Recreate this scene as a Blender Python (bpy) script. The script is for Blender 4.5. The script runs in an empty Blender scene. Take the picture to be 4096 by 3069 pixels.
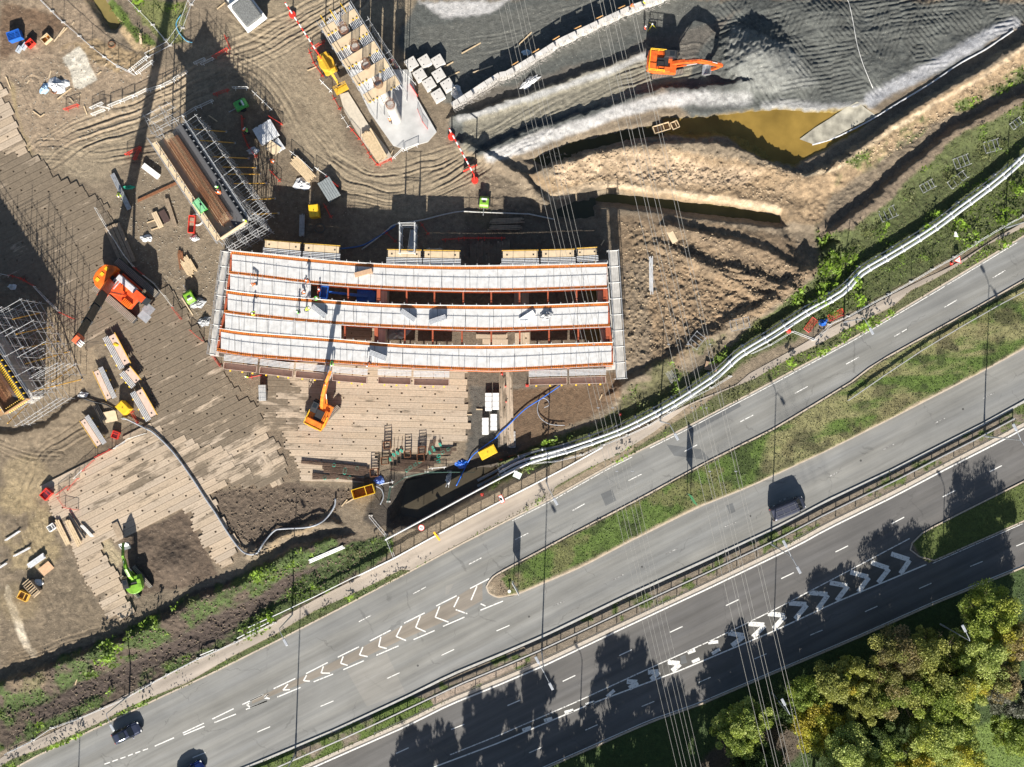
import bpy, math, random
import numpy as np
from mathutils import Vector, Matrix
R = math.radians
random.seed(7); rng = np.random.default_rng(7)
sc = bpy.context.scene
col = sc.collection
# ---------------- camera, world, sun, exposure ----------------
H, K = 163.0, 27.6                      # camera height (m), photo pixels per metre on the ground
cd = bpy.data.cameras.new("camera"); cam = bpy.data.objects.new("camera", cd); col.objects.link(cam)
cam.location = (0, 0, H); cam.rotation_euler = (0, 0, 0)
cd.sensor_width = 36; cd.lens = 36 * K * H / 4096.0; cd.clip_end = 6000; cd.clip_start = 1
sc.camera = cam
ELEV, AZ = 28.5, 2.0                    # sun is low in the south, shadows fall up the picture
w = bpy.data.worlds.new("World"); sc.world = w; w.use_nodes = True
nt = w.node_tree; bg = nt.nodes['Background']; sky = nt.nodes.new('ShaderNodeTexSky')
sky.sky_type = 'NISHITA'; sky.sun_disc = False
sky.sun_elevation = R(ELEV); sky.sun_rotation = R(180 + AZ)
nt.links.new(sky.outputs[0], bg.inputs[0]); bg.inputs[1].default_value = 0.05
sl = bpy.data.lights.new("sun", 'SUN'); sun = bpy.data.objects.new("sun", sl); col.objects.link(sun)
sl.energy = 5.0; sl.angle = R(0.5); sl.color = (1.0, 0.94, 0.85)
sun.rotation_euler = (R(90 - ELEV), 0, R(-AZ)); sun.location = (0, -60, 60)
sc.view_settings.view_transform = 'Standard'; sc.view_settings.look = 'None'
sc.view_settings.gamma = 1; sc.view_settings.exposure = 1.08

# ---------------- coordinates ----------------
def P(x, y, z=0.0):                      # point at height z that the photo shows at pixel (x, y)
    s = (H - z) / H / K
    return Vector(((x - 2048) * s, (1534.5 - y) * s, z))
TX = [0, 1000, 2000, 3000]; TY = [0, 750, 1500, 2269]
def t(c, r, x, y):
    s = 2.0109 if c < 3 else 2.0182
    return (TX[c] + x / s, TY[r] + y / s)
def tl(c, r, *p): return [t(c, r, p[i], p[i + 1]) for i in range(0, len(p), 2)]
def o(x, y): return (x * 1.8526, y * 1.8526)
def ol(*p): return [o(p[i], p[i + 1]) for i in range(0, len(p), 2)]
def smooth(pts, n=4):
    out = []
    for i in range(len(pts) - 1):
        p0 = pts[max(i - 1, 0)]; p1 = pts[i]; p2 = pts[i + 1]; p3 = pts[min(i + 2, len(pts) - 1)]
        for k in range(n):
            u = k / n
            out.append(tuple(0.5 * (2 * b + (c - a) * u + (2 * a - 5 * b + 4 * c - d) * u * u + (3 * b - a - 3 * c + d) * u ** 3)
                             for a, b, c, d in zip(p0, p1, p2, p3)))
    out.append(tuple(pts[-1])); return out

# ---------------- materials ----------------
MC = {}
def mat(name, c, rough=0.7, metal=0.0, var=0.15, scale=3.0, bump=0.0, emit=None, attr=None, wet=False):
    if name in MC: return MC[name]
    m = bpy.data.materials.new(name); m.use_nodes = True; n = m.node_tree.nodes; l = m.node_tree.links
    b = n['Principled BSDF']; b.inputs['Roughness'].default_value = rough; b.inputs['Metallic'].default_value = metal
    tc = n.new('ShaderNodeTexCoord'); nz = n.new('ShaderNodeTexNoise'); nz.inputs['Scale'].default_value = scale; nz.inputs['Detail'].default_value = 6
    l.new(tc.outputs['Object'], nz.inputs['Vector'])
    mr = n.new('ShaderNodeMapRange'); mr.inputs[1].default_value = 0.3; mr.inputs[2].default_value = 0.7
    mr.inputs[3].default_value = 1 - var; mr.inputs[4].default_value = 1 + var
    l.new(nz.outputs[0], mr.inputs[0])
    mx = n.new('ShaderNodeVectorMath'); mx.operation = 'SCALE'; l.new(mr.outputs[0], mx.inputs['Scale'])
    if attr:
        a = n.new('ShaderNodeAttribute'); a.attribute_name = attr; l.new(a.outputs['Color'], mx.inputs[0])
    else: mx.inputs[0].default_value = c[:3]
    l.new(mx.outputs[0], b.inputs['Base Color'])
    if bump:
        bp = n.new('ShaderNodeBump'); bp.inputs['Strength'].default_value = bump; bp.inputs['Distance'].default_value = 0.05
        l.new(nz.outputs[0], bp.inputs['Height']); l.new(bp.outputs[0], b.inputs['Normal'])
    if emit: b.inputs['Emission Color'].default_value = (*c, 1); b.inputs['Emission Strength'].default_value = emit
    MC[name] = m; return m

# ---------------- mesh helpers ----------------
CH = {}
class MB:
    def __init__(s): s.v = []; s.f = []
    def add(s, vs, fs, m=None):
        k = len(s.v)
        if m is not None: vs = [m @ Vector(p) for p in vs]
        s.v += [tuple(p) for p in vs]; s.f += [tuple(i + k for i in f) for f in fs]; return s
    def box(s, c, d, rz=0, m=None, ry=0, rx=0):
        x, y, z = d[0] / 2, d[1] / 2, d[2] / 2
        vs = [(-x, -y, -z), (x, -y, -z), (x, y, -z), (-x, y, -z), (-x, -y, z), (x, -y, z), (x, y, z), (-x, y, z)]
        mm = Matrix.Translation(c) @ Matrix.Rotation(rz, 4, 'Z') @ Matrix.Rotation(ry, 4, 'Y') @ Matrix.Rotation(rx, 4, 'X')
        if m is not None: mm = m @ mm
        return s.add(vs, [(0, 3, 2, 1), (4, 5, 6, 7), (0, 1, 5, 4), (1, 2, 6, 5), (2, 3, 7, 6), (3, 0, 4, 7)], mm)
    def tube(s, a, b, r, n=6, r2=None):
        a = Vector(a); b = Vector(b); d = b - a
        if d.length < 1e-5: return s
        q = d.to_track_quat('Z', 'Y').to_matrix().to_4x4(); r2 = r if r2 is None else r2
        vs = []
        for z, rr in ((0, r), (d.length, r2)):
            for i in range(n): an = 2 * math.pi * i / n; vs.append((rr * math.cos(an), rr * math.sin(an), z))
        fs = [(i, (i + 1) % n, n + (i + 1) % n, n + i) for i in range(n)] + [tuple(range(n))[::-1], tuple(range(n, 2 * n))]
        return s.add(vs, fs, Matrix.Translation(a) @ q)
    def path(s, pts, r, n=6):
        pts = [Vector(p) for p in pts]; k = len(s.v); m = len(pts); up = Vector((0, 0, 1))
        for i, p in enumerate(pts):
            d = (pts[min(i + 1, m - 1)] - pts[max(i - 1, 0)]).normalized()
            sx = d.cross(up); sx = sx.normalized() if sx.length > 1e-3 else Vector((1, 0, 0)); sy = sx.cross(d)
            for j in range(n):
                an = 2 * math.pi * j / n; s.v.append(tuple(p + sx * (r * math.cos(an)) + sy * (r * math.sin(an))))
        for i in range(m - 1):
            for j in range(n): s.f.append((k + i * n + j, k + i * n + (j + 1) % n, k + (i + 1) * n + (j + 1) % n, k + (i + 1) * n + j))
        s.f.append(tuple(k + j for j in range(n))[::-1]); s.f.append(tuple(k + (m - 1) * n + j for j in range(n))); return s
    def prism(s, poly, z0, z1, m=None):
        n = len(poly); ar = sum(poly[i][0] * poly[(i + 1) % n][1] - poly[(i + 1) % n][0] * poly[i][1] for i in range(n))
        if ar < 0: poly = poly[::-1]
        vs = [(p[0], p[1], z0) for p in poly] + [(p[0], p[1], z1) for p in poly]
        fs = [tuple(range(n))[::-1], tuple(range(n, 2 * n))] + [(i, (i + 1) % n, n + (i + 1) % n, n + i) for i in range(n)]
        return s.add(vs, fs, m)
    def side(s, poly, y0, y1, m=None):      # profile in x-z, extruded along y
        n = len(poly); vs = [(p[0], y0, p[1]) for p in poly] + [(p[0], y1, p[1]) for p in poly]
        fs = [tuple(range(n)), tuple(range(n, 2 * n))[::-1]] + [(i, n + i, n + (i + 1) % n, (i + 1) % n) for i in range(n)]
        return s.add(vs, fs, m)
    def dome(s, c, r, n=10, k=4, sz=1.0):
        vs = []; fs = []
        for i in range(k):
            a = math.pi / 2 * i / k
            for j in range(n): b = 2 * math.pi * j / n; vs.append((c[0] + r * math.cos(a) * math.cos(b), c[1] + r * math.cos(a) * math.sin(b), c[2] + r * sz * math.sin(a)))
        vs.append((c[0], c[1], c[2] + r * sz))
        for i in range(k - 1):
            for j in range(n): fs.append((i * n + j, i * n + (j + 1) % n, (i + 1) * n + (j + 1) % n, (i + 1) * n + j))
        for j in range(n): fs.append(((k - 1) * n + j, (k - 1) * n + (j + 1) % n, len(vs) - 1))
        return s.add(vs, fs)
    def build(s, name, m, parent=None, bevel=0, smooth=False):
        me = bpy.data.meshes.new(name); me.from_pydata(s.v, [], s.f); me.update()
        if m: me.materials.append(m)
        if smooth: me.shade_smooth()
        ob = bpy.data.objects.new(name, me); col.objects.link(ob)
        if parent: ob.parent = parent; CH.setdefault(parent.name, []).append(ob)
        if bevel:
            md = ob.modifiers.new('bevel', 'BEVEL'); md.width = bevel; md.segments = 2; md.limit_method = 'ANGLE'
        return ob
def tag(ob, label=None, cat=None, group=None, kind=None):
    if label: ob['label'] = label
    if cat: ob['category'] = cat
    if group: ob['group'] = group
    if kind: ob['kind'] = kind
    return ob
def empty(name, loc, rz=0, label=None, cat=None, group=None):
    e = bpy.data.objects.new(name, None); e.empty_display_size = 0.3; col.objects.link(e)
    e.location = loc; e.rotation_euler = (0, 0, rz); return tag(e, label, cat, group)
KIDS = {}
def kids(ob): return CH.get(ob.name, [])
def dup(root, loc, rz, label=None, group=None, sc_=None):
    if root.name not in KIDS:
        def rec(ob): return [(c, rec(c)) for c in kids(ob)]
        KIDS[root.name] = rec(root)
    def cp(ob, tree, par):
        c = ob.copy(); col.objects.link(c)
        if par: c.parent = par
        for k, tr in tree: cp(k, tr, c)
        return c
    r = cp(root, KIDS[root.name], None); r.location = loc; r.rotation_euler = (0, 0, rz)
    if sc_: r.scale = sc_ if isinstance(sc_, tuple) else (sc_,) * 3
    return tag(r, label, None, group)

# ---------------- noise on arrays ----------------
def vnoise(x, y, cell, seed=0):
    r = np.random.default_rng(seed); n = 256; g = r.random((n, n)).astype(np.float32)
    fx = x / cell; fy = y / cell; ix = np.floor(fx).astype(np.int64); iy = np.floor(fy).astype(np.int64)
    fx = fx - ix; fy = fy - iy; fx = fx * fx * (3 - 2 * fx); fy = fy * fy * (3 - 2 * fy)
    a = g[ix % n, iy % n]; b = g[(ix + 1) % n, iy % n]; c = g[ix % n, (iy + 1) % n]; d = g[(ix + 1) % n, (iy + 1) % n]
    return ((a * (1 - fx) + b * fx) * (1 - fy) + (c * (1 - fx) + d * fx) * fy) * 2 - 1
def fbm(x, y, cell, oct=4, seed=0, gain=0.55):
    s = 0; a = 1; tt = 0
    for i in range(oct): s = s + a * vnoise(x + 31 * i, y - 17 * i, cell / 2 ** i, seed + i); tt += a; a *= gain
    return s / tt
def sst(a, b, v): u = np.clip((v - a) / (b - a), 0, 1); return u * u * (3 - 2 * u)

# ---------------- terrain ----------------
ST = 0.15
def axis(lo, hi):
    a = list(np.arange(lo, hi + 1e-6, ST)); d = ST; p = a[-1]; up = []; q = a[0]; dn = []
    while d < 400: d *= 1.35; p += d; up.append(p); q -= d; dn.append(q)
    return np.array(dn[::-1] + a + up, dtype=np.float64)
AX = axis(-79, 79); AY = axis(-60, 60); NX, NY = len(AX), len(AY)
GX, GY = np.meshgrid(AX, AY)             # rows = y
PX = (2048 + GX * K).astype(np.float32); PY = (1534.5 - GY * K).astype(np.float32)
WX = PX + 26 * fbm(PX, PY, 160, 4, 11) + 6 * vnoise(PX, PY, 14, 3); WY = PY + 26 * fbm(PX, PY, 160, 4, 21) + 6 * vnoise(PX, PY, 14, 5)
Z = np.zeros_like(PX); C = np.zeros(PX.shape + (3,), np.float32); VEG = np.zeros_like(PX); ROUGH = np.ones_like(PX) * 0.5
def win(pts, m):
    xs = [p[0] for p in pts]; ys = [p[1] for p in pts]
    i0 = np.searchsorted(AX, (min(xs) - m - 2048) / K); i1 = np.searchsorted(AX, (max(xs) + m - 2048) / K)
    j0 = np.searchsorted(AY, (1534.5 - max(ys) - m) / K); j1 = np.searchsorted(AY, (1534.5 - min(ys) + m) / K)
    return slice(max(j0, 0), min(j1 + 1, NY)), slice(max(i0, 0), min(i1 + 1, NX))
def dist(pts, X, Y, closed=False):       # unsigned distance (px), side (+ = above the line in the picture when it runs left to right), arc position
    best = np.full(X.shape, 1e9, np.float32); sd = np.zeros_like(best); ar = np.zeros_like(best); acc = 0
    n = len(pts)
    for i in range(n if closed else n - 1):
        a = pts[i]; b = pts[(i + 1) % n]; dx = b[0] - a[0]; dy = b[1] - a[1]; L2 = dx * dx + dy * dy + 1e-9
        u = np.clip(((X - a[0]) * dx + (Y - a[1]) * dy) / L2, 0, 1)
        ex = X - a[0] - u * dx; ey = Y - a[1] - u * dy; d = ex * ex + ey * ey; k = d < best
        best = np.where(k, d, best); sd = np.where(k, np.sign(dy * (X - a[0]) - dx * (Y - a[1])), sd); ar = np.where(k, acc + u * math.sqrt(L2), ar)
        acc += math.sqrt(L2)
    return np.sqrt(best), sd, ar
def pmask(poly, soft=8, warp=1.0):
    w_ = win(poly, soft + 60); X = PX[w_] + (WX[w_] - PX[w_]) * warp; Y = PY[w_] + (WY[w_] - PY[w_]) * warp
    d, _, _ = dist(poly, X, Y, True); ins = np.zeros(X.shape, bool); n = len(poly)
    for i in range(n):
        (x1, y1), (x2, y2) = poly[i], poly[(i + 1) % n]
        if y1 == y2: continue
        c = ((y1 > Y) != (y2 > Y)) & (X < (x2 - x1) * (Y - y1) / (y2 - y1) + x1); ins ^= c
    return w_, sst(-soft, soft, np.where(ins, d, -d))
def paint(poly, c, soft=8, warp=1.0, amt=1.0, var=None):
    w_, m = pmask(poly, soft, warp); m = m * amt
    if var: m = m * sst(var[0], var[1], fbm(PX[w_], PY[w_], var[2], 4, 77))
    C[w_] = C[w_] * (1 - m[..., None]) + np.array(c, np.float32) * m[..., None]; return w_, m
def pline(pts, wd, c, soft=6, warp=0.6, amt=1.0):
    w_ = win(pts, wd + soft + 50); X = PX[w_] + (WX[w_] - PX[w_]) * warp; Y = PY[w_] + (WY[w_] - PY[w_]) * warp
    d, _, _ = dist(pts, X, Y); m = amt * (1 - sst(wd - soft, wd + soft, d))
    C[w_] = C[w_] * (1 - m[..., None]) + np.array(c, np.float32) * m[..., None]
def ridge(pts, h, wn, ws, warp=0.85, flat=0):  # crest along pts; widths (m) on the upper/lower side of the picture
    mx = (max(wn, ws) + flat) * K; w_ = win(pts, mx + 40); X = PX[w_] + (WX[w_] - PX[w_]) * warp; Y = PY[w_] + (WY[w_] - PY[w_]) * warp
    d, s, _ = dist(pts, X, Y); wd = np.where(s > 0, wn, ws) * K
    u = np.clip((d - flat * K) / wd, 0, 1); Z[w_] += h * (1 - u * u * (3 - 2 * u))
def level(poly, z, soft=20, warp=0.9, keep=0.0):
    w_, m = pmask(poly, soft, warp); Z[w_] = Z[w_] * (1 - m) + (z + keep * Z[w_]) * m; return w_, m
def ruts(pts, half, amp=0.05, lam=20, seed=1, cc=None, camt=0.5):
    pts = smooth(pts, 6); w_ = win(pts, half + 40); X = PX[w_]; Y = PY[w_]; d, s, a = dist(pts, X, Y); d = d * s
    wob = 16 * vnoise(a, d * 0.25 + 50, 260, seed) + 5 * vnoise(a, d + 9, 60, seed + 1)
    e = (1 - sst(half * 0.75, half, np.abs(d))) * (.45 + .9 * sst(-.5, .5, vnoise(a, d * .8, 170, seed + 7))); dd = d + wob + 9 * vnoise(a, d, 90, seed + 8)
    f = np.sin(dd / lam * 2 * np.pi) * 0.5 + np.sin(dd / lam * 3.7 + 1.3) * 0.45 + 0.9 * vnoise(dd, a * 0.04, lam * 0.55, seed + 2)
    tread = 0.25 * np.sin(a / 5.5 + np.abs(np.sin(dd / 30)) * 4) * (vnoise(dd, a * 0.05, 22, seed + 3) > 0.25)
    Z[w_] += amp * e * (f + tread)
    if cc is not None:
        m = (e * camt * (0.75 + 0.25 * vnoise(a, dd, 30, seed + 5)))[..., None]; C[w_] = C[w_] * (1 - m) + np.array(cc, np.float32) * m
        q = 1 + 0.13 * np.clip(f, -1.2, 1.2) * e; C[w_] *= q[..., None]
MUD = (.178, .141, .098); TRK = (.235, .190, .130); GRV = (.078, .083, .077); PALEG = (.24, .24, .235); SOIL = (.245, .175, .105); DSOIL = (.10, .075, .052)
GRASS = (.065, .085, .022); PSOIL = (.39, .30, .20)
n1 = fbm(PX, PY, 300, 5, 101); n2 = fbm(PX, PY, 60, 4, 202)
C[:] = np.array(MUD, np.float32); C *= (1 + 0.24 * n1 + 0.22 * n2)[..., None]
Z += 0.10 * n1 + 0.05 * fbm(PX, PY, 40, 4, 9)
# far countryside beyond the picture
d_out = np.maximum(np.abs(PX - 2048) - 2250, np.abs(PY - 1534) - 1700); far = sst(0, 300, d_out)[..., None]
C = C * (1 - far) + np.array((.075, .095, .032), np.float32) * far
# sandy haul tracks
paint(ol(60, 340, 300, 230, 400, 130, 480, 60, 560, 0, 900, 0, 860, 60, 700, 30, 680, 90, 760, 330, 850, 350, 960, 310, 1040, 350, 1010, 430, 900, 470, 760, 450, 650, 330, 600, 240, 540, 210, 440, 220, 330, 250, 300, 330, 210, 400), TRK, 25)
paint(ol(0, 0, 200, 0, 270, 150, 420, 150, 380, 230, 130, 320, 60, 330, 0, 180), (.27, .205, .14), 14)
paint(ol(0, 10, 120, 30, 150, 60, 90, 90, 0, 130), (.14, .09, .055), 14)
# grey gravel working area
g1 = ol(895, 0, 2211, 0, 2260, 20, 2180, 70, 2050, 150, 1950, 190, 1880, 215, 1800, 240, 1680, 232, 1590, 235, 1500, 250, 1430, 200, 1300, 245, 1120, 310, 1040, 350, 960, 290, 985, 240, 900, 170, 860, 90)
paint(g1, GRV, 14); w_, m = pmask(g1, 20); ROUGH[w_] = np.maximum(ROUGH[w_], m * 0.8)
paint(ol(960, 215, 1180, 160, 1420, 85, 1500, 60, 1600, 25, 1500, 120, 1300, 180, 1060, 240), (.11, .10, .085), 14)
paint(ol(900, 0, 1100, 0, 1050, 30, 960, 35), (.42, .41, .40), 12)
paint(ol(1000, 40, 1130, 20, 1280, 0, 1560, 0, 1540, 30, 1180, 130, 970, 220, 940, 130, 900, 60), (.098, .10, .09), 12)
paint(ol(1120, 205, 1340, 135, 1420, 118, 1500, 130, 1480, 175, 1400, 195, 1200, 250, 1060, 300, 1000, 330, 1000, 270), (.19, .175, .135), 10)
pline(ol(990, 262, 1100, 228, 1200, 195, 1310, 155, 1400, 122), 11, PALEG, 8)
pline(ol(1060, 345, 1150, 308, 1250, 272, 1340, 240, 1430, 218, 1520, 212), 23, (.31, .305, .30), 10)
pline(ol(1510, 213, 1570, 213, 1610, 212), 24, (.29, .29, .285), 16, amt=.8); pline(ol(1680, 222, 1740, 226, 1790, 238, 1850, 228), 14, (.27, .27, .265), 14)
pline(ol(1650, 225, 1780, 240, 1860, 228, 1960, 178, 2060, 125, 2170, 60), 13, PALEG, 12)
pline(ol(1880, 215, 1980, 165, 2080, 105, 2190, 50), 25, (.27, .275, .29), 14)
paint(ol(1590, 60, 1700, 110, 1760, 180, 1680, 200, 1590, 190, 1560, 140), (.15, .155, .145), 12)
# ponds
POND = ol(1430, 250, 1540, 245, 1620, 235, 1690, 232, 1800, 243, 1870, 225, 1900, 250, 1850, 285, 1790, 320, 1720, 355, 1670, 352, 1620, 330, 1560, 290, 1500, 295, 1440, 285)
paint(POND, (.20, .14, .03), 10)
# pale soil ridges
paint(ol(1110, 370, 1180, 385, 1240, 365, 1320, 330, 1430, 320, 1560, 345, 1680, 372, 1760, 378, 1830, 350, 1960, 255, 2100, 165, 2211, 110, 2230, 140, 2100, 230, 1960, 300, 1850, 380, 1780, 430, 1770, 480, 1700, 480, 1600, 455, 1500, 445, 1400, 420, 1270, 405, 1190, 420), SOIL, 12)
pline(ol(1180, 425, 1260, 402, 1330, 400, 1450, 412, 1560, 430, 1680, 452), 13, PSOIL, 6)
paint(ol(1200, 345, 1330, 325, 1440, 330, 1560, 360, 1650, 372, 1600, 400, 1480, 395, 1300, 385, 1200, 395), (.40, .30, .20), 14)
pline(ol(1900, 300, 1990, 245, 2080, 190, 2211, 105), 7, PSOIL, 6); pline(ol(1730, 380, 1800, 372, 1900, 302, 2000, 240), 5, (.45, .36, .24), 6)
paint(ol(1310, 465, 1450, 465, 1600, 500, 1720, 520, 1760, 590, 1690, 650, 1560, 700, 1460, 790, 1370, 790, 1350, 600), (.178, .128, .080), 16)
paint(ol(1420, 570, 1560, 590, 1700, 610, 1640, 690, 1500, 700, 1400, 740, 1390, 620), (.235, .165, .10), 16)
paint(ol(1180, 330, 1440, 320, 1700, 372, 1780, 430, 1700, 480, 1400, 440, 1180, 420), (.20, .145, .09), 14, var=(0, .45, 70), amt=.75); paint(ol(1350, 470, 1760, 520, 1760, 620, 1480, 760, 1350, 780), (.13, .095, .06), 14, var=(.05, .4, 60), amt=.7); paint(ol(0, 0, 900, 0, 760, 560, 0, 1480), (.12, .092, .062), 14, var=(.15, .5, 110), amt=.5)
paint(ol(1340, 560, 1400, 560, 1410, 700, 1400, 790, 1350, 780), (.17, .13, .09), 12)
pline(ol(1420, 480, 1560, 540, 1700, 600, 1750, 620), 6, DSOIL, 10, amt=.6)
# ground north of and under the bridge
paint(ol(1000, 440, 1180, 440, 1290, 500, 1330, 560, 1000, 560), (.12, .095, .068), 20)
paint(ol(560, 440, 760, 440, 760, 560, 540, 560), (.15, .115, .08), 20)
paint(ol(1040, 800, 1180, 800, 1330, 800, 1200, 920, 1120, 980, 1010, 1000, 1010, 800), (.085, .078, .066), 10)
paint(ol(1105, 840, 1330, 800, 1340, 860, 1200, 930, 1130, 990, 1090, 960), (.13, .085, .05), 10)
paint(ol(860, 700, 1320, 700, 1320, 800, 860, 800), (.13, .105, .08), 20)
paint(ol(0, 900, 180, 860, 330, 960, 110, 1060, 130, 1180, 240, 1360, 320, 1370, 0, 1480), (.17, .132, .088), 16, amt=.8)
paint(ol(0, 1020, 100, 1070, 130, 1200, 60, 1250, 0, 1250), (.27, .21, .12), 16, var=(-.3, .2, 80))
paint(ol(170, 640, 230, 800, 180, 850, 110, 860, 60, 700), (.25, .195, .13), 16)
paint(ol(600, 1040, 780, 1060, 720, 1110, 560, 1180, 470, 1140, 460, 1060), (.105, .078, .055), 8)
paint(ol(260, 1160, 400, 1100, 470, 1240, 420, 1270, 290, 1290), (.10, .072, .05), 8)
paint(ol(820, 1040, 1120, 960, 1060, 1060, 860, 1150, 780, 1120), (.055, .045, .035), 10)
pline(tl(1, 2, 0, 1560, 150, 1460, 260, 1300, 480, 1240, 640, 1120), 14, (.24, .18, .11), 8)
# bottom bank, verges and grass
BANK = ol(0, 1470, 250, 1370, 480, 1255, 700, 1165, 830, 1160, 850, 1195, 640, 1330, 300, 1490, 30, 1610, -40, 1640, -40, 1480)
paint(BANK, (.075, .055, .04), 10)
def veg(poly, v, c, soft=10, warp=1.0, var=None, amt=1.0):
    w_, m = paint(poly, c, soft, warp, amt, var); VEG[w_] = np.maximum(VEG[w_] * (1 - m), v * m)
veg(BANK, 0.7, (.055, .085, .02), 8, var=(-.25, .1, 70)); ruts(ol(90, 320, 200, 330, 330, 320, 420, 290), 60, .06, 13, 61, None)
_dk = ol(60, 1530, 300, 1415, 460, 1330, 620, 1245, 740, 1200, 740, 1235, 600, 1325, 320, 1450, 100, 1560)
paint(_dk, (.062, .045, .036), 12); w_, m = pmask(_dk, 14); VEG[w_] *= 1 - .85 * m
veg(ol(640, 1260, 760, 1170, 840, 1160, 850, 1195, 700, 1280, 560, 1350, 480, 1370), 1, (.05, .075, .02), 10)
veg(ol(1180, 950, 1300, 900, 1500, 810, 1660, 680, 1760, 600, 1770, 540, 1760, 480, 1860, 440, 2000, 330, 2211, 210, 2240, 400, 2211, 480, 1900, 640, 1660, 760, 1480, 880, 1300, 950, 1150, 1020, 1060, 1060, 1080, 1000), 0.8, (.07, .085, .028), 12)
veg(ol(1770, 380, 1850, 340, 1990, 260, 2211, 140, 2211, 180, 2060, 250, 1900, 350, 1780, 430), 0.9, (.085, .11, .03), 9, var=(-.2, .3, 90))
paint(ol(1760, 480, 1830, 430, 1950, 350, 2080, 250, 2211, 185, 2230, 215, 2080, 290, 1960, 390, 1840, 490, 1770, 510), (.15, .115, .08), 10)
w_, m = pmask(ol(1760, 480, 1830, 430, 1950, 350, 2080, 250, 2211, 185, 2230, 215, 2080, 290, 1960, 390, 1840, 490, 1770, 510), 10); VEG[w_] *= 1 - m
veg(ol(1360, 800, 1560, 720, 1600, 740, 1450, 850, 1330, 900), .4, (.10, .095, .045), 14, var=(-.2, .2, 80))
paint(ol(1360, 560, 1420, 560, 1390, 800, 1350, 800), (.20, .155, .105), 12, amt=.6)
veg(ol(280, 0, 400, 0, 400, 90, 340, 90), .5, (.16, .17, .06), 8); veg(ol(215, 0, 250, 0, 340, 105, 320, 115), .8, (.08, .12, .02), 7)
pline(tl(0, 0, 700, -20, 950, 180, 1100, 380, 1260, 400), 14, (.45, .33, .19), 8)
paint(ol(130, 110, 200, 80, 310, 120, 300, 150, 250, 160, 150, 90), (.26, .19, .11), 10)
paint(tl(0, 0, 500, 470, 640, 370, 690, 430, 780, 640, 640, 720, 590, 700, 570, 580), (.52, .48, .40), 4, .3)
for p in (tl(0, 3, 70, 180, 130, 400, 200, 560, 280, 690), ): pline(p, 14, (.58, .50, .38), 6, .8)
paint(tl(0, 2, 800, 1360, 900, 1330, 1010, 1520, 950, 1580, 880, 1540), (.33, .27, .17), 10)
paint(tl(0, 0, 60, 640, 130, 760, 160, 980, 280, 1230, 250, 1280, 180, 1060, 90, 800), (.30, .23, .13), 6)
# ---- heights ----
level(ol(1560, 0, 2211, 0, 2211, 60, 1900, 200, 1600, 200), 0.2, 40, keep=1)
w_, m = pmask(ol(1540, 0, 2230, -20, 2230, 60, 1900, 205, 1640, 225, 1540, 130), 30)
Z[w_] += m * (0.26 * fbm(PX[w_] * 0.8 + PY[w_] * 0.5, PY[w_] * 1.2, 75, 4, 71) + .16 * np.abs(fbm(PX[w_] + PY[w_] * .6, PY[w_] - .5 * PX[w_], 34, 4, 72, .65)) )
_bg = np.full(m.shape, -9., np.float32); _v = np.zeros_like(m)
for _k in range(6):
    _a = _k * 1.03 + .4; _g = vnoise(PX[w_] + 400 * _k, PY[w_], 95, 18 + _k); _s = np.sin((PX[w_] * math.cos(_a) + PY[w_] * math.sin(_a)) / 2.7) * sst(.2, .45, _g); _v = np.where(_g > _bg, _s, _v); _bg = np.maximum(_bg, _g)
Z[w_] += m * (.075 * _v + .05 * fbm(PX[w_], PY[w_], 14, 3, 640, .8))
C[w_] *= (1 + .3 * m * fbm(PX[w_], PY[w_], 60, 5, 99))[..., None]
for (x, y, r, h) in ((1625, 125, 75, 3.2), (1585, 150, 40, 1.0), (1700, 150, 60, 1.0), (1770, 40, 80, .8), (1850, 130, 70, .6)):
    cx, cy = o(x, y); w_ = win([(cx, cy)], r * 2.2); d = np.hypot(WX[w_] - cx, WY[w_] - cy) / (r * 1.85); Z[w_] += h * np.clip(1.15 - d, 0, 1) ** 1.1 * (d < 1.15)
ridge(ol(1050, 330, 1140, 290, 1250, 250, 1340, 220, 1420, 198, 1500, 192, 1590, 180), 0.95, 0.5, 3.0)
ridge(ol(980, 258, 1100, 222, 1210, 182, 1310, 142, 1400, 112), 0.9, 0.5, 1.6)
ridge(ol(1000, 310, 1060, 345, 1120, 380, 1170, 435, 1190, 440), 0.9, .6, 1.8)
for _p in (ol(1050, 345, 1250, 260, 1430, 210, 1620, 200, 1620, 225, 1430, 235, 1200, 300, 1080, 360), ol(980, 270, 1200, 190, 1400, 115, 1400, 135, 1200, 205, 1000, 280)):
    w_, m = pmask(_p, 12); q_ = fbm(PX[w_], PY[w_], 26, 5, 612, .75); Z[w_] += .16 * m * q_; C[w_] *= (1 + .35 * m * fbm(PX[w_], PY[w_], 46, 4, 613))[..., None]
level(POND, -0.55, 14, .5)
level(ol(1130, 345, 1240, 300, 1340, 280, 1430, 262, 1440, 290, 1340, 305, 1250, 330, 1180, 360), -0.6, 12, .5)
ridge(ol(1170, 368, 1250, 345, 1340, 320, 1430, 312, 1500, 310, 1560, 318, 1620, 340, 1680, 368, 1740, 380, 1800, 362, 1860, 322, 1920, 280, 1990, 232, 2080, 172, 2160, 125, 2240, 80), 1.15, 0.75, 3.6)
for (x, y, h) in ((1480, 312, .8), (1535, 312, 1.0), (1590, 325, .9), (1630, 345, .5)):
    cx, cy = o(x, y); w_ = win([(cx, cy)], 110); d = np.hypot(WX[w_] - cx, WY[w_] - cy) / 75; Z[w_] += h * np.clip(1 - d, 0, 1) ** .8
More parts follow.
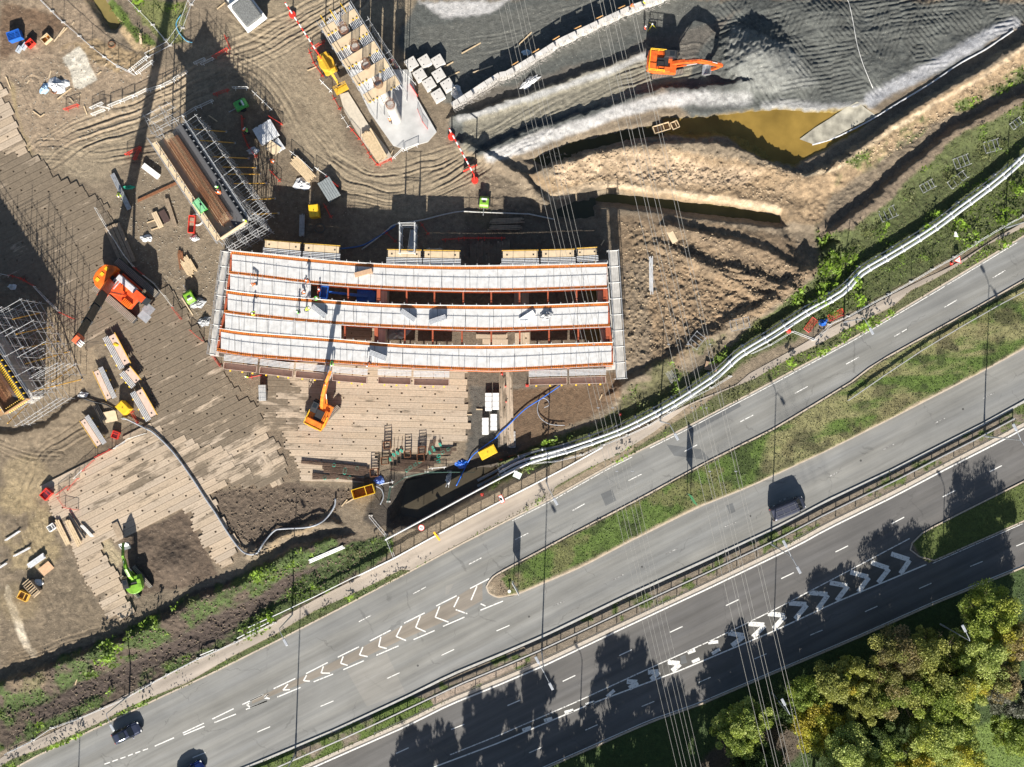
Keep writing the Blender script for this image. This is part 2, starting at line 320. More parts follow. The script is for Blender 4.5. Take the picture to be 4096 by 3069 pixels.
TR = ol(1272, 424, 1310, 411, 1370, 413, 1450, 424, 1540, 432, 1620, 445, 1690, 458, 1700, 485, 1640, 482, 1540, 468, 1430, 452, 1330, 441, 1280, 440)
level(TR, -1.6, 22, .35)
level(ol(1190, 440, 1240, 425, 1285, 428, 1290, 470, 1230, 480, 1195, 465), -1.1, 22, .5)
ridge(ol(1790, 368, 1860, 322, 1920, 280, 1990, 232, 2080, 172, 2160, 125, 2240, 80), .45, .6, 2.8)
ridge(ol(1775, 515, 1840, 462, 1900, 415, 1960, 365, 2060, 290, 2160, 232, 2240, 200), 1.35, .9, 4)
level(ol(1690, 490, 1760, 490, 1800, 520, 1760, 560, 1710, 540), -0.8, 20)
ridge(ol(1440, 490, 1540, 520, 1640, 545, 1740, 590), .8, 1, 2); ridge(ol(1500, 560, 1600, 585, 1700, 620), .6, .8, 2); ridge(ol(1420, 530, 1560, 590, 1650, 640), .5, .8, 1.5)
ridge(ol(1330, 840, 1420, 790, 1480, 750, 1560, 700, 1680, 640, 1750, 580), 0.9, 1.2, 2.5)
ridge(ol(0, 1478, 120, 1438, 250, 1390, 350, 1345, 450, 1290, 560, 1235, 640, 1192, 720, 1165), 1.25, 0.9, 4.0)
ridge(ol(-20, 935, 30, 940, 60, 930, 100, 922, 130, 900, 150, 875, 165, 868), .55, .5, 3)
PIT = ol(870, 1030, 1000, 1005, 1090, 1000, 1160, 975, 1110, 1020, 1000, 1075, 900, 1130, 850, 1120)
level(PIT, -1.8, 30, .3); level(ol(180, -20, 220, -20, 262, 45, 250, 66, 232, 62), -1.1, 16, .3)
ridge(ol(540, 1190, 640, 1150, 720, 1130), .8, .8, 1.6)
# rubble roughness
for poly, a in ((ol(1350, 500, 1560, 520, 1760, 600, 1690, 660, 1480, 760, 1350, 790), .46), (ol(1180, 330, 1700, 370, 1700, 420, 1400, 390, 1180, 410), .5), (ol(1440, 290, 1640, 320, 1700, 370, 1500, 340), .5),
                (ol(460, 1050, 780, 1060, 720, 1110, 500, 1200), .22), (ol(260, 1160, 400, 1100, 470, 1240, 290, 1290), .18), (BANK, .3), (ol(1760, 470, 2211, 130, 2211, 480, 1200, 960), .2), (ol(170, 80, 300, 110, 300, 150, 200, 140), .4), (ol(560, 380, 760, 440, 740, 560, 560, 540), .12), (ol(200, 640, 260, 500, 430, 620, 440, 740, 400, 700), .12)):
    w_, m = pmask(poly, 30); f = .8 * np.abs(fbm(PX[w_], PY[w_], 52, 5, 63, .8)) + .5 * fbm(PX[w_], PY[w_], 12, 3, 55, .8)
    Z[w_] += a * m * f; ROUGH[w_] = np.maximum(ROUGH[w_], m)
ruts(ol(40, 365, 200, 280, 330, 225, 430, 175, 520, 120, 640, 60, 760, -10), 88, .085, 15, 1, (.28, .225, .155), .6)
ruts(ol(380, 190, 470, 150, 545, 170, 610, 240, 650, 310, 720, 375, 820, 410, 920, 405, 1010, 360, 1110, 295, 1230, 225, 1350, 175, 1500, 130), 82, .08, 14, 5, None)
ruts(ol(560, 100, 640, 180, 690, 280, 740, 350, 850, 375, 950, 340, 1040, 300, 1200, 225), 45, .05, 13, 9, None)
ruts(ol(480, 0, 560, 60, 640, 60, 700, 30), 60, .04, 13, 15, None)
ruts(ol(70, 180, 90, 250, 130, 320, 180, 350), 60, .05, 11, 20, None)
ruts(ol(890, 110, 1000, 105, 1150, 70, 1300, 10), 60, .04, 14, 25, None); ruts(ol(60, 1480, 130, 1380, 100, 1250, 60, 1100, 100, 980, 200, 920), 60, .05, 13, 30, None)
ruts(ol(1370, 500, 1375, 620, 1370, 790), 45, .06, 11, 33, None); ruts(ol(240, 1200, 290, 1290, 330, 1380), 28, .07, 10, 37, None); ruts(ol(1400, 540, 1560, 600, 1720, 640), 60, .06, 14, 39, None)
ruts(ol(1560, 120, 1700, 60, 1900, 40, 2100, 20), 110, .05, 16, 43, None); ruts(ol(0, 1440, 120, 1400, 260, 1350), 40, .05, 11, 47, None); ruts(ol(0, 960, 60, 985, 130, 985), 30, .05, 10, 49, None)
Z += 0.03 * fbm(PX, PY, 9, 2, 91) * ROUGH
for _p, _h in ((ol(1180, 320, 1440, 300, 1640, 330, 1760, 375, 2211, 90, 2211, 160, 1860, 400, 1760, 490, 1690, 455, 1500, 425, 1300, 395, 1180, 420), .45), (ol(1350, 470, 1700, 480, 1780, 580, 1690, 660, 1480, 770, 1350, 790), .35), (ol(1000, 340, 1120, 360, 1200, 440, 1180, 470, 1000, 450), .3), (ol(0, 930, 130, 930, 100, 1060, 240, 1360, 320, 1380, 0, 1490), .12), (ol(0, 0, 300, 0, 330, 160, 100, 230, 0, 180), .16)):
    w_, m = pmask(_p, 25); f = np.abs(fbm(PX[w_], PY[w_], 75, 5, 313, .72)); g_ = fbm(PX[w_], PY[w_], 20, 4, 314, .8); Z[w_] += _h * m * (f + .35 * g_); C[w_] *= (1 + m * (.5 * (f - .25) + .35 * g_))[..., None]; ROUGH[w_] = np.maximum(ROUGH[w_], m)

for (x, y, r, h, c_) in ((375, 1215, 55, .9, (.085, .062, .044)), (300, 1180, 40, .4, (.09, .066, .047)), (60, 1440, 60, .2, (.16, .12, .075)), (40, 1300, 50, .15, (.20, .155, .09)), (60, 1030, 60, .1, (.30, .235, .14))):
    cx, cy = o(x, y); w_ = win([(cx, cy)], r * 2.2); d = np.hypot(WX[w_] - cx, WY[w_] - cy) / (r * 1.85); k_ = np.clip(1 - d, 0, 1); Z[w_] += h * k_ ** 1.2; q_ = sst(0, .35, k_)[..., None] * .7; C[w_] = C[w_] * (1 - q_) + np.array(c_, np.float32) * q_
# ---------------- roads ----------------
A_TOP = [(-90, 3160)] + tl(0, 3, 250, 1540, 740, 1310, 1200, 1090, 1700, 855, 2212, 600) + tl(1, 3, 700, 345, 1240, 60) + tl(1, 2, 1700, 1360, 2212, 1100) + tl(2, 2, 400, 1000, 850, 745, 1460, 440, 2070, 120) + tl(3, 1, 860, 1200, 1500, 820, 2212, 390) + [(4350, 797)]
A_BOT = tl(2, 2, 0, 1590, 560, 1290, 1100, 1010, 1650, 710, 2212, 430) + tl(3, 1, 840, 1560, 1000, 1430, 1850, 960, 2212, 750) + [(4350, 985)]
NOSE = [(1958, 2378), (1945, 2350), (1958, 2325), (1975, 2306)]
B_TOP = [(1994, 2390)] + tl(2, 3, 100, 235, 650, 0) + tl(2, 2, 1000, 1360, 1600, 1060) + tl(3, 2, 0, 900, 600, 620, 1200, 320, 1820, 0) + tl(3, 1, 2212, 1300) + [(4350, 1253)]
B_BOT = [(700, 3185)] + tl(1, 3, 0, 1600, 700, 1305, 1270, 1040) + [(1800, 2702), (1987, 2625), (2186, 2540), (2500, 2388), (2808, 2249), (3084, 2122), (3200, 2063), (3300, 2008), (3575, 1879), (3796, 1766), (3928, 1700), (4096, 1607)] + [(4350, 1465)]
C_TOP = [(960, 3185)] + tl(1, 3, 480, 1590, 1250, 1250) + [(1800, 2802), (1987, 2727), (2186, 2642), (2500, 2493), (2841, 2334), (3200, 2161), (3300, 2105), (3575, 1970), (3796, 1854), (4000, 1750), (4096, 1698)] + [(4350, 1560)]
D_BOT = [(2000, 3155), (2214, 3060)] + tl(2, 3, 1200, 1250, 1600, 1110, 2212, 850) + tl(3, 3, 850, 580, 1500, 290, 2212, 0) + [(4350, 2155)]
ISL_T = [(3650, 2172), (3679, 2139), (3743, 2104)] + tl(3, 2, 2212, 860) + [(4350, 1790)]
ISL_B = [(3680, 2228), (3714, 2253)] + tl(3, 2, 2212, 1180) + [(4350, 1960)]
P_TOP = [(-60, 3075)] + tl(0, 3, 60, 1500, 420, 1330, 640, 1215, 900, 1090, 1100, 980, 1350, 860, 1700, 690) + tl(1, 3, 200, 440, 560, 240, 900, 70) + tl(1, 2, 880, 1609, 1180, 1460, 1560, 1250, 2212, 910) + tl(2, 2, 400, 815, 820, 575, 1200, 400, 1380, 300, 1600, 200, 1900, 80) + tl(3, 1, 0, 1500, 400, 1280, 640, 1140, 900, 1000, 1160, 860, 1400, 740, 1600, 650, 1740, 570, 2000, 400, 2212, 280) + [(4350, 750)]
P_BOT = [(-60, 3105)] + tl(0, 3, 90, 1545, 430, 1420, 780, 1260, 1000, 1140, 1300, 1010, 1500, 930, 1860, 720) + tl(1, 3, 200, 540, 500, 360, 750, 250, 1000, 130, 1215, 20) + [(1640, 2282), (1850, 2168), (2102, 2041)] + tl(2, 2, 420, 985, 440, 900, 700, 755, 950, 640, 1230, 465, 1400, 335, 1530, 240, 1800, 130, 2060, 25) + tl(3, 1, 350, 1360, 600, 1240, 900, 1080, 1150, 960, 1300, 830, 1450, 760, 1560, 700, 1700, 620, 1900, 470, 2212, 320) + [(4350, 775)]
def lvl(poly, z, soft=3):
    w_, m = pmask(poly, soft, 0); Z[w_] = Z[w_] * (1 - m) + z * m; VEG[w_] *= (1 - m); return w_, m
for pg in (ol(0, 190, 14, 192, 38, 275, 62, 335, 90, 345, 130, 385, 180, 402, 215, 425, 245, 455, 240, 490, 265, 520, 300, 560, 350, 610, 420, 690, 450, 750, 480, 800, 520, 850, 560, 880, 600, 960, 630, 1030, 560, 1060, 470, 1045, 330, 985, 318, 930, 330, 870, 290, 740, 230, 730, 190, 760, 130, 690, 60, 610, 0, 600),
  tl(0, 2, 345, 900, 730, 690, 1160, 420, 1250, 380, 1330, 480, 1750, 560, 2060, 800, 1990, 860, 1840, 850, 1690, 950, 1740, 1060, 1970, 1430, 1740, 1560, 1470, 1070, 940, 1330, 810, 1350, 830, 1420, 1090, 1900, 880, 1980, 590, 1480, 470, 1200, 390, 1060),
  tl(1, 2, -100, -60, 1740, -90, 1745, 330, 1790, 480, 1560, 640, 1050, 640, 1040, 790, 880, 860, 410, 830, 160, 900, 0, 690), tl(1, 1, -200, 600, 2700, 700, 2700, 1600, -200, 1600)):
    w_, m = pmask(pg, 10, .3); Z[w_] = Z[w_] * (1 - m) + (.05 + .02 * n2[w_]) * m; C[w_] = C[w_] * (1 - .5 * m[..., None]) + np.array((.16, .12, .082), np.float32) * .5 * m[..., None]
corr = P_TOP + [(4350, 2155)] + D_BOT[::-1][1:] + [(-90, 3190)]
w_, m = pmask(corr, 8, 0); Z[w_] = Z[w_] * (1 - m) + .09 * m
# verge, central island, median, southern grass
def vegc(poly, v, c, soft=4, warp=.25, var=None): veg(poly, v, c, soft, warp, var)
paint(P_TOP + A_TOP[::-1], (.24, .19, .13), 4, .1); vegc(P_BOT[:21] + A_TOP[:8][::-1], .9, (.075, .095, .03), 4, .2)
vegc(P_BOT[23:] + [a for a in A_TOP if a[0] > 2250][::-1], .8, (.10, .105, .045), 5, .3)
isl = A_BOT + B_TOP[::-1] + NOSE
paint(isl, (.27, .215, .15), 4, .1); vegc([(p[0] + 4, p[1] + 4) for p in A_BOT] + [(p[0], p[1] - 9) for p in B_TOP[::-1]], 1, (.08, .125, .022), 8, .3)
w_, m = pmask([p for p in isl if p[0] > 2900], 20, 1); mm = m * sst(-.2, .3, fbm(PX[w_] * .6 + PY[w_], PY[w_] * 2, 110, 4, 5)); C[w_] = C[w_] * (1 - mm[..., None]) + np.array((.20, .19, .085), np.float32) * mm[..., None]
w_, m = pmask(isl, 10, 0); Z[w_] += m * (.12 * fbm(PX[w_], PY[w_], 60, 3, 6) + .1)
paint([(1945, 2300), (2080, 2290), (2080, 2400), (1940, 2400)], (.20, .155, .105), 10, .4, var=(-.3, .1, 40))
med = B_BOT + C_TOP[::-1]
paint(med, (.17, .14, .105), 4, 0); vegc(med[:4] + C_TOP[:4][::-1], 1, (.08, .12, .02), 6, .1, (-.5, -.1, 70)); vegc(med, .6, (.08, .11, .025), 6, .3, (.15, .35, 60))
paint(tl(1, 3, 1450, 1060, 1620, 960, 2050, 800, 2212, 720, 2212, 770, 1480, 1110), (.30, .24, .19), 3, .1)
w_, m = pmask(isl, 10, 1); mm = m * sst(.05, .35, fbm(PX[w_], PY[w_], 90, 4, 15)) * .6; C[w_] = C[w_] * (1 - mm[..., None]) + np.array((.15, .13, .06), np.float32) * mm[..., None]; mm = m * sst(.1, .4, fbm(PX[w_] + 500, PY[w_], 60, 4, 16)) * .5; C[w_] *= (1 - mm)[..., None]
vegc(ISL_T + ISL_B[::-1], 1, (.075, .10, .022), 6, .1)
sg = D_BOT + [(4350, 3350), (1900, 3350)]
vegc(sg, .9, (.045, .075, .018), 6, .2)
paint(ol(1500, 1657, 1560, 1590, 1700, 1560, 1750, 1600, 1680, 1670), (.09, .07, .05), 14); paint([(3800, 2960), (4150, 2800), (4350, 3300), (3700, 3300)], (.13, .19, .04), 12, .3)
for pl in (A_TOP + A_BOT[::-1][:-1] + [(2000, 2291)] + [(1975, 2306), (1945, 2350), (1994, 2390)] + B_TOP[1:] + B_BOT[::-1] + [(-90, 3190)],): pass
lvl(A_TOP + A_BOT[::-1] + NOSE[::-1] + [(1990, 2390), (2050, 2395), (2050, 2560), (700, 3185), (-90, 3190)], -.15)
lvl(B_TOP + B_BOT[::-1], -.15); lvl(NOSE[:1] + [(1994, 2392), (2100, 2370), (2100, 2600), (700, 3190), (1400, 2800)], -.15)
lvl(C_TOP + ISL_T[::-1] + [(3650, 2200)] + ISL_B + D_BOT[::-1], -.15)
# build ground sheet
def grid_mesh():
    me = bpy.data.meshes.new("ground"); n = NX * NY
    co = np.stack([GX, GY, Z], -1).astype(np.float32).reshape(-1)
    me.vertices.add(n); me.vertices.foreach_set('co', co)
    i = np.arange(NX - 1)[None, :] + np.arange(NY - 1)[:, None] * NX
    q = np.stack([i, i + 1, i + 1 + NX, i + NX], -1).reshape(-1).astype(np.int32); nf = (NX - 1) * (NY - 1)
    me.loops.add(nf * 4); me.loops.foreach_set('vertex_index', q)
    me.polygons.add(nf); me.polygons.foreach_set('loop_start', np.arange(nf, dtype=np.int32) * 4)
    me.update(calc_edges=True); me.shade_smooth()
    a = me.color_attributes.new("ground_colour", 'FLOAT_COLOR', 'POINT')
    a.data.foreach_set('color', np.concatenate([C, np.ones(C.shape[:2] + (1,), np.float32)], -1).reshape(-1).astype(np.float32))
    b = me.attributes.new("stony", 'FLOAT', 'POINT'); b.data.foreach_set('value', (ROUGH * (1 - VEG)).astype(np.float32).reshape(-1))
    return me
def gmat():
    m = bpy.data.materials.new("soil"); m.use_nodes = True; n = m.node_tree.nodes; l = m.node_tree.links; b = n['Principled BSDF']
    tc = n.new('ShaderNodeTexCoord')
    def noise(s, d, r=.6):
        z = n.new('ShaderNodeTexNoise'); z.inputs['Scale'].default_value = s; z.inputs['Detail'].default_value = d; z.inputs['Roughness'].default_value = r; l.new(tc.outputs['Object'], z.inputs['Vector']); return z
    def mrg(src, a, b_, c, d):
        r = n.new('ShaderNodeMapRange'); l.new(src, r.inputs[0])
        for i, v in enumerate((a, b_, c, d)): r.inputs[i + 1].default_value = v
        return r.outputs[0]
    a = n.new('ShaderNodeAttribute'); a.attribute_name = 'ground_colour'; st = n.new('ShaderNodeAttribute'); st.attribute_name = 'stony'
    n1 = noise(1.3, 10, .72); n2 = noise(5.5, 6, .7)
    f = n.new('ShaderNodeMath'); f.operation = 'MULTIPLY'; l.new(mrg(n1.outputs[0], .3, .7, .6, 1.4), f.inputs[0]); l.new(mrg(n2.outputs[0], .3, .7, .8, 1.2), f.inputs[1])
    v = n.new('ShaderNodeVectorMath'); v.operation = 'SCALE'; l.new(a.outputs['Color'], v.inputs[0]); l.new(f.outputs[0], v.inputs['Scale'])
    vo = n.new('ShaderNodeTexVoronoi'); vo.inputs['Scale'].default_value = 3.2; l.new(tc.outputs['Object'], vo.inputs['Vector'])
    sep = n.new('ShaderNodeSeparateColor'); l.new(vo.outputs['Color'], sep.inputs[0])
    s1 = mrg(vo.outputs['Distance'], .16, .26, 1, 0); s2 = mrg(sep.outputs[0], .80, .86, 0, 1)
    k = n.new('ShaderNodeMath'); k.operation = 'MULTIPLY'; l.new(s1, k.inputs[0]); l.new(s2, k.inputs[1])
    k2 = n.new('ShaderNodeMath'); k2.operation = 'MULTIPLY'; l.new(k.outputs[0], k2.inputs[0]); l.new(st.outputs['Fac'], k2.inputs[1])
    mx = n.new('ShaderNodeMix'); mx.data_type = 'RGBA'; l.new(k2.outputs[0], mx.inputs['Factor']); l.new(v.outputs[0], mx.inputs['A'])
    v2 = n.new('ShaderNodeVectorMath'); v2.operation = 'MULTIPLY_ADD'; v2.inputs[1].default_value = (1.25, 1.25, 1.25); v2.inputs[2].default_value = (.14, .125, .10); l.new(v.outputs[0], v2.inputs[0]); l.new(v2.outputs[0], mx.inputs['B'])
    l.new(mx.outputs['Result'], b.inputs['Base Color']); b.inputs['Roughness'].default_value = .9
    bp = n.new('ShaderNodeBump'); bp.inputs['Distance'].default_value = .10; bp.inputs['Strength'].default_value = 1.0
    ad = n.new('ShaderNodeMath'); ad.operation = 'ADD'; l.new(n1.outputs[0], ad.inputs[0]); l.new(n2.outputs[0], ad.inputs[1]); l.new(ad.outputs[0], bp.inputs['Height']); l.new(bp.outputs[0], b.inputs['Normal'])
    return m
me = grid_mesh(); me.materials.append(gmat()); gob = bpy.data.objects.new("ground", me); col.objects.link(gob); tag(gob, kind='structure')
def gz(x, y):
    i = int(np.clip(np.searchsorted(AX, x) - 1, 0, NX - 2)); j = int(np.clip(np.searchsorted(AY, y) - 1, 0, NY - 2))
    u = (x - AX[i]) / (AX[i + 1] - AX[i]); v = (y - AY[j]) / (AY[j + 1] - AY[j])
    return float((Z[j, i] * (1 - u) + Z[j, i + 1] * u) * (1 - v) + (Z[j + 1, i] * (1 - u) + Z[j + 1, i + 1] * u) * v)
def G(p, dz=0.0):                        # point on the ground seen at pixel p
    v = P(p[0], p[1]); 
    for _ in range(3): v = P(p[0], p[1], gz(v.x, v.y))
    v.z += dz; return v
# ---- sheets and strips ----
def resample(pts, n):
    L = [0]
    for a, b in zip(pts, pts[1:]): L.append(L[-1] + math.hypot(b[0] - a[0], b[1] - a[1]))
    out = []
    for k in range(n):
        s = L[-1] * k / (n - 1); i = max(j for j in range(len(L)) if L[j] <= s + 1e-9); i = min(i, len(pts) - 2)
        u = (s - L[i]) / max(L[i + 1] - L[i], 1e-6); out.append(tuple(a + (b - a) * u for a, b in zip(pts[i], pts[i + 1])))
    return out
def interp(pts, x):
    for a, b in zip(pts, pts[1:]):
        if a[0] <= x <= b[0]: return a[1] + (b[1] - a[1]) * (x - a[0]) / max(b[0] - a[0], 1e-6)
    return pts[0][1] if x < pts[0][0] else pts[-1][1]
def strip(name, top, bot, z, m, x0=None, x1=None, step=25, thick=0):
    x0 = max(top[0][0], bot[0][0]) if x0 is None else x0; x1 = min(top[-1][0], bot[-1][0]) if x1 is None else x1
    mb = MB(); n = int((x1 - x0) / step) + 1
    for i in range(n + 1):
        x = x0 + (x1 - x0) * i / n; mb.v.append(tuple(P(x, interp(top, x), z))); mb.v.append(tuple(P(x, interp(bot, x), z)))
    mb.f = [(2 * i, 2 * i + 1, 2 * i + 3, 2 * i + 2) for i in range(n)]
    if thick:
        k = len(mb.v); mb.v += [(a, b, c - thick) for a, b, c in mb.v[:k]]
        for i in range(n): mb.f += [(2 * i, 2 * i + 2, k + 2 * i + 2, k + 2 * i), (2 * i + 1, k + 2 * i + 1, k + 2 * i + 3, 2 * i + 3)]
        mb.f += [(0, k, k + 1, 1), (2 * n, 2 * n + 1, k + 2 * n + 1, k + 2 * n)]
    return tag(mb.build(name, m), kind='structure')
def ribbon(mb, pts, wpx, z, zf=None):     # flat band following pts (photo pixels)
    n = len(pts); k = len(mb.v)
    for i, p in enumerate(pts):
        a = pts[max(i - 1, 0)]; b = pts[min(i + 1, n - 1)]; dx, dy = b[0] - a[0], b[1] - a[1]; L = math.hypot(dx, dy) or 1
        nx, ny = -dy / L * wpx / 2, dx / L * wpx / 2
        for s in (1, -1): mb.v.append(tuple(P(p[0] + s * nx, p[1] + s * ny, z)))
    mb.f += [(k + 2 * i, k + 2 * i + 1, k + 2 * i + 3, k + 2 * i + 2) for i in range(n - 1)]
def slab(mb, pts, wpx, z0, z1):           # raised band with sides
    k = len(mb.v); ribbon(mb, pts, wpx, z1); n = len(pts); k2 = len(mb.v)
    mb.v += [(a, b, z0) for a, b, c in mb.v[k:k2]]
    for i in range(n - 1): mb.f += [(k + 2 * i, k + 2 * i + 2, k2 + 2 * i + 2, k2 + 2 * i), (k + 2 * i + 1, k2 + 2 * i + 1, k2 + 2 * i + 3, k + 2 * i + 3)]
    mb.f += [(k, k2, k2 + 1, k + 1), (k + 2 * n - 2, k + 2 * n - 1, k2 + 2 * n - 1, k2 + 2 * n - 2)]
def asphalt(name, c, warm=.5, crack=.6):
    m = bpy.data.materials.new(name); m.use_nodes = True; n = m.node_tree.nodes; l = m.node_tree.links; b = n['Principled BSDF']; b.inputs['Roughness'].default_value = .82
    tc = n.new('ShaderNodeTexCoord'); mp = n.new('ShaderNodeMapping'); mp.inputs['Rotation'].default_value = (0, 0, R(-27)); l.new(tc.outputs['Object'], mp.inputs['Vector'])
    mp2 = n.new('ShaderNodeMapping'); mp2.inputs['Scale'].default_value = (.03, .55, 1); l.new(mp.outputs[0], mp2.inputs['Vector'])
    def nz(src, s, d, r=.6):
        z = n.new('ShaderNodeTexNoise'); z.inputs['Scale'].default_value = s; z.inputs['Detail'].default_value = d; z.inputs['Roughness'].default_value = r; l.new(src, z.inputs['Vector']); return z.outputs[0]
    def mrg(src, a, b_, c_, d):
        r = n.new('ShaderNodeMapRange'); l.new(src, r.inputs[0])
        for i, v in enumerate((a, b_, c_, d)): r.inputs[i + 1].default_value = v
        return r.outputs[0]
    def mul(a, b_):
        f = n.new('ShaderNodeMath'); f.operation = 'MULTIPLY'; l.new(a, f.inputs[0]); l.new(b_, f.inputs[1]); return f.outputs[0]
    f = mul(mrg(nz(mp2.outputs[0], 1.6, 4), .3, .7, .74, 1.22), mrg(nz(tc.outputs['Object'], 18, 4, .8), .3, .7, .86, 1.14))
    f = mul(f, mrg(nz(tc.outputs['Object'], .12, 5), .3, .7, .86, 1.14))
    vo = n.new('ShaderNodeTexVoronoi'); vo.feature = 'DISTANCE_TO_EDGE'; vo.inputs['Scale'].default_value = .12
    wn = n.new('ShaderNodeTexNoise'); wn.inputs['Scale'].default_value = .9; wn.inputs['Detail'].default_value = 5; l.new(tc.outputs['Object'], wn.inputs['Vector'])
    va = n.new('ShaderNodeVectorMath'); va.operation = 'MULTIPLY_ADD'; va.inputs[1].default_value = (1.6, 1.6, 0); l.new(wn.outputs['Color'], va.inputs[0]); l.new(mp.outputs[0], va.inputs[2]); l.new(va.outputs[0], vo.inputs['Vector'])
    gate = mrg(nz(tc.outputs['Object'], .25, 2), .48, .56, 1, 1 - crack)
    cr = mrg(vo.outputs['Distance'], .003, .008, 0, 1); mxm = n.new('ShaderNodeMath'); mxm.operation = 'MAXIMUM'; l.new(cr, mxm.inputs[0]); l.new(gate, mxm.inputs[1])
    f = mul(f, mrg(mxm.outputs[0], 0, 1, .62, 1))
    cm = n.new('ShaderNodeMix'); cm.data_type = 'RGBA'; l.new(mrg(nz(mp2.outputs[0], .7, 3), .35, .65, 0, 1), cm.inputs['Factor']); cm.inputs['A'].default_value = (*c, 1); cm.inputs['B'].default_value = (c[0] * (1 + .12 * warm), c[1] * (1 + .06 * warm), c[2] * (1 - .06 * warm), 1)
    v = n.new('ShaderNodeVectorMath'); v.operation = 'SCALE'; l.new(cm.outputs['Result'], v.inputs[0]); l.new(f, v.inputs['Scale']); l.new(v.outputs[0], b.inputs['Base Color'])
    bp = n.new('ShaderNodeBump'); bp.inputs['Distance'].default_value = .01; bp.inputs['Strength'].default_value = .4; l.new(nz(tc.outputs['Object'], 30, 2), bp.inputs['Height']); l.new(bp.outputs[0], b.inputs['Normal'])
    return m
asA = asphalt("asphalt_worn", (.19, .192, .186), .5); asC = asphalt("asphalt_dark", (.105, .102, .10), .4, .4); asP = asphalt("path_surface", (.33, .285, .24), .3, .3)
# upper road in two strips: left of the nose A_TOP..B_BOT, right of it each carriageway
def cut(pts, x0, x1): return [(x0, interp(pts, x0))] + [p for p in pts if x0 < p[0] < x1] + [(x1, interp(pts, x1))]
EXT = B_BOT
strip("road", A_TOP, [(-60, 3500)] + EXT[:1] + EXT[1:], 0.0, asA, -60, 1951)
strip("road", A_TOP, [(1945, 2352)] + [(1960, 2322), (1978, 2305), (2000, 2291)] + A_BOT[1:], 0.0, asA, 1951, 4340)
strip("road", [(1951, 2350), (1962, 2382), (1994, 2392)] + B_TOP[1:], B_BOT, 0.0, asA, 1951, 4340)
strip("road", C_TOP, [(960, 3600), (2000, 3155)] + D_BOT[1:], 0.0, asC, 970, 3650)
strip("road", C_TOP, [(3650, 2192)] + ISL_T[1:], 0.0, asC, 3650, 4340); strip("road", [(3650, 2192)] + ISL_B[:], D_BOT, 0.0, asC, 3650, 4340)
strip("footpath", P_TOP, P_BOT, .115, asP, -60, 4340, 12, .1)
kerbm = mat("kerb_concrete", (.44, .37, .29), .8, var=.15, scale=2)
mb = MB()
for pl, wd in ((A_TOP, 6), (A_BOT[1:], 6), ([(1994, 2390)] + NOSE + A_BOT[:2], 6), (B_TOP, 6), (D_BOT, 6), (ISL_T, 5), (ISL_B, 5), ([ISL_T[0], (3642, 2200), ISL_B[0]], 5)): slab(mb, resample(pl, max(2, int(len(pl) * 3))) if len(pl) > 3 else pl, wd, -.1, .13)
tag(mb.build("kerb", kerbm), kind='structure')
mb = MB(); slab(mb, resample(B_BOT, 60), 9, -.1, .15); tag(mb.build("kerb", mat("kerb_grey", (.40, .39, .36), .8)), kind='structure')
mb = MB(); slab(mb, resample(C_TOP, 60), 13, -.1, .14); tag(mb.build("kerb", mat("kerb_pink", (.42, .37, .31), .8)), kind='structure')
# ---- markings ----
def worn(name, lo, hi):
    m = bpy.data.materials.new(name); m.use_nodes = True; n = m.node_tree.nodes; l = m.node_tree.links; b = n['Principled BSDF']; b.inputs['Roughness'].default_value = .7
    tc = n.new('ShaderNodeTexCoord'); z = n.new('ShaderNodeTexNoise'); z.inputs['Scale'].default_value = 3.5; z.inputs['Detail'].default_value = 8; z.inputs['Roughness'].default_value = .75; l.new(tc.outputs['Object'], z.inputs['Vector'])
    r = n.new('ShaderNodeMapRange'); r.inputs[1].default_value = lo; r.inputs[2].default_value = hi; l.new(z.outputs[0], r.inputs[0])
    x = n.new('ShaderNodeMix'); x.data_type = 'RGBA'; l.new(r.outputs[0], x.inputs['Factor']); x.inputs['A'].default_value = (.13, .125, .12, 1); x.inputs['B'].default_value = (.72, .71, .67, 1); l.new(x.outputs['Result'], b.inputs['Base Color']); return m
wp = worn("white_paint", .36, .46); wpw = worn("white_paint_worn", .42, .50); wpf = worn("white_paint_faded", .5, .62)
def dashes(cs, line, half, wpx, m, name="road_marking"):
    mb = MB()
    for c in cs:
        a = interp(line, c[0] - 20); b = interp(line, c[0] + 20); L = math.hypot(40, b - a); ux, uy = 40 / L, (b - a) / L
        ribbon(mb, [(c[0] - ux * half, c[1] - uy * half), (c[0] + ux * half, c[1] + uy * half)], wpx, .004)
    return tag(mb.build(name, m), kind='structure')
dashes([(3996, 1097), (3803, 1215), (3602, 1332), (3410, 1443), (3205, 1560), (2987, 1674), (2763, 1793), (2540, 1910), (2313, 2030), (2087, 2146), (1900, 2245), (1678, 2362), (1461, 2474)], A_TOP, 29, 3.6, wpw)
dashes([(3955, 1583), (3758, 1684), (3553, 1789), (3342, 1894), (3135, 1998), (2920, 2099), (2686, 2206), (2470, 2311), (2236, 2414)], B_TOP, 26, 3.2, wpf)
dashes([(2012, 2513), (1791, 2610), (1573, 2703), (1308, 2815), (1055, 2918), (796, 3021)], B_BOT, 28, 3.6, wp)
dashes([(3983, 1875), (3796, 1975), (3592, 2082), (3367, 2196), (3150, 2303), (2929, 2411), (2705, 2518), (2502, 2611), (2276, 2714), (2055, 2812), (1831, 2908), (1609, 3003)], C_TOP, 28, 4, wp)
dashes([(4090, 2174), (3906, 2256), (3701, 2344), (3485, 2436), (3265, 2531), (3041, 2626), (2818, 2720), (2592, 2816), (2366, 2910), (2141, 3001)], D_BOT, 27, 3.2, wp)
mb = MB()
def off(pts, dy): return [(p[0], p[1] + dy) for p in pts]
ribbon(mb, resample(off(C_TOP, 17), 60), 5.5, .004)
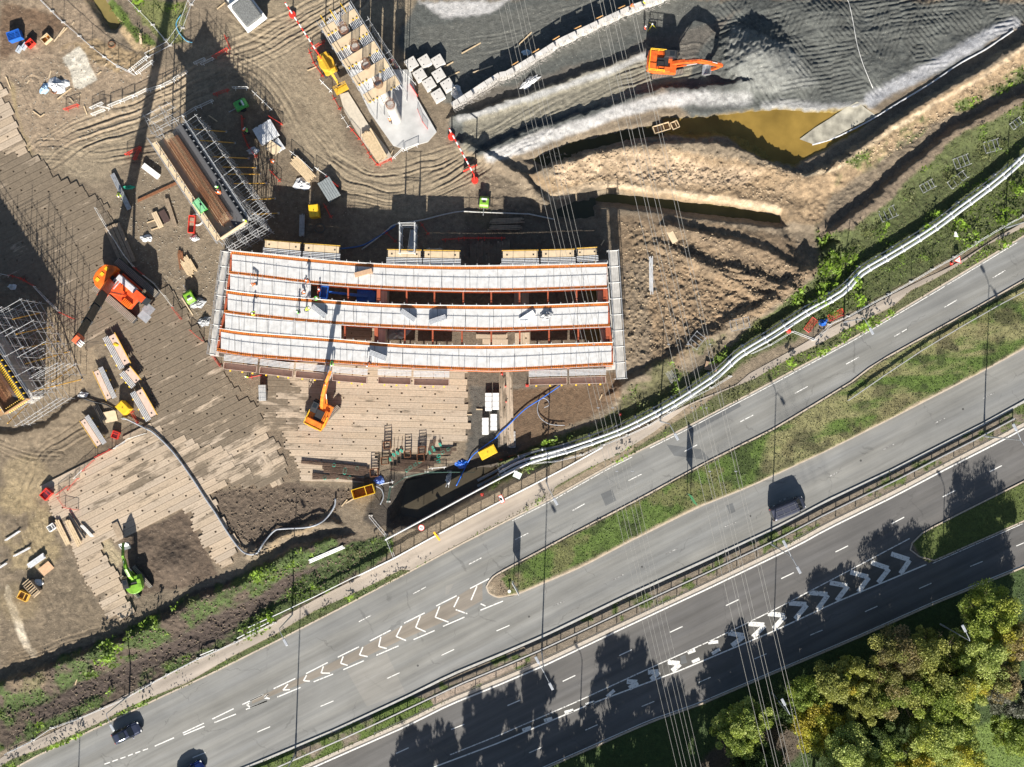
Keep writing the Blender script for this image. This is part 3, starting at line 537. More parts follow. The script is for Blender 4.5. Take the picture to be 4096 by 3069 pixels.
LOW = [(1480, 3170), (1746, 3065), (2000, 2970)] + tl(2, 3, 730, 1100, 1450, 830, 2212, 510) + tl(3, 3, 700, 280, 1370, 0) + [(3705, 2258)]
ribbon(mb, resample(LOW, 50), 5, .004)
ribbon(mb, resample(off(D_BOT, -9), 50), 3.2, .004)
tag(mb.build("road_marking", wp), kind='structure')
UP = [(1800, 3020), (2000, 2940)] + tl(2, 3, 600, 1090, 1200, 815, 1700, 590, 2212, 340) + tl(3, 2, 780, 1590, 1290, 1320)
mb = MB(); ribbon(mb, resample(UP, 50), 4.2, .004)
for x0, x1 in ((2050, 2560), (2600, 4096)): ribbon(mb, [(x, interp(A_TOP, x) + 11) for x in range(x0, x1, 30)], 3, .004)
ribbon(mb, [(x, interp(ISL_B, x) + 8) for x in range(3730, 4120, 30)], 3, .004)
tag(mb.build("road_marking", wpw), kind='structure')
mb = MB()
for v in ((115, 1055, 150, 1018, 158, 1058), (265, 990, 305, 942, 320, 985), (430, 915, 455, 870, 482, 917), (572, 853, 590, 798, 643, 853), (728, 775, 750, 718, 785, 790), (880, 708, 908, 643, 946, 720),
          (1035, 640, 1052, 562, 1100, 655), (1175, 560, 1220, 473, 1255, 590), (1332, 487, 1370, 395, 1413, 520), (1490, 405, 1525, 315, 1597, 442)):
    ribbon(mb, tl(1, 3, v[2], v[3], v[0], v[1]), 5, .004); ribbon(mb, tl(1, 3, v[0] + 4, v[1] - 1, v[4], v[5]), 5, .005)
for v in ((1640, 322, 1680, 240), (1655, 342, 1748, 375), (1778, 265, 1825, 155), (1855, 295, 1895, 312)): ribbon(mb, tl(1, 3, *v), 5, .004)
for v in ((1983, 1110, 2005, 1095), (1983, 1110, 2010, 1122), (2125, 1045, 2162, 1018), (2125, 1045, 2170, 1058)): ribbon(mb, tl(0, 3, *v), 5, .004)
for v in ((0, 1075, 105, 1025), (190, 978, 365, 895), (450, 857, 625, 767), (705, 725, 877, 640), (962, 595, 1132, 507), (1240, 450, 1405, 368), (1498, 312, 1662, 230), (1770, 172, 1925, 92),
          (0, 1130, 140, 1075), (220, 1045, 407, 967), (512, 922, 668, 860), (750, 825, 917, 752), (1015, 710, 1195, 633), (1315, 583, 1485, 510), (1553, 476, 1725, 402), (1853, 347, 2035, 273)): ribbon(mb, tl(1, 3, *v), 4.5, .004)
for v in ((1950, 1105, 2115, 1028), (1708, 1222, 1880, 1138), (1470, 1335, 1640, 1255), (1978, 1145, 2150, 1075), (1725, 1250, 1898, 1182), (1475, 1350, 1645, 1280), (1245, 1440, 1400, 1372), (1148, 1475, 1190, 1460),
          (1088, 1497, 1128, 1482), (1030, 1518, 1068, 1503), (968, 1540, 1010, 1526), (903, 1563, 948, 1547), (840, 1585, 885, 1570)): ribbon(mb, tl(0, 3, *v), 4.5, .004)
tag(mb.build("road_marking", wp), kind='structure')
mb = MB()   # broad worn chevrons
for c, r, v in ((2, 3, (1020, 920, 1105, 925, 1040, 975)), (2, 3, (1190, 845, 1275, 840, 1215, 905)), (2, 3, (1350, 765, 1445, 775, 1385, 835)), (2, 3, (1835, 530, 1960, 550, 1865, 632)), (2, 3, (2000, 455, 2125, 465, 2035, 562)),
                (3, 3, (145, 375, 280, 390, 190, 497)), (3, 3, (315, 290, 455, 300, 365, 418)), (3, 3, (480, 205, 625, 220, 545, 342)), (3, 3, (645, 125, 785, 150, 700, 270)), (3, 3, (810, 40, 955, 80, 875, 200)),
                (3, 3, (980, -38, 1118, 10, 1035, 125)), (3, 3, (1140, -108, 1285, -60, 1215, 52))):
    u, a, d = tl(c, r, *v)
    ribbon(mb, [u, a], 19, .004); ribbon(mb, [(a[0] + 2, a[1] + 2), d], 19, .0055)
for v in ((1510, 690, 1570, 668), (1545, 765, 1605, 737), (1675, 608, 1755, 600), (1705, 697, 1770, 658), (180, 1312, 250, 1288), (355, 1235, 420, 1215), (520, 1170, 590, 1150), (690, 1107, 760, 1085), (860, 1042, 920, 990)): ribbon(mb, tl(2, 3, *v), 13, .004)
tag(mb.build("road_marking", worn("white_paint_flaking", .38, .46)), kind='structure')
mb = MB(); pts = tl(1, 3, 1, 1090, 270, 975, 600, 830, 900, 690, 1200, 540, 1500, 400, 1650, 320, 1800, 230, 1900, 180)
mb2 = MB(); wds = [14, 20, 30, 40, 48, 60, 62, 66, 60]
L_ = []; R_ = []
for p, wd in zip(pts, wds): L_.append((p[0] - .45 * wd / 2, p[1] - .9 * wd / 2)); R_.append((p[0] + .45 * wd / 2, p[1] + .9 * wd / 2))
strip("road_dirt", L_, R_, .002, asphalt("dusty_asphalt", (.215, .19, .16), .6, .2), 1008, 1930)
strip("road_dirt", off(UP, 3), off(LOW, -3), .002, asphalt("broken_asphalt", (.085, .082, .076), .4, .8), 2000, 3600)
# ---- water ----
def wmat(name, c, rough=.08):
    m = bpy.data.materials.new(name); m.use_nodes = True; n = m.node_tree.nodes; l = m.node_tree.links; b = n['Principled BSDF']
    b.inputs['Roughness'].default_value = rough; b.inputs['IOR'].default_value = 1.33
    tc = n.new('ShaderNodeTexCoord'); z = n.new('ShaderNodeTexNoise'); z.inputs['Scale'].default_value = .35; z.inputs['Detail'].default_value = 6; l.new(tc.outputs['Object'], z.inputs['Vector'])
    x = n.new('ShaderNodeMix'); x.data_type = 'RGBA'; l.new(z.outputs[0], x.inputs['Factor']); x.inputs['A'].default_value = (*[v * .45 for v in c], 1); x.inputs['B'].default_value = (*[v * 1.6 for v in c], 1); l.new(x.outputs['Result'], b.inputs['Base Color'])
    z2 = n.new('ShaderNodeTexNoise'); z2.inputs['Scale'].default_value = 2; l.new(tc.outputs['Object'], z2.inputs['Vector']); bp = n.new('ShaderNodeBump'); bp.inputs['Strength'].default_value = .1; bp.inputs['Distance'].default_value = .05; l.new(z2.outputs[0], bp.inputs['Height']); l.new(bp.outputs[0], b.inputs['Normal'])
    return m
def sheet(name, pts, z, m, kind='structure'):
    mb = MB(); mb.v = [tuple(P(p[0], p[1], z)) for p in pts]; mb.f = [tuple(range(len(pts)))]; return tag(mb.build(name, m), kind=kind)
def grow(pts, k):
    cx = sum(p[0] for p in pts) / len(pts); cy = sum(p[1] for p in pts) / len(pts); return [(cx + (p[0] - cx) * k, cy + (p[1] - cy) * k) for p in pts]
sheet("pond", POND[:7] + POND[7:], -.42, wmat("pond_water", (.22, .145, .035)))
sheet("pond", ol(1150, 345, 1240, 305, 1340, 282, 1440, 258, 1460, 285, 1340, 312, 1250, 335, 1180, 360), -.45, wmat("dark_water", (.06, .05, .02)))
sheet("trench_water", [(a, b) for a, b in TR], -1.35, wmat("trench_water", (.10, .085, .03)))
sheet("drain_pool", ol(1190, 440, 1240, 425, 1285, 428, 1290, 470, 1230, 480, 1195, 465), -.95, MC.get("x") or wmat("drain_water", (.05, .05, .03)))
sheet("pit_water", ol(870, 1040, 1000, 1012, 1090, 1000, 1150, 985, 1100, 1030, 1000, 1080, 900, 1130, 865, 1110), -1.5, wmat("pit_water", (.055, .046, .032)))
sheet("pond", ol(180, -20, 220, -20, 262, 45, 250, 66, 232, 62), -.9, wmat("corner_water", (.20, .16, .06)))
sheet("puddle", ol(1262, 700, 1318, 700, 1318, 745, 1262, 745), .30, wmat("puddle_water", (.17, .13, .045)))
sheet("puddle", ol(1262, 630, 1318, 625, 1318, 665, 1270, 660), .30, MC.get("p") or bpy.data.materials["puddle_water"])

# patches and covers in the roads
pm_ = asphalt("asphalt_patch", (.115, .12, .122), .1, .2); pl_ = asphalt("asphalt_patch_pale", (.22, .215, .20), .3, .2)
for c, r, q, m in ((2, 2, (810, 960, 900, 920, 935, 1010, 850, 1055), pm_), (2, 2, (1340, 560, 1620, 600, 1700, 690, 1400, 650), pm_), (2, 2, (1820, 1050, 1870, 1030, 1895, 1100, 1850, 1120), pm_), (1, 3, (1575, 150, 1640, 130, 1600, 210, 1570, 225), pl_), (1, 3, (770, 815, 1100, 690, 1250, 1010, 940, 1120), pl_), (2, 3, (1450, 720, 1490, 705, 1505, 770, 1455, 780), pm_)):
    sheet("road_patch", tl(c, r, *q), .0025, m)
sheet("road_patch", [(2750, 1712), (2950, 1602), (2965, 1625), (2765, 1735)], .0025, pm_)
dk_ = mat("manhole_iron", (.06, .058, .055), .6)
for x, y in ((2568, 2268), (3001, 2065), (3443, 1843), (3852, 1637), (2116, 2467), (1671, 2663), (2250, 2210)): mb = MB(); mb.prism([tuple(P(x + 4.5 * math.cos(a), y + 4.5 * math.sin(a)))[:2] for a in np.linspace(0, 5.6, 9)], .001, .005); tag(mb.build("manhole_cover", dk_), kind='structure')
# ---------------- timber mat roadways ----------------
def inpoly(poly, x, y):
    c = False; n = len(poly)
    for i in range(n):
        (x1, y1), (x2, y2) = poly[i], poly[(i + 1) % n]
        if (y1 > y) != (y2 > y) and x < (x2 - x1) * (y - y1) / (y2 - y1) + x1: c = not c
    return c
def wood_mat(ang):
    m = bpy.data.materials.new("muddy_timber"); m.use_nodes = True; n = m.node_tree.nodes; l = m.node_tree.links; b = n['Principled BSDF']; b.inputs['Roughness'].default_value = .85
    a = n.new('ShaderNodeAttribute'); a.attribute_name = 'board'; tc = n.new('ShaderNodeTexCoord'); m0 = n.new('ShaderNodeMapping'); m0.inputs['Rotation'].default_value = (0, 0, R(ang)); l.new(tc.outputs['Object'], m0.inputs['Vector']); mp = n.new('ShaderNodeMapping'); mp.inputs['Scale'].default_value = (.42, 1.5, 1); l.new(m0.outputs[0], mp.inputs['Vector'])
    def nz(s, d, r): z = n.new('ShaderNodeTexNoise'); z.inputs['Scale'].default_value = s; z.inputs['Detail'].default_value = d; z.inputs['Roughness'].default_value = r; l.new(mp.outputs[0] if s < 1 else tc.outputs['Object'], z.inputs['Vector']); return z.outputs[0]
    def mrg(src, a_, b_, c_, d):
        r = n.new('ShaderNodeMapRange'); l.new(src, r.inputs[0])
        for i, v in enumerate((a_, b_, c_, d)): r.inputs[i + 1].default_value = v
        return r.outputs[0]
    v = n.new('ShaderNodeVectorMath'); v.operation = 'SCALE'; l.new(a.outputs['Color'], v.inputs[0]); l.new(mrg(nz(4, 6, .7), .3, .7, .82, 1.18), v.inputs['Scale'])
    mud = n.new('ShaderNodeVectorMath'); mud.operation = 'SCALE'; mud.inputs[0].default_value = (.140, .110, .076); l.new(mrg(nz(2.4, 8, .7), .3, .7, .7, 1.3), mud.inputs['Scale'])
    # alpha of the attribute says how muddy the board is
    th = n.new('ShaderNodeMath'); th.operation = 'SUBTRACT'; l.new(a.outputs['Alpha'], th.inputs[0]); l.new(nz(.55, 9, .68), th.inputs[1])
    f = mrg(th.outputs[0], -.05, .06, .06, .92)
    x = n.new('ShaderNodeMix'); x.data_type = 'RGBA'; l.new(f, x.inputs['Factor']); l.new(v.outputs[0], x.inputs['A']); l.new(mud.outputs[0], x.inputs['B']); l.new(x.outputs['Result'], b.inputs['Base Color'])
    bp = n.new('ShaderNodeBump'); bp.inputs['Distance'].default_value = .03; bp.inputs['Strength'].default_value = .4; l.new(nz(3, 8, .7), bp.inputs['Height']); l.new(bp.outputs[0], b.inputs['Normal'])
    return m
WMS = {}
def mats(poly, ang, mudfn, rowpx=27, lenpx=138, seed=1, holes=(), gap=1.3, z=.16, name="timber_roadway"):
    r = random.Random(seed); ca, sa = math.cos(R(ang)), math.sin(R(ang))   # picture direction of the boards, y down
    cx = sum(p[0] for p in poly) / len(poly); cy = sum(p[1] for p in poly) / len(poly); mb = MB(); cols = []
    U = 1600
    for i in range(-int(U / rowpx), int(U / rowpx)):
        ph = (i * 0.33 % 1) * lenpx + r.uniform(-6, 6); rmd = r.uniform(-.06, .06); rb = r.uniform(.92, 1.08); mzr = r.uniform(0, .02)
        for j in range(-int(U / lenpx) - 1, int(U / lenpx) + 1):
            u0 = j * lenpx + ph; mcol = None; mz = mzr
            um = u0 + lenpx / 2; vm = (i + .5) * rowpx
            ok = [inpoly(poly, cx + (u0 + lenpx * (q + .5) / 12) * ca - vm * sa, cy + (u0 + lenpx * (q + .5) / 12) * sa + vm * ca) for q in range(12)]
            if sum(ok) < 3: continue
            qa = ok.index(True); qb = 12 - ok[::-1].index(True); uA = u0 + lenpx * qa / 12 + (r.uniform(-8, 8) if qa else 0); uB = u0 + lenpx * qb / 12 + (r.uniform(-8, 8) if qb < 12 else 0)
            base = rb * r.uniform(.97, 1.03); hue = r.uniform(-.008, .008); md = rmd + r.uniform(-.015, .015)
            nb = 3
            for b in range(nb):
                v0 = (i + (0, .37, .63)[b]) * rowpx; v1 = (i + (.37, .63, 1)[b]) * rowpx - (gap if b == nb - 1 else .3); e = r.uniform(4, 8) if b == 1 else r.uniform(0, .4)
                q = [(uA + (e if b == 1 else 0), v0), (uB, v0), (uB, v1), (uA + (e if b == 1 else 0), v1)]
                pts = [(cx + a * ca - c * sa, cy + a * sa + c * ca) for a, c in q]; zz = z + mz + b * .002
                k = len(mb.v); mb.v += [tuple(P(p[0], p[1], zz)) for p in pts] + [tuple(P(p[0], p[1], zz - .22)) for p in pts]
                fs = [(3, 2, 1, 0), (0, 1, 5, 4), (1, 2, 6, 5), (2, 3, 7, 6), (3, 0, 4, 7)]; mb.f += [tuple(k + x for x in f) for f in fs]
                t_ = base * r.uniform(.95, 1.05); px, py = cx + um * ca - vm * sa, cy + um * sa + vm * ca
                cc = (.43 * t_ + hue, .345 * t_, .255 * t_ - hue, min(max(mudfn(px, py) + md, 0), 1)); cols += [cc] * 8
    ob = mb.build(name, WMS.setdefault(ang, None) or WMS.__setitem__(ang, wood_mat(ang)) or WMS[ang]); a = ob.data.color_attributes.new("board", 'FLOAT_COLOR', 'POINT')
    a.data.foreach_set('color', np.array(cols, np.float32).reshape(-1)); tag(ob, kind='structure'); return ob
MA1 = ol(-130, 130, 14, 192, 38, 275, 62, 335, 90, 345, 130, 385, 180, 402, 215, 425, 245, 455, 240, 490, 265, 520, 300, 560, 350, 610, 420, 690, 450, 750, 480, 800, 520, 850, 560, 880, 600, 960, 630, 1030, 560, 1060, 470, 1045, 330, 985, 318, 930, 330, 870, 290, 740, 230, 730, 190, 760, 130, 690, 60, 610, -130, 560)
def mudA(x, y):
    v = .66
    if y < 700: v = .62
    if x < 190 and y < 640: v = .40
    if y > 1450: v = .63
    if y > 1700 and x > 800: v = .54
    return v
mats(MA1, -27, mudA, 27, 138, 1)
MA2 = tl(0, 2, 345, 900, 730, 690, 1160, 420, 1250, 380, 1330, 480, 1750, 560, 2060, 800, 1990, 860, 1840, 850, 1690, 950, 1740, 1060, 1970, 1430, 1740, 1560, 1470, 1070, 940, 1330, 810, 1350, 830, 1420, 1090, 1900, 880, 1980, 590, 1480, 470, 1200, 390, 1060)
mats(MA2, -27, lambda x, y: .38 if y > 1950 else .40 if x < 500 else .46, 26, 138, 2, gap=1.3, z=.20)
MB1 = tl(1, 2, 170, -90, 1740, -90, 1745, 330, 1790, 480, 1560, 640, 1050, 640, 1040, 790, 880, 860, 410, 830, 390, 740, 330, 620, 230, 540, 250, 430, 130, 420, 60, 240, 120, 0)
mats(MB1, 1.5, lambda x, y: .39 + (.1 if x < 1250 and y < 1760 else 0) + (.1 if x < 1150 else 0), 25, 134, 3, gap=1.0)
mats(tl(1, 2, 20, 690, 150, 630, 300, 840, 160, 920), 60, lambda x, y: .45, 26, 120, 4); mats(tl(1, 1, 1810, 1150, 2065, 1150, 2065, 1290, 1880, 1290), 1, lambda x, y: .3, 60, 70, 5, z=.25)
mats(tl(1, 1, 735, 1090, 1000, 1130, 1000, 1290, 700, 1290), 3, lambda x, y: .3, 25, 80, 6)
mats(tl(2, 1, 110, 800, 240, 800, 240, 1300, 110, 1300), 89, lambda x, y: .35, 30, 120, 7); mats(tl(2, 1, -60, 1150, 60, 1150, 60, 1300, -60, 1300), 89, lambda x, y: .35, 30, 120, 8)
mats(tl(1, 1, 1790, 440, 2070, 420, 2070, 640, 1790, 640), 89, lambda x, y: .6, 27, 110, 9)
mats(tl(1, 2, 2010, -30, 2110, -30, 2110, 560, 2010, 560), 89, lambda x, y: .5, 14, 120, 10)
# ---------------- ground vegetation ----------------
def leafmat(name, cs, rough=.6):
    m = bpy.data.materials.new(name); m.use_nodes = True; n = m.node_tree.nodes; l = m.node_tree.links; b = n['Principled BSDF']; b.inputs['Roughness'].default_value = rough
    a = n.new('ShaderNodeAttribute'); a.attribute_name = 'leaf'; l.new(a.outputs['Color'], b.inputs['Base Color'])
    tr = n.new('ShaderNodeBsdfTranslucent'); l.new(a.outputs['Color'], tr.inputs['Color']); mx = n.new('ShaderNodeMixShader'); mx.inputs[0].default_value = .42
    l.new(b.outputs[0], mx.inputs[1]); l.new(tr.outputs[0], mx.inputs[2]); l.new(mx.outputs[0], n['Material Output'].inputs['Surface']); return m
LM = leafmat("foliage", None)
def quads(cen, siz, colr, up=.35, asp=.55):
    n = len(cen); th = rng.random(n) * 2 * np.pi; a = np.stack([np.cos(th), np.sin(th), rng.normal(0, up, n)], -1); a /= np.linalg.norm(a, axis=1)[:, None]
    b = np.stack([-np.sin(th), np.cos(th), rng.normal(0, up * 1.5, n)], -1); b /= np.linalg.norm(b, axis=1)[:, None]
    a *= siz[:, None]; b *= siz[:, None] * asp
    v = np.stack([cen - a, cen + b, cen + a, cen - b], 1).reshape(-1, 3).astype(np.float32)
    c = np.repeat(np.concatenate([colr, np.ones((n, 1))], 1), 4, 0).astype(np.float32); return v, c
def qmesh(name, v, c, m):
    n = len(v) // 4; me = bpy.data.meshes.new(name); me.vertices.add(n * 4); me.vertices.foreach_set('co', v.reshape(-1)); me.loops.add(n * 4)
    me.loops.foreach_set('vertex_index', np.arange(n * 4, dtype=np.int32)); me.polygons.add(n); me.polygons.foreach_set('loop_start', np.arange(n, dtype=np.int32) * 4); me.update(calc_edges=True)
    a = me.color_attributes.new('leaf', 'FLOAT_COLOR', 'POINT'); a.data.foreach_set('color', c.reshape(-1)); me.materials.append(m); return me
inner = (slice(None), slice(None))
jj, ii = np.nonzero((VEG > .25) & (np.abs(GX) < 78) & (np.abs(GY) < 59))
p = VEG[jj, ii]; cl = fbm(PX[jj, ii], PY[jj, ii], 45, 4, 444)
lawn = (pmask.__name__ and None)
road_in = np.zeros(PX.shape, bool)
for pg in (isl, ISL_T + ISL_B[::-1], sg, med):
    w_, m = pmask(pg, 2, 0); road_in[w_] |= m > .5
sel = rng.random(len(jj)) < np.where(road_in[jj, ii], .30, .30 * p + .45 * sst(0, .45, cl) * p)
jj = jj[sel]; ii = ii[sel]; cl = cl[sel]; rin = road_in[jj, ii]; n = len(jj)
x = GX[jj, ii] + rng.uniform(-.1, .1, n); y = GY[jj, ii] + rng.uniform(-.1, .1, n)
hh = np.where(rin, rng.uniform(.03, .14, n), rng.uniform(.03, .12, n) + sst(0, .5, cl) * rng.uniform(.1, .8, n))
sz = np.where(rin, rng.uniform(.06, .14, n), rng.uniform(.07, .17, n) + .06 * (cl > .2))
g0 = np.array([.105, .165, .022]); g1_ = np.array([.17, .17, .06]); g2 = np.array([.06, .10, .022])
k = sst(-.4, .4, vnoise(PX[jj, ii], PY[jj, ii], 200, 31))[:, None]; k2 = rng.random((n, 1))
cc = np.where(rin[:, None], C[jj, ii] * rng.uniform(.75, 1.45, (n, 1)), (g0 * (1 - k) + g2 * k) * (1 - .5 * k2) + g1_ * .4 * k2 * (cl[:, None] < .1) + g0 * .75 * sst(0, .5, cl)[:, None])
big = fbm(PX[jj, ii], PY[jj, ii], 130, 4, 808)[:, None]; br_ = np.array([.13, .105, .06]); lm = np.array([.19, .30, .025]); q_ = (~rin)[:, None]
cc = np.where(q_, cc * (1 - .65 * sst(.12, .3, big)) + br_ * .65 * sst(.12, .3, big), cc); cc = np.where(q_, cc * (1 - sst(.0, -.16, big) * .8 * (cl > .0)[:, None]) + lm * sst(.0, -.16, big) * .8 * (cl > .0)[:, None], cc)
hh = hh + np.where(rin, 0, sst(.1, -.3, big[:, 0]) * 1.3 * rng.random(n) ** .6 * sst(.02, .35, cl)); cc = cc * np.where(q_, .55 + .9 * sst(-.35, .3, fbm(PX[jj, ii], PY[jj, ii], 26, 3, 909))[:, None], 1)
sz = sz * np.where(rin, 1, .8 + .7 * sst(0, -.2, big[:, 0]))
v, c = quads(np.stack([x, y, Z[jj, ii] + hh], -1), sz, cc)
print("ground leaves", n)
ob = bpy.data.objects.new("ground_cover", qmesh("ground_cover", v, c, LM)); col.objects.link(ob)
tag(ob, 'rough green grass and bramble covering the verges and banks', 'vegetation', kind='stuff')
# ---------------- placing helpers ----------------
def seg(A, B, z):
    a, b = P(A[0], A[1], z), P(B[0], B[1], z); c = (a + b) / 2; return Vector((c.x, c.y, 0)), math.atan2(b.y - a.y, b.x - a.x), (b - a).length
def pang(A, B): return math.atan2(-(B[1] - A[1]), B[0] - A[0])
grey = mat("galvanised_steel", (.45, .46, .47), .45, .6, .2); tubem = mat("scaffold_tube", (.5, .51, .52), .5, .5, .2); alu = mat("aluminium", (.68, .69, .70), .5, .25, .15)
concm = mat("concrete", (.42, .40, .37), .85, var=.12, scale=1.5); concw = mat("pale_concrete", (.5, .49, .46), .8, var=.1, scale=1.2); ply = mat("plywood", (.56, .44, .29), .7, var=.12, scale=1.5); plyp = mat("pink_plywood", (.56, .42, .34), .7, var=.12, scale=2)
orangeg = mat("orange_girder_paint", (.52, .15, .02), .6, var=.25, scale=1.5); rust = mat("rusty_rebar", (.20, .085, .038), .85, var=.3, scale=4); redb = mat("red_oxide_steel", (.33, .075, .03), .6, var=.15)
yelp = mat("yellow_paint", (.75, .46, .02), .5, var=.12); blackm = mat("black_plastic", (.02, .02, .022), .6); redp = mat("red_plastic", (.62, .04, .025), .5, var=.12); whitep = mat("white_plastic", (.75, .75, .73), .5, var=.08)
oranp = mat("orange_machine_paint", (.68, .12, .02), .45, var=.35, scale=1.6); rubber = mat("black_rubber", (.025, .025, .027), .9); tim = mat("sawn_timber", (.55, .42, .26), .8, var=.2, scale=3); timd = mat("weathered_timber", (.26, .20, .14), .85, var=.25, scale=3)
deckm = mat("deck_sheet", (.56, .56, .555), .5, var=.15, scale=1.3); glass = mat("dark_glass", (.02, .025, .03), .08); dsteel = mat("dark_steel", (.05, .05, .052), .55, .3); green = mat("green_paint", (.08, .38, .08), .45); lime = mat("lime_green_paint", (.17, .36, .03), .45, var=.3, scale=1.6)
bluep = mat("blue_paint", (.02, .12, .50), .4); ywood = mat("yellow_board", (.70, .42, .07), .6); gravelm = mat("gravel_load", (.16, .165, .16), .9, var=.4, scale=6, bump=1)
# ---------------- bridge under construction ----------------
DZ = 4.6
LN = [[(1000, 1018), (1423, 1058), (1746, 1071), (2050, 1070), (2428, 1061)], [(1000, 1100), (1249, 1130), (1497, 1148), (1746, 1158), (2050, 1160), (2428, 1148)],
      [(1000, 1180), (1298, 1207), (1597, 1225), (2050, 1230), (2433, 1217)], [(1000, 1260), (1249, 1285), (1497, 1302), (1846, 1315), (2050, 1316), (2440, 1302)],
      [(1000, 1337), (1298, 1359), (1597, 1384), (1846, 1389), (2050, 1388), (2450, 1376)], [(1000, 1421), (1298, 1444), (1597, 1464), (1896, 1477), (2050, 1477), (2453, 1456)]]
XL = [922, 915, 905, 895, 878, 866]
LN[0].insert(0, (922, 1010)); LN[1].insert(0, (915, 1091)); LN[2].insert(0, (905, 1167)); LN[3].insert(0, (895, 1246)); LN[4].insert(0, (878, 1320)); LN[5].insert(0, (866, 1399))
LC = [smooth(l, 5) for l in LN]
XR = [2428, 2429, 2435, 2441, 2449, 2453]
br = empty("bridge", P(1660, 1240, 0), 0, "part-built curved steel bridge with five white decking strips on orange girders", "bridge"); bl = br.location
BI = Matrix.Translation(-bl)
def BP(x, y, z): return P(x, y, z) - bl
def swept(mb, pts, prof):                 # profile in (across, z) swept along picture points at height DZ
    pr = [Vector(BP(p[0], p[1], DZ)) for p in pts]; n = len(pr); k = len(mb.v); m = len(prof)
    for i, p in enumerate(pr):
        d = pr[min(i + 1, n - 1)] - pr[max(i - 1, 0)]; nx = Vector((-d.y, d.x, 0)).normalized()
        for a, z in prof: q = p + nx * a; mb.v.append((q.x, q.y, z))
    for i in range(n - 1):
        for j in range(m): mb.f.append((k + i * m + j, k + i * m + (j + 1) % m, k + (i + 1) * m + (j + 1) % m, k + (i + 1) * m + j))
    mb.f.append(tuple(k + j for j in range(m))[::-1]); mb.f.append(tuple(k + (n - 1) * m + j for j in range(m)))
for gi, ln in enumerate(LC):
    mb = MB(); z = DZ - .06
    swept(mb, ln, [(-.26, z), (.26, z), (.26, z - .05), (-.26, z - .05)][::-1]); swept(mb, ln, [(-.02, z - .05), (.02, z - .05), (.02, z - 1.25), (-.02, z - 1.25)][::-1]); swept(mb, ln, [(-.34, z - 1.25), (.34, z - 1.25), (.34, z - 1.32), (-.34, z - 1.32)][::-1])
    pts = resample(ln, 32)
    for i in range(1, 31): q = BP(pts[i][0], pts[i][1], DZ); mb.box((q.x, q.y, z - .65), (.03, .4, 1.18))
    g = mb.build("girder", orangeg, br)
    mb = MB(); pts = resample(ln, 190)
    for a in pts[1:-1]:
        q = BP(a[0], a[1], DZ)
        for s in (-.15, .02, .19): mb.box((q.x, q.y + s, z + .055), (.05, .05, .11))
    tag(mb.build("shear_studs", rust, g), kind="stuff")
    # handrail on the outer / inner side
    mb = MB(); n = 33; pts = resample(ln, n); sgn = 1 if gi % 2 == 0 else -1
    tops = []
    for i, a in enumerate(pts):
        q = BP(a[0], a[1], DZ); y = q.y + .22 * (1 if gi in (0, 2, 4) else -1) * 1; mb.tube((q.x, y, z), (q.x, y, DZ + 1.1), .03, 5); tops.append((q.x, y, DZ + 1.1)); mb.box((q.x, y + .12, DZ + 1.12), (.05, .3, .05))
    mb.path(tops, .035, 5); mb.path([(a, b, c - 1.0) for a, b, c in tops], .03, 5)
    mb.build("guard_rail", whitep if gi % 2 == 0 else tubem, br)
for si in range(5):                       # ribbed permanent decking
    T, B = LC[si], LC[si + 1]; x0 = XL[si] + 6; x1 = {1: 1243, 3: 1365}.get(si, 2427 if si < 2 else 2432 if si < 4 else 2446)
    mb = MB(); n = int((x1 - x0) / 6)
    for i in range(n):
        xa = x0 + (x1 - x0) * i / n; xb = x0 + (x1 - x0) * (i + .72) / n; xc = x0 + (x1 - x0) * (i + 1) / n
        for (u, v_, z) in ((xa, xb, DZ), (xb, xc, DZ - .045)):
            k = len(mb.v); ty, by = 7, -7
            mb.v += [tuple(BP(u, interp(T, u) + ty, z)), tuple(BP(u, interp(B, u) + by, z)), tuple(BP(v_, interp(B, v_) + by, z)), tuple(BP(v_, interp(T, v_) + ty, z))]; mb.f.append((k, k + 1, k + 2, k + 3))
        k = len(mb.v)
        mb.v += [tuple(BP(xb, interp(T, xb) + 7, DZ)), tuple(BP(xb, interp(B, xb) - 7, DZ)), tuple(BP(xb, interp(B, xb) - 7, DZ - .045)), tuple(BP(xb, interp(T, xb) + 7, DZ - .045))]; mb.f.append((k, k + 1, k + 2, k + 3))
    mb2 = mb.build("decking", deckm, br); tag(mb2)
    xx = x0 + 55
    while xx < x1 - 10:
        a = BP(xx, interp(T, xx) + 8, DZ); b = BP(xx + 1, interp(B, xx) - 8, DZ); MB().box(((a.x + b.x) / 2, (a.y + b.y) / 2, DZ + .015), (.045, (a - b).length, .03), rz=math.atan2(b.y - a.y, b.x - a.x) + R(90)).build("panel_joint", dsteel, mb2); xx += 112
for li, xs in ((1, (1273, 1393, 1515, 1627, 1738, 1853, 1965, 2078, 2192, 2306, 2420)), (3, (1380, 1505, 1619, 1731, 1848, 1965, 2079, 2196, 2313, 2430))):
    for x in xs:
        thick = x in (1515, 2420, 1505, 2430)
        a = BP(x, interp(LC[li], x) + 3, DZ - .5); b = BP(x, interp(LC[li + 1], x) - 3, DZ - .5); w_b = .5 if thick else .22
        mb = MB(); mb.box(((a.x + b.x) / 2, (a.y + b.y) / 2, DZ - .35), (w_b, abs(a.y - b.y), .04)); mb.box(((a.x + b.x) / 2, (a.y + b.y) / 2, DZ - .6), (.03, abs(a.y - b.y), .48)); mb.box(((a.x + b.x) / 2, (a.y + b.y) / 2, DZ - .85), (w_b, abs(a.y - b.y), .04))
        mb.build("cross_beam", redb, br)
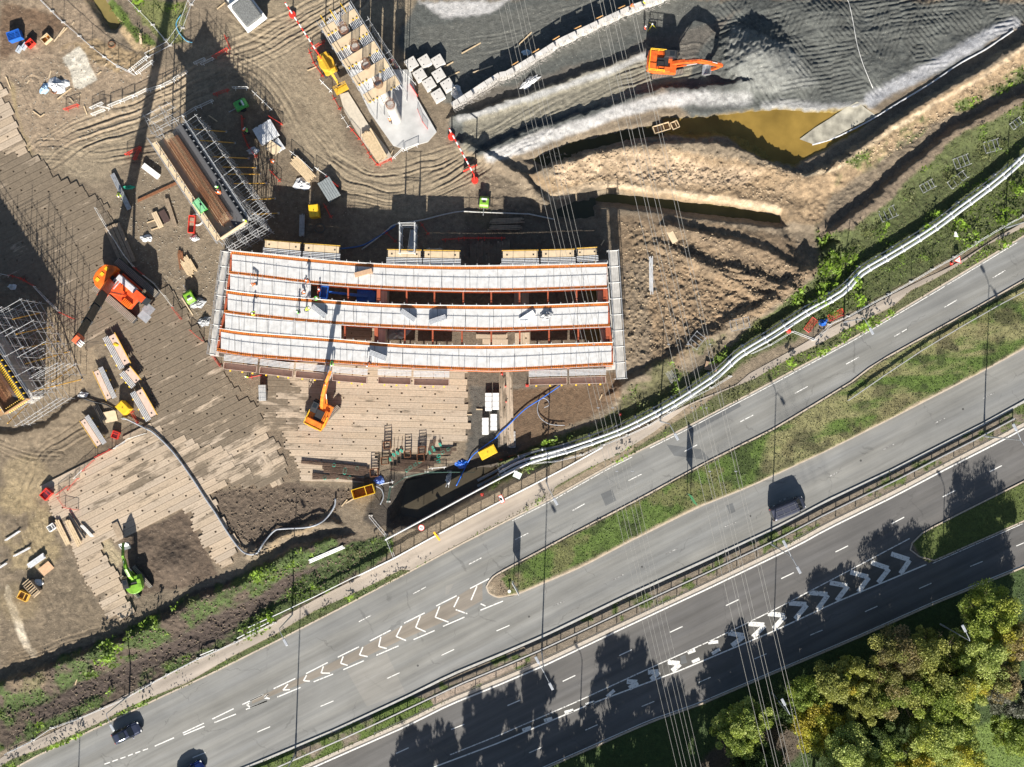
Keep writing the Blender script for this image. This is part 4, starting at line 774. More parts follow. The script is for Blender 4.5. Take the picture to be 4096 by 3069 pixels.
for gi in range(5):
    for XX in (XL, XR):
        mb = MB()
        a = BP(XX[gi] + (4 if XX is XL else -4), interp(LC[gi], XX[gi]) + 6, DZ); b = BP(XX[gi + 1] + (4 if XX is XL else -4), interp(LC[gi + 1], XX[gi + 1]) - 6, DZ); c = (a + b) / 2
        mb.box((c.x, c.y, DZ - .6), (.3, (a - b).length, 1.0), rz=math.atan2(b.y - a.y, b.x - a.x) + R(90)); mb.build("end_diaphragm", redb, br)
# supports
def bigbox(name, A, B, wd, z0, z1, m, label, cat, bev=.04):
    c, rz, L = seg(A, B, z1); e = empty(name, c, rz, label, cat); MB().box((0, 0, (z0 + z1) / 2), (L, wd, z1 - z0)).build("wall", m, e, bev); return e
mid = bigbox("bridge_pier", (1530, 1100), (1516, 1440), 1.5, 0, 3.0, concm, "grey concrete crosshead pier under the middle of the bridge", "bridge pier")
MB().box((0, 0, 3.06), (12.0, .7, .12)).build("bearing_plinth", concw, mid)
ab = bigbox("bridge_abutment", (2405, 1040), (2440, 1480), 1.7, 0, 3.0, concm, "concrete abutment wall under the right end of the bridge", "abutment"); MB().box((0, .5, 3.3), (15.2, .5, .6)).build("ballast_wall", concw, ab)
ab2 = bigbox("bridge_abutment", (908, 1000), (858, 1425), 1.3, 0, 3.1, concm, "concrete abutment wall under the left end of the bridge", "abutment"); MB().box((0, -.35, 3.4), (14.5, .5, .6)).build("ballast_wall", concw, ab2)
def walkway(A, B, wd, z, label, npost, m):
    c, rz, L = seg(A, B, z); e = empty("scaffold_walkway", c, rz, label, "scaffold walkway"); nb = int(wd / .24)
    for i in range(nb):
        MB().box((0, (i - nb / 2 + .5) * .24, z), (L, .225, .05)).build("board", m, e)
    for i in range(npost):
        x = -L / 2 + L * i / (npost - 1)
        for s in (-1, 1): MB().tube((x, s * (wd / 2 + .06), 0), (x, s * (wd / 2 + .06), z + 1.15), .035, 6).build("standard", tubem, e)
        MB().tube((x, -wd / 2 - .3, z - .08), (x, wd / 2 + .3, z - .08), .03, 5).build("transom", tubem, e)
        MB().tube((x, -wd / 2 - .25, z + .06), (x, wd / 2 + .25, z + .06), .04, 5).build("transom", whitep, e)
    for s in (-1, 1):
        for h in (.5, 1.1): MB().tube((-L / 2, s * (wd / 2 + .06), z + h), (L / 2, s * (wd / 2 + .06), z + h), .03, 5).build("handrail", tubem, e)
    return e
graybd = mat("grey_board", (.40, .385, .36), .8, var=.2, scale=1.5)
walkway((2452, 1003), (2484, 1515), 1.25, 4.9, "long grey boarded scaffold walkway beside the right end of the bridge", 9, graybd)
walkway((905, 1008), (850, 1418), .9, 4.7, "narrow boarded scaffold walkway along the left end of the bridge", 8, graybd)
# ---- formwork tables ----
def ftable(L, W=2.05, trough=False, ym=yelp, pm=ply, nb=4):
    out = []
    e = empty("formwork_table", (0, 0, 0)); s = 1
    if trough:
        MB().box((0, -.6, -.75), (L, .95, .05)).box((0, -1.08, -.42), (L, .05, .7)).box((0, -.14, -.42), (L, .05, .7)).box((-L / 2, -.6, -.42), (.05, .95, .7)).box((L / 2, -.6, -.42), (.05, .95, .7)).build("plywood_box", pm, e)
    else: 
        MB().box((0, .5, .02), (L - .3, .95, .04)).build("plywood_sheet", pm, e)
        for q in (-.36, .36): MB().box((q * L, .45, .05), (.22, .22, .02)).build("hatch", blackm, e)
        MB().box((0, .5, -.08), (L + .1, .1, .14)).box((0, .85, -.08), (L + .1, .1, .14)).box((0, .15, -.08), (L + .1, .1, .14)).build("end_beams", dsteel, e)
    y0 = .0 if trough else -.98
    for i in range(nb):
        y = y0 + .12 + i * (.9 / nb) + .05
        MB().box((0, y, -.02), (L + .15, .10, .03)).box((0, y, -.10), (L + .15, .03, .14)).box((0, y, -.18), (L + .15, .10, .03)).build("beam", alu, e)
    yb = -1.2 if trough else 1.05
    if not trough: MB().box((0, yb, .02), (L, .1, .14)).build("edge_board", ywood, e)
    for q in (-.32, .05, .36):
        zb = -.86 if trough else -.32; mb = MB().box((q * L, -.05, zb), (.12, 2.0, .12)); mb.box((q * L, -1.25 if trough else -1.0, zb), (.22, .2, .2)); mb.build("bracket", ym, e)
    return e
def putf(A, B, z, dy, label, group, **k):
    c, rz, L = seg(A, B, z); e = ftable(L - .2, **k); e.location = (c.x, c.y, z); e.rotation_euler = (0, 0, rz); return tag(e, label, "formwork table", group)
gN = "formwork tables along the upper edge of the bridge"; gS = "formwork troughs along the lower edge of the bridge"
NF = [((1052, 989), (1206, 1003), "first"), ((1211, 1004), (1362, 1014), "second"), ((1545, 1028), (1689, 1031), "third"), ((1691, 1031), (1844, 1034), "fourth"), ((2005, 1033), (2157, 1031), "fifth"), ((2162, 1030), (2303, 1027), "sixth"), ((2306, 1024), (2393, 1019), "seventh and shortest")]
for A, B, nm in NF: putf(A, B, DZ - .1, 0, "plywood and aluminium formwork table on the bridge's upper edge, %s from the left" % nm, gN)
SF = [((893, 1445), (1030, 1461), "first"), ((1037, 1463), (1174, 1479), "second"), ((1181, 1479), (1322, 1492), "third"), ((1328, 1492), (1470, 1504), "fourth"), ((1510, 1504), (1646, 1508), "fifth"), ((1653, 1510), (1798, 1513), "sixth"), ((2115, 1510), (2270, 1506), "seventh"), ((2276, 1506), (2425, 1502), "eighth")]
for A, B, nm in SF: putf(A, B, DZ - .3, 0, "formwork trough with aluminium beams below the bridge's lower edge, %s from the left" % nm, gS, trough=True, nb=5, pm=plyp)
gM = "formwork units stored on the timber mats"
for A, B, z, lab, pm in ((t(0, 1, 870, 1195), t(0, 1, 1000, 1440), .9, "pink plywood formwork unit on the mats, topmost of the stored group", plyp), (t(0, 1, 1000, 1475), t(0, 2, 1090, 75), .9, "pinkish formwork unit below the topmost stored unit", plyp),
                        (t(0, 2, 1090, 130), t(0, 2, 1215, 350), .9, "pink plywood formwork unit beside the yellow skip box on the mats", plyp)):
    c, rz, L = seg(B, A, z); e = ftable(L, pm=pm); e.location = (c.x, c.y, z); e.rotation_euler = (0, 0, rz + math.pi); tag(e, lab, "formwork unit", gM)
for A, B, z, lab in ((t(0, 1, 790, 1460), t(0, 2, 900, 190), .9, "narrow formwork unit left of the dark gap between stored units"), (t(0, 2, 680, 345), t(0, 2, 820, 560), .9, "formwork unit lying lowest on the mud above the mat edge")):
    c, rz, L = seg(A, B, z); e = ftable(L, pm=plyp); e.location = (c.x, c.y, z); e.rotation_euler = (0, 0, rz + math.pi); e.scale = (1, .8, 1); tag(e, lab, "formwork unit", gM)
# ---------------- tall piers with falsework ----------------
def scaffold(A, B, wd, z, label, side=1, bay=2.0, lifts=4, group=None, brace=True):
    c, rz, L = seg(A, B, z); e = empty("scaffold", c, rz, label, "scaffold", group); nx = max(2, int(L / bay) + 1); zt = z
    ys = (-wd / 2, wd / 2)
    for i in range(nx):
        x = -L / 2 + L * i / (nx - 1)
        for y in ys: MB().tube((x, y, 0), (x, y, zt + random.uniform(.2, 1.2)), .035, 5).build("standard", tubem, e)
        if i % 2 == 0:
            for k in range(lifts): MB().tube((x, ys[0] - .3, zt * (k + 1) / lifts), (x, ys[1] + .3, zt * (k + 1) / lifts), .03, 5).build("transom", tubem, e)
        if brace and i < nx - 1: MB().tube((x, ys[i % 2], zt * .3), (x + L / (nx - 1), ys[i % 2], zt * (.7 if i % 2 else .95)), .03, 5).build("brace", tubem, e)
    for y in ys:
        for k in range(lifts): MB().tube((-L / 2 - .3, y, zt * (k + 1) / lifts - .1), (L / 2 + .3, y, zt * (k + 1) / lifts - .1), .03, 5).build("ledger", tubem, e)
    return e
# pier 1: columns, falsework deck
PZ = 8.8
colsP = [(755, 240), (845, 377), (935, 527), (1035, 682)]
slabp = tl(1, 0, 610, 330, 700, 400, 860, 330, 1290, 640, 1350, 790, 1500, 1070, 1440, 1130, 1230, 1200, 1150, 1180, 940, 860, 740, 560)
def extr(name, pts, z0, z1, m, par=None, bev=0):
    mb = MB(); mb.prism([tuple(P(p[0], p[1], z1))[:2] for p in pts], z0, z1); return mb.build(name, m, par, bev)
s_ = extr("foundation_slab", tl(1, 0, 800, 560, 1290, 560, 1345, 790, 1500, 1060, 1430, 1140, 1230, 1195, 1150, 1170, 960, 900), -.3, .35, mat("fresh_concrete", (.44, .44, .43), .7, var=.14, scale=.8)); tag(s_, "pale concrete foundation slab under the falsework columns", "foundation slab")
s_ = extr("concrete_path", tl(1, 0, 720, 760, 790, 740, 950, 1000, 1100, 1190, 1140, 1260, 1040, 1320, 900, 1130, 760, 900), -.2, .18, mat("dusty_concrete", (.47, .42, .34), .85, var=.12)); tag(s_, kind='structure')
for i, c in enumerate(colsP + [(1128, 842)]):
    b = P(*t(1, 0, *c), PZ); e = empty("concrete_column", (b.x, b.y, 0), 0, ["white round concrete column under the topmost gap of the falsework deck", "concrete column second from the top of the falsework deck", "concrete column in the middle of the falsework row", "concrete column fourth from the top of the falsework row", "tall white bare concrete column at the open lower end of the falsework"][i], "concrete column", "round columns of the pier")
    MB().tube((0, 0, .3), (0, 0, PZ - .5), .72, 28).build("shaft", concw, e, smooth=False); MB().tube((0, 0, PZ - .5), (0, 0, PZ - .42), .8, 28).build("rim", concw, e)
    mb = MB(); n = 20; vs = [(.6 * math.cos(6.283 * k / n), .6 * math.sin(6.283 * k / n)) for k in range(n)]
    for k, (x, y) in enumerate(vs):
        mb.tube((x, y, PZ - .6), (x * .97, y * .97, PZ + 1.7 + .15 * (k % 3)), .028, 5)
    for z in (PZ - .2, PZ + .25): 
        for k in range(n): mb.tube((*vs[k], z), (*vs[(k + 1) % n], z), .016, 4)
    mb.build("rebar_cage", rust, e)
MB1_ = seg(t(1, 0, 695, 130), t(1, 0, 1110, 805), PZ); fc, frz, fL = MB1_; fW = 5.1
fe = empty("falsework_deck", fc, frz, "tall falsework deck of aluminium beams and plywood strips around round columns", "falsework")
for i in range(22):
    y = -fW / 2 + fW * (i + .5) / 22
    x0 = -fL / 2 - random.uniform(0, .9); x1 = fL / 2 - .6 + random.uniform(-.6, .7)
    brk = [(c_ - .85, c_ + .85) for c_ in (-fL / 2 + 2.2, -fL / 2 + 4.75, -fL / 2 + 7.4, -fL / 2 + 10.1, fL / 2 - .2)] if abs(y) < .85 else []
    xs = [x0] + [q for b in brk for q in b] + [x1]
    mb = MB()
    for a, b in zip(xs[::2], xs[1::2]):
        if b > a + .1: mb.box(((a + b) / 2, y, PZ - .1), (b - a, .11, .12))
    mb.build("beam", alu, fe)
for i, cx in enumerate((-fL / 2 + .75, -fL / 2 + 3.4, -fL / 2 + 6.1, -fL / 2 + 8.8, -fL / 2 + 11.6)):
    if i == 0:
        MB().box((cx + .35, -1.65, PZ), (1.4, 1.9, .05)).build("plywood_sheet", ply, fe); MB().box((cx + .35, 1.5, PZ), (1.4, 2.2, .05)).build("plywood_sheet", ply, fe)
    else: MB().box((cx + .2, 0, PZ), (1.4, fW + .1, .05)).build("plywood_sheet", ply, fe)
    for j in range(9):
        if abs(j - 4) > 1 and random.random() < .85: MB().box((cx + .92, -fW / 2 + .3 + j * .56, PZ + .06), (.18, .16, .2)).build("clamp", yelp, fe)
    MB().box((cx, 0, PZ - .3), (.2, fW + .6, .2)).build("bearer", grey, fe)
for i in range(6):
    for y in (-fW / 2, -1.3, 1.3, fW / 2): MB().tube((-fL / 2 + .3 + i * fL / 5.4, y, .2), (-fL / 2 + .3 + i * fL / 5.4, y, PZ - .25), .06, 6).build("prop", tubem, fe)
for y in (-fW / 2 - .15, fW / 2 + .15):
    MB().tube((-fL / 2 - .5, y, PZ + .9), (fL / 2 + .9, y, PZ + .9), .035, 5).build("handrail", tubem, fe); MB().tube((-fL / 2 - .5, y, PZ + .45), (fL / 2 + .9, y, PZ + .45), .03, 5).build("handrail", tubem, fe)
for q in (-1.8, -.3, 1.4): MB().tube((-fL / 2 - 1.2, q, PZ + .1), (-fL / 2 + .4, q, PZ - .05), .06, 6).build("yellow_prop", yelp, fe)
# pier 2 and 3: trough formwork with rebar
def trough(A, B, W, z, label, wallm, rib, cage, left=True, flm=ply, dark=True, cz=.0):
    c, rz, L = seg(A, B, z); e = empty("pier_formwork", c, rz, label, "pier formwork")
    MB().box((0, 0, z - 1.6), (L, W, .12)).build("plywood_floor", flm, e)
    MB().box((0, W / 2 - .1, z - .75), (L, .12, 1.6)).box((0, W / 2 + .12, z - .75), (L, .3, .1)).build("shutter_wall", wallm, e)
    MB().side([(-L / 2, -.03), (L / 2, -.03), (L / 2, .03), (-L / 2, .03)], -1.0, 1.0, Matrix.Translation((0, W / 2 - 1.0, z - .85)) @ Matrix.Rotation(R(32), 4, 'X')).build('steel_panel', wallm, e)
    MB().box((0, -W / 2 + .05, z - 1.1), (L, .12, .9)).build("shutter_wall", ply, e)
    MB().box((L / 2 + .05, 0, z - 1.0), (.12, W, 1.2)).build("end_shutter", flm, e)
    for i in range(int(L / .9)):
        x = -L / 2 + .4 + i * .9; MB().box((x, W / 2 + .12, z - .8), (.1, .22, 1.7)).build("waler", rib, e); MB().box((x, -W / 2 - .12, z - 1.1), (.1, .22, 1.0)).build("waler", rib, e)
    MB().box((0, 0, z * .5 - .9), (L * .9, W * .5, z - 1.8)).build("pier_stem", concm, e)
    if cage:
        x0, x1, w0 = cage; mb = MB(); n = int((x1 - x0) / .17)
        for i in range(n):
            x = x0 + (x1 - x0) * i / n; zb, zt = z - 1.45, z - .2; o_ = .35 * math.sin(i * .7)
            mb.tube((x - .9, -w0 * 1.7, zb + .1), (x, -w0 * .1, zt + .15), .022, 4); mb.tube((x, -w0 * .1, zt + .15), (x - .9, w0 * 1.5, zb + .2), .022, 4); mb.tube((x, -w0, zt), (x, w0, zt), .02, 4); mb.tube((x, -w0, zb), (x, -w0, zt), .02, 4); mb.tube((x, w0, zb), (x, w0, zt), .02, 4)
            if i % 3 == 0: mb.tube((x - .6, -w0 * .2, zt + .3), (x + .3, w0 * 1.5, zb + .2), .02, 4)
        for k in range(11): y = -w0 + 2 * w0 * k / 10; mb.tube((x0, y, zt), (x1, y, zt), .024, 4)
        for k in range(5): mb.tube((x0, -w0, zb + k * .25), (x1, -w0, zb + k * .25), .02, 4)
        mb.build("rebar_cage", rust, e)
    for i in range(int(L / 2) + 1):
        x = -L / 2 + i * 2
        for y in (W / 2 + .7, -W / 2 - .6): MB().tube((x, y, 0), (x, y, z + .6), .045, 5).build("standard", tubem, e)
    for y in (W / 2 + .7, -W / 2 - .6):
        for h in (.5, -.2, -3, -6): MB().tube((-L / 2 - .6, y, z + h), (L / 2 + .6, y, z + h), .035, 5).build("ledger", tubem, e)
    MB().box((0, -W / 2 - .42, z - .9), (L, .55, .05)).build("walkway_board", flm, e); MB().box((0, W / 2 + .5, z - .9), (L, .4, .05)).build("walkway_board", graybd, e)
    return e
stw = mat("steel_shutter", (.10, .10, .105), .5, .4, .2, 8)
p2 = trough(t(0, 0, 1345, 1055), t(0, 1, 1865, 335), 4.3, 9.2, "long pier formwork trough with a rusty rebar cage near the crane", stw, grey, (-6.9, 6.9, .8))
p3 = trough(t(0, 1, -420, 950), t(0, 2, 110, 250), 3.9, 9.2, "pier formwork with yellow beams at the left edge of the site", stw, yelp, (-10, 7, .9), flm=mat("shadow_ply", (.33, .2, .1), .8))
_, _, L3 = seg(t(0, 1, -420, 950), t(0, 2, 110, 250), 9.2)
for i in range(46): MB().box((L3 / 2 - .2 - i * .3, 1.25, 8.55), (.12, 1.1, .16), ry=0, rx=R(35)).build("yellow_beam", yelp, p3)
for i in range(10): MB().box((L3 / 2 - .1, -1.3 + i * .3, 8.3), (.9, .1, .14), ry=R(30)).build("yellow_beam", yelp, p3)
scaffold(t(0, 0, 1530, 960), t(0, 1, 2060, 200), 1.8, 8.8, "tube scaffold along the upper right side of the rebar pier formwork", lifts=5, bay=1.1)
scaffold(t(0, 0, 1190, 1000), t(0, 0, 1390, 900), 2.6, 8.8, "white tube scaffold at the top end of the rebar pier formwork", bay=1.1)
scaffold(t(0, 1, 1800, 430), t(0, 1, 2080, 260), 2.0, 8.0, "dense tube scaffold at the lower end of the rebar pier formwork", bay=.9, lifts=5)
scaffold(t(0, 1, 60, 960), t(0, 1, 400, 1560), 4.0, 8.6, "dense tube scaffold beside the yellow pier formwork at the left edge", bay=1.5, lifts=4)
scaffold(t(0, 1, -60, 1000), t(0, 1, 200, 1480), 2.4, 9.0, "tube scaffold against the wall of the yellow pier formwork", bay=1.5, lifts=4)
scaffold(t(0, 2, 90, 340), t(0, 2, 420, 130), 2.6, 6.5, "low tube scaffold around the lower end of the yellow pier formwork", bay=1.0, lifts=3)
scaffold(t(1, 0, 930, 170), t(1, 0, 1180, 560), 1.0, 8.2, "tube scaffold on the right side of the falsework deck", bay=2, lifts=3)
prop = None
PR = [(0, 0, 1560, 1040, 1820, 1062), (0, 0, 1610, 1130, 1890, 1152), (0, 0, 1715, 1262, 2000, 1276), (0, 0, 1790, 1345, 2060, 1350), (0, 0, 1830, 1403, 2090, 1402), (0, 0, 1880, 1478, 2140, 1475), (0, 1, 1980, 100, 2212, 90), (0, 1, 2030, 215, 2240, 208)]
for i, (c, r, a, b, d, f) in enumerate(PR):
    A = P(*t(c, r, a, b), 7.2); B = G(t(c, r, d, f)); B.z += .1; e = empty("raking_prop", B, 0, "yellow raking prop beside the rebar pier formwork, number %s from the top" % ["one", "two", "three", "four", "five", "six", "seven", "eight"][i], "prop", "raking props")
    MB().tube((0, 0, 0), A - B, .07, 8).build("tube", mat("yellow_prop", (.62, .35, .06), .5), e); MB().box((0, 0, 0), (.3, .3, .05)).build("foot", grey, e)
PR = [(0, 1, 100, 1060, 330, 1010), (0, 1, 130, 1180, 420, 1120), (0, 1, 160, 1300, 480, 1235), (0, 1, 200, 1420, 560, 1320), (0, 1, 420, 1560, 600, 1440), (0, 2, 230, 140, 660, 35), (0, 2, 60, 390, 290, 180)]
for i, (c, r, a, b, d, f) in enumerate(PR):
    A = P(*t(c, r, a, b), 7.2); B = G(t(c, r, d, f)); B.z += .1; e = empty("raking_prop", B, 0, "yellow raking prop beside the left edge pier, number %s from the top" % ["one", "two", "three", "four", "five", "six", "seven"][i], "prop", "raking props")
    MB().tube((0, 0, 0), A - B, .07, 8).build("tube", MC["yellow_prop"], e); MB().box((0, 0, 0), (.3, .3, .05)).build("foot", grey, e)
# ---------------- machines ----------------
def beam3(mb, pts, w_, hs):               # boom: box section following (x, z) points, height per point
    n = len(pts); k = len(mb.v)
    for i, (x, z) in enumerate(pts):
        a = pts[max(i - 1, 0)]; b = pts[min(i + 1, n - 1)]; d = Vector((b[0] - a[0], 0, b[1] - a[1])).normalized(); nn = Vector((-d.z, 0, d.x)); h = hs[i] / 2
        for s, q in ((-1, -1), (1, -1), (1, 1), (-1, 1)): v = Vector((x, s * w_ / 2, z)) + nn * h * q; mb.v.append(tuple(v))
    for i in range(n - 1):
        for j in range(4): mb.f.append((k + i * 4 + j, k + i * 4 + (j + 1) % 4, k + (i + 1) * 4 + (j + 1) % 4, k + (i + 1) * 4 + j))
    mb.f.append((k + 3, k + 2, k + 1, k)); mb.f.append(tuple(k + (n - 1) * 4 + j for j in range(4))); return mb
def tracks(root, L, gauge, wt, hgt, rot, z0=0, m=None):
    for s in (-1, 1):
        M_ = Matrix.Rotation(rot, 4, 'Z') @ Matrix.Translation((0, s * gauge / 2, z0))
        r = hgt / 2; prof = [(-L / 2 + r * (1 - math.cos(a)) if 0 else -L / 2 + r - r * math.cos(a), r + r * math.sin(a)) for a in np.linspace(-math.pi / 2, math.pi / 2, 7)] + [(L / 2 - r + r * math.cos(a), r + r * math.sin(a)) for a in np.linspace(math.pi / 2, -math.pi / 2, 7)]
        tr = MB().side(prof, -wt / 2 + .04, wt / 2 - .04, M_).build("track", m or dsteel, root)
        n = int(L / .22)
        for i in range(n): x = -L / 2 + .2 + (L - .4) * i / (n - 1); MB().box((x, 0, hgt + .01), (.15, wt, .06), m=M_).build("track_pad", mat("muddy_track", (.24, .21, .17), .8), tr)
    MB().box((0, 0, hgt * .6), (L * .45, gauge, hgt * .5), m=Matrix.Rotation(rot, 4, 'Z')).build("undercarriage", m or dsteel, root)
def excavator(name, loc, rz, label, paint_, trot, boom, stick, bk, size=1.0, rails=True, tail=0):
    e = empty(name, loc, rz, label, "excavator"); S = size
    tracks(e, 4.3 * S, 2.4 * S, .6 * S, .85 * S, trot)
    MB().tube((0, 0, .8 * S), (0, 0, 1.1 * S), .75 * S, 20).build("slew_ring", dsteel, e)
    zb = 1.1 * S
    # body with rounded counterweight
    if tail: pr = [(1.0 * S, -1.25 * S), (1.0 * S, 1.25 * S)] + [(-.3 * S + 1.35 * S * math.cos(a), 1.3 * S * math.sin(a)) for a in np.linspace(math.pi * .52, math.pi * 1.48, 10)]
    else: pr = [(1.25 * S, -1.3 * S), (1.25 * S, 1.3 * S), (-1.6 * S, 1.4 * S), (-2.3 * S, 1.2 * S), (-2.55 * S, .6 * S), (-2.55 * S, -.6 * S), (-2.3 * S, -1.2 * S), (-1.6 * S, -1.4 * S)]
    MB().prism(pr, zb, zb + .9 * S).build("body", paint_, e, .06)
    MB().prism([(x * .98, y * .97) for x, y in pr if x < 0] + [(-.2 * S, -1.2 * S), (-.2 * S, 1.2 * S)][:2], zb + .9 * S, zb + 1.25 * S).build("counterweight", paint_, e, .08) if tail else MB().box((-1.9 * S, 0, zb + .75 * S), (1.1 * S, 2.5 * S, 1.2 * S)).build("counterweight", paint_, e, .12)
    MB().box((-.6 * S, -.1 * S, zb + 1.0 * S), (1.5 * S, 1.1 * S, .3 * S)).build("engine_cover", blackm if not tail else dsteel, e, .04)
    MB().box((-.3 * S, -.95 * S, zb + 1.05 * S), (1.5 * S, .6 * S, .35 * S)).build("tank", paint_, e, .04)
    cabz = zb + 1.0 * S; c = MB().side([(-.55 * S, zb + .3 * S), (1.25 * S, zb + .3 * S), (1.3 * S, cabz), (1.0 * S, zb + 1.85 * S), (-.5 * S, zb + 1.85 * S)], .42 * S, 1.35 * S).build("cab", glass, e, .05)
    MB().box((.25 * S, .88 * S, zb + 1.88 * S), (1.3 * S, .85 * S, .06 * S)).build("cab_roof", dsteel if not tail else blackm, c, .02); MB().box((.45 * S, .88 * S, zb + 1.915 * S), (.6 * S, .55 * S, .02)).build("roof_hatch", glass, c)
    n = len(boom); b = beam3(MB(), [(x * S, z * S) for x, z in boom], .42 * S, [(.45 + .35 * math.sin(math.pi * (i + .5) / n)) * S for i in range(n)]).build("boom", paint_, e, .02)
    MB().box((boom[n // 2][0] * S, .225 * S, boom[n // 2][1] * S), (.9 * S, .01, .2 * S)).build("decal", whitep, b)
    beam3(MB(), [(x * S, z * S) for x, z in stick], .34 * S, [.4 * S, .5 * S] + [.3 * S] * (len(stick) - 2)).build("stick", paint_, e, .02)
    for (p, q) in (((1.1, zb / S + .2), (boom[n // 2][0], boom[n // 2][1] - .25)), ((boom[n // 2][0] + .3, boom[n // 2][1] + .55), (stick[0][0] - .05, stick[0][1] + .35))):
        for s in ((-.3, .3) if p[0] < 1.2 else (0,)):
            a_ = Vector((p[0] * S, s * S, p[1] * S)); b_ = Vector((q[0] * S, s * S, q[1] * S)); m_ = a_ + (b_ - a_) * .55
            cy = MB().tube(a_, m_, .09 * S, 8).build("cylinder", paint_, e); MB().tube(m_, b_, .05 * S, 8).build("piston_rod", alu, cy)
    sx, sz = stick[-1][0] * S, stick[-1][1] * S
    mb = MB(); w2 = bk * S / 2; pr = [(0, 0), (-.15, -.5), (-.55, -.95), (-1.05, -.85), (-1.1, -.7), (-.6, -.75), (-.3, -.45), (-.15, -.05)]
    mb.side([(sx + x * S, sz + z * S + .1) for x, z in pr], -w2, w2)
    for s in (-1, 1): mb.side([(sx + x * S, sz + z * S + .1) for x, z in ((0, 0), (-.15, -.5), (-.55, -.95), (-1.05, -.85), (-.3, -.05))], s * w2 - .03, s * w2 + .03)
    mb.build("bucket", grey, e)
    mb = MB().path([(.9 * S, .1, zb + 1.1 * S)] + [(x * S, .1, (z + .45) * S) for x, z in boom[1:]], .045 * S, 5); mb.build("hose", blackm, e)
    if rails:
        for s in (1, -1):
            mb = MB(); y = s * 1.3 * S; zz = zb + .9 * S; xs_ = (-2.2 * S, -1.2 * S, -.3 * S)
            for x in xs_: mb.tube((x, y, zz), (x, y, zz + 1.0 * S), .04, 5)
            for h in (.5, 1.0): mb.tube((xs_[0], y, zz + h * S), (xs_[-1], y, zz + h * S), .045, 5)
            mb.build("guard_rail", yelp, e)
        mb = MB()
        for h in (.5, 1.0): mb.tube((-2.3 * S, -1.3 * S, zb + (.9 + h) * S), (-2.3 * S, 1.3 * S, zb + (.9 + h) * S), .045, 5)
        mb.build("guard_rail", yelp, e)
    return e
g = P(*t(2, 0, 1330, 530), .5); excavator("excavator", (g.x, g.y, gz(g.x, g.y) + .05), pang(t(2, 0, 1330, 545), t(2, 0, 1740, 585)), "orange crawler excavator with yellow guard rails working on the grey gravel", oranp, R(16), [(.6, 1.6), (2.2, 3.1), (3.6, 3.9), (5.2, 3.7), (6.6, 3.1)], [(6.2, 3.35), (6.75, 3.0), (6.3, 1.6), (5.9, .9)], 1.3, 1.12)
# swing the stick side: the photographed bucket hangs to the near side
g = P(*t(1, 2, 585, 290), .5); excavator("excavator", (g.x, g.y, .2), pang(t(1, 2, 560, 320), t(1, 2, 720, -10)), "orange excavator with black engine deck reaching up to the bridge from the timber mats", mat("amber_machine_paint", (.72, .19, .02), .45, var=.3, scale=1.5), R(-18), [(.5, 1.6), (1.5, 4.2), (2.8, 6.7), (4.3, 8.6)], [(4.1, 8.4), (4.7, 9.1), (5.4, 9.5), (6.0, 9.6)], .5, 1.05)
g = P(*t(0, 3, 1098, 115), .5); excavator("excavator", (g.x, g.y, gz(g.x, g.y)), pang(t(0, 3, 1110, 140), t(0, 2, 1042, 1430)), "lime green excavator with a rounded tail standing on the dark soil", lime, R(25), [(.4, 1.5), (1.4, 2.6), (2.5, 3.3), (3.9, 3.2)], [(3.8, 3.2), (4.4, 3.3), (5.6, 2.4), (6.2, 1.8)], 1.4, .95, rails=False, tail=1)
# crawler crane
g0_ = P(*t(0, 1, 1010, 830), 1.2); crz = pang(t(0, 1, 830, 680), t(0, 1, 1170, 970)); ce = empty("crawler_crane", (g0_.x, g0_.y, .22), crz, "large orange telescopic crawler crane with a long black raised boom", "crane")
redo = mat("crane_orange", (.66, .085, .02), .45, var=.3, scale=1.5)
tracks(ce, 7.8, 4.9, 1.0, 1.15, 0)
MB().box((0, 0, 1.0), (3.6, 3.4, .6)).build("car_body", redo, ce, .05); MB().tube((0, 0, 1.2), (0, 0, 1.55), 1.1, 24).build("slew_ring", dsteel, ce)
MB().prism([(2.6, -1.4), (2.6, 1.2), (-3.0, 1.5), (-3.0, -1.5)], 1.55, 2.4).build("superstructure", redo, ce, .05)
cw = MB().prism([(-3.0, -1.9), (-2.2, -1.9), (-2.2, 1.9), (-3.0, 1.9), (-3.9, 1.3), (-4.15, .5), (-4.15, -.5), (-3.9, -1.3)], 1.6, 3.4).build("counterweight", mat("counterweight_orange", (.72, .14, .015), .45, var=.3, scale=1.2), ce, .08)
for i in range(3): MB().box((-3.3, -1.0 + i, 3.44), (.5, .5, .08)).build("lifting_lug", yelp, cw)
MB().box((.6, 1.15, 2.8), (4.2, .8, .9)).build("engine_cover", mat("pale_panel", (.5, .5, .52), .4), ce, .05)
MB().box((-1.7, .1, 2.8), (1.0, 1.3, .6)).build("winch", blackm, ce); MB().box((.2, .5, 2.75), (1.0, .9, .5)).build("valve_cover", oranp, ce, .04)
for i in range(3): MB().tube((-1.5 + i * .35, -.6, 3.1), (-1.5 + i * .35, .8, 3.1), .12, 8).build("winch_rope_drum", grey, ce)
cb = MB().side([(1.8, 1.5), (4.0, 1.5), (4.2, 2.6), (3.7, 3.6), (1.9, 3.6)], .5, 1.6).build("cab", glass, ce, .05); MB().box((2.8, 1.05, 3.64), (1.7, 1.0, .06)).build("cab_roof", redo, cb, .02)
MB().box((4.4, .2, 1.5), (1.5, 1.3, .12)).build("step_platform", grey, ce); MB().box((4.6, -1.0, 1.4), (1.6, 1.2, .2)).build("access_platform", mat("worn_grey", (.3, .31, .33), .5), ce)
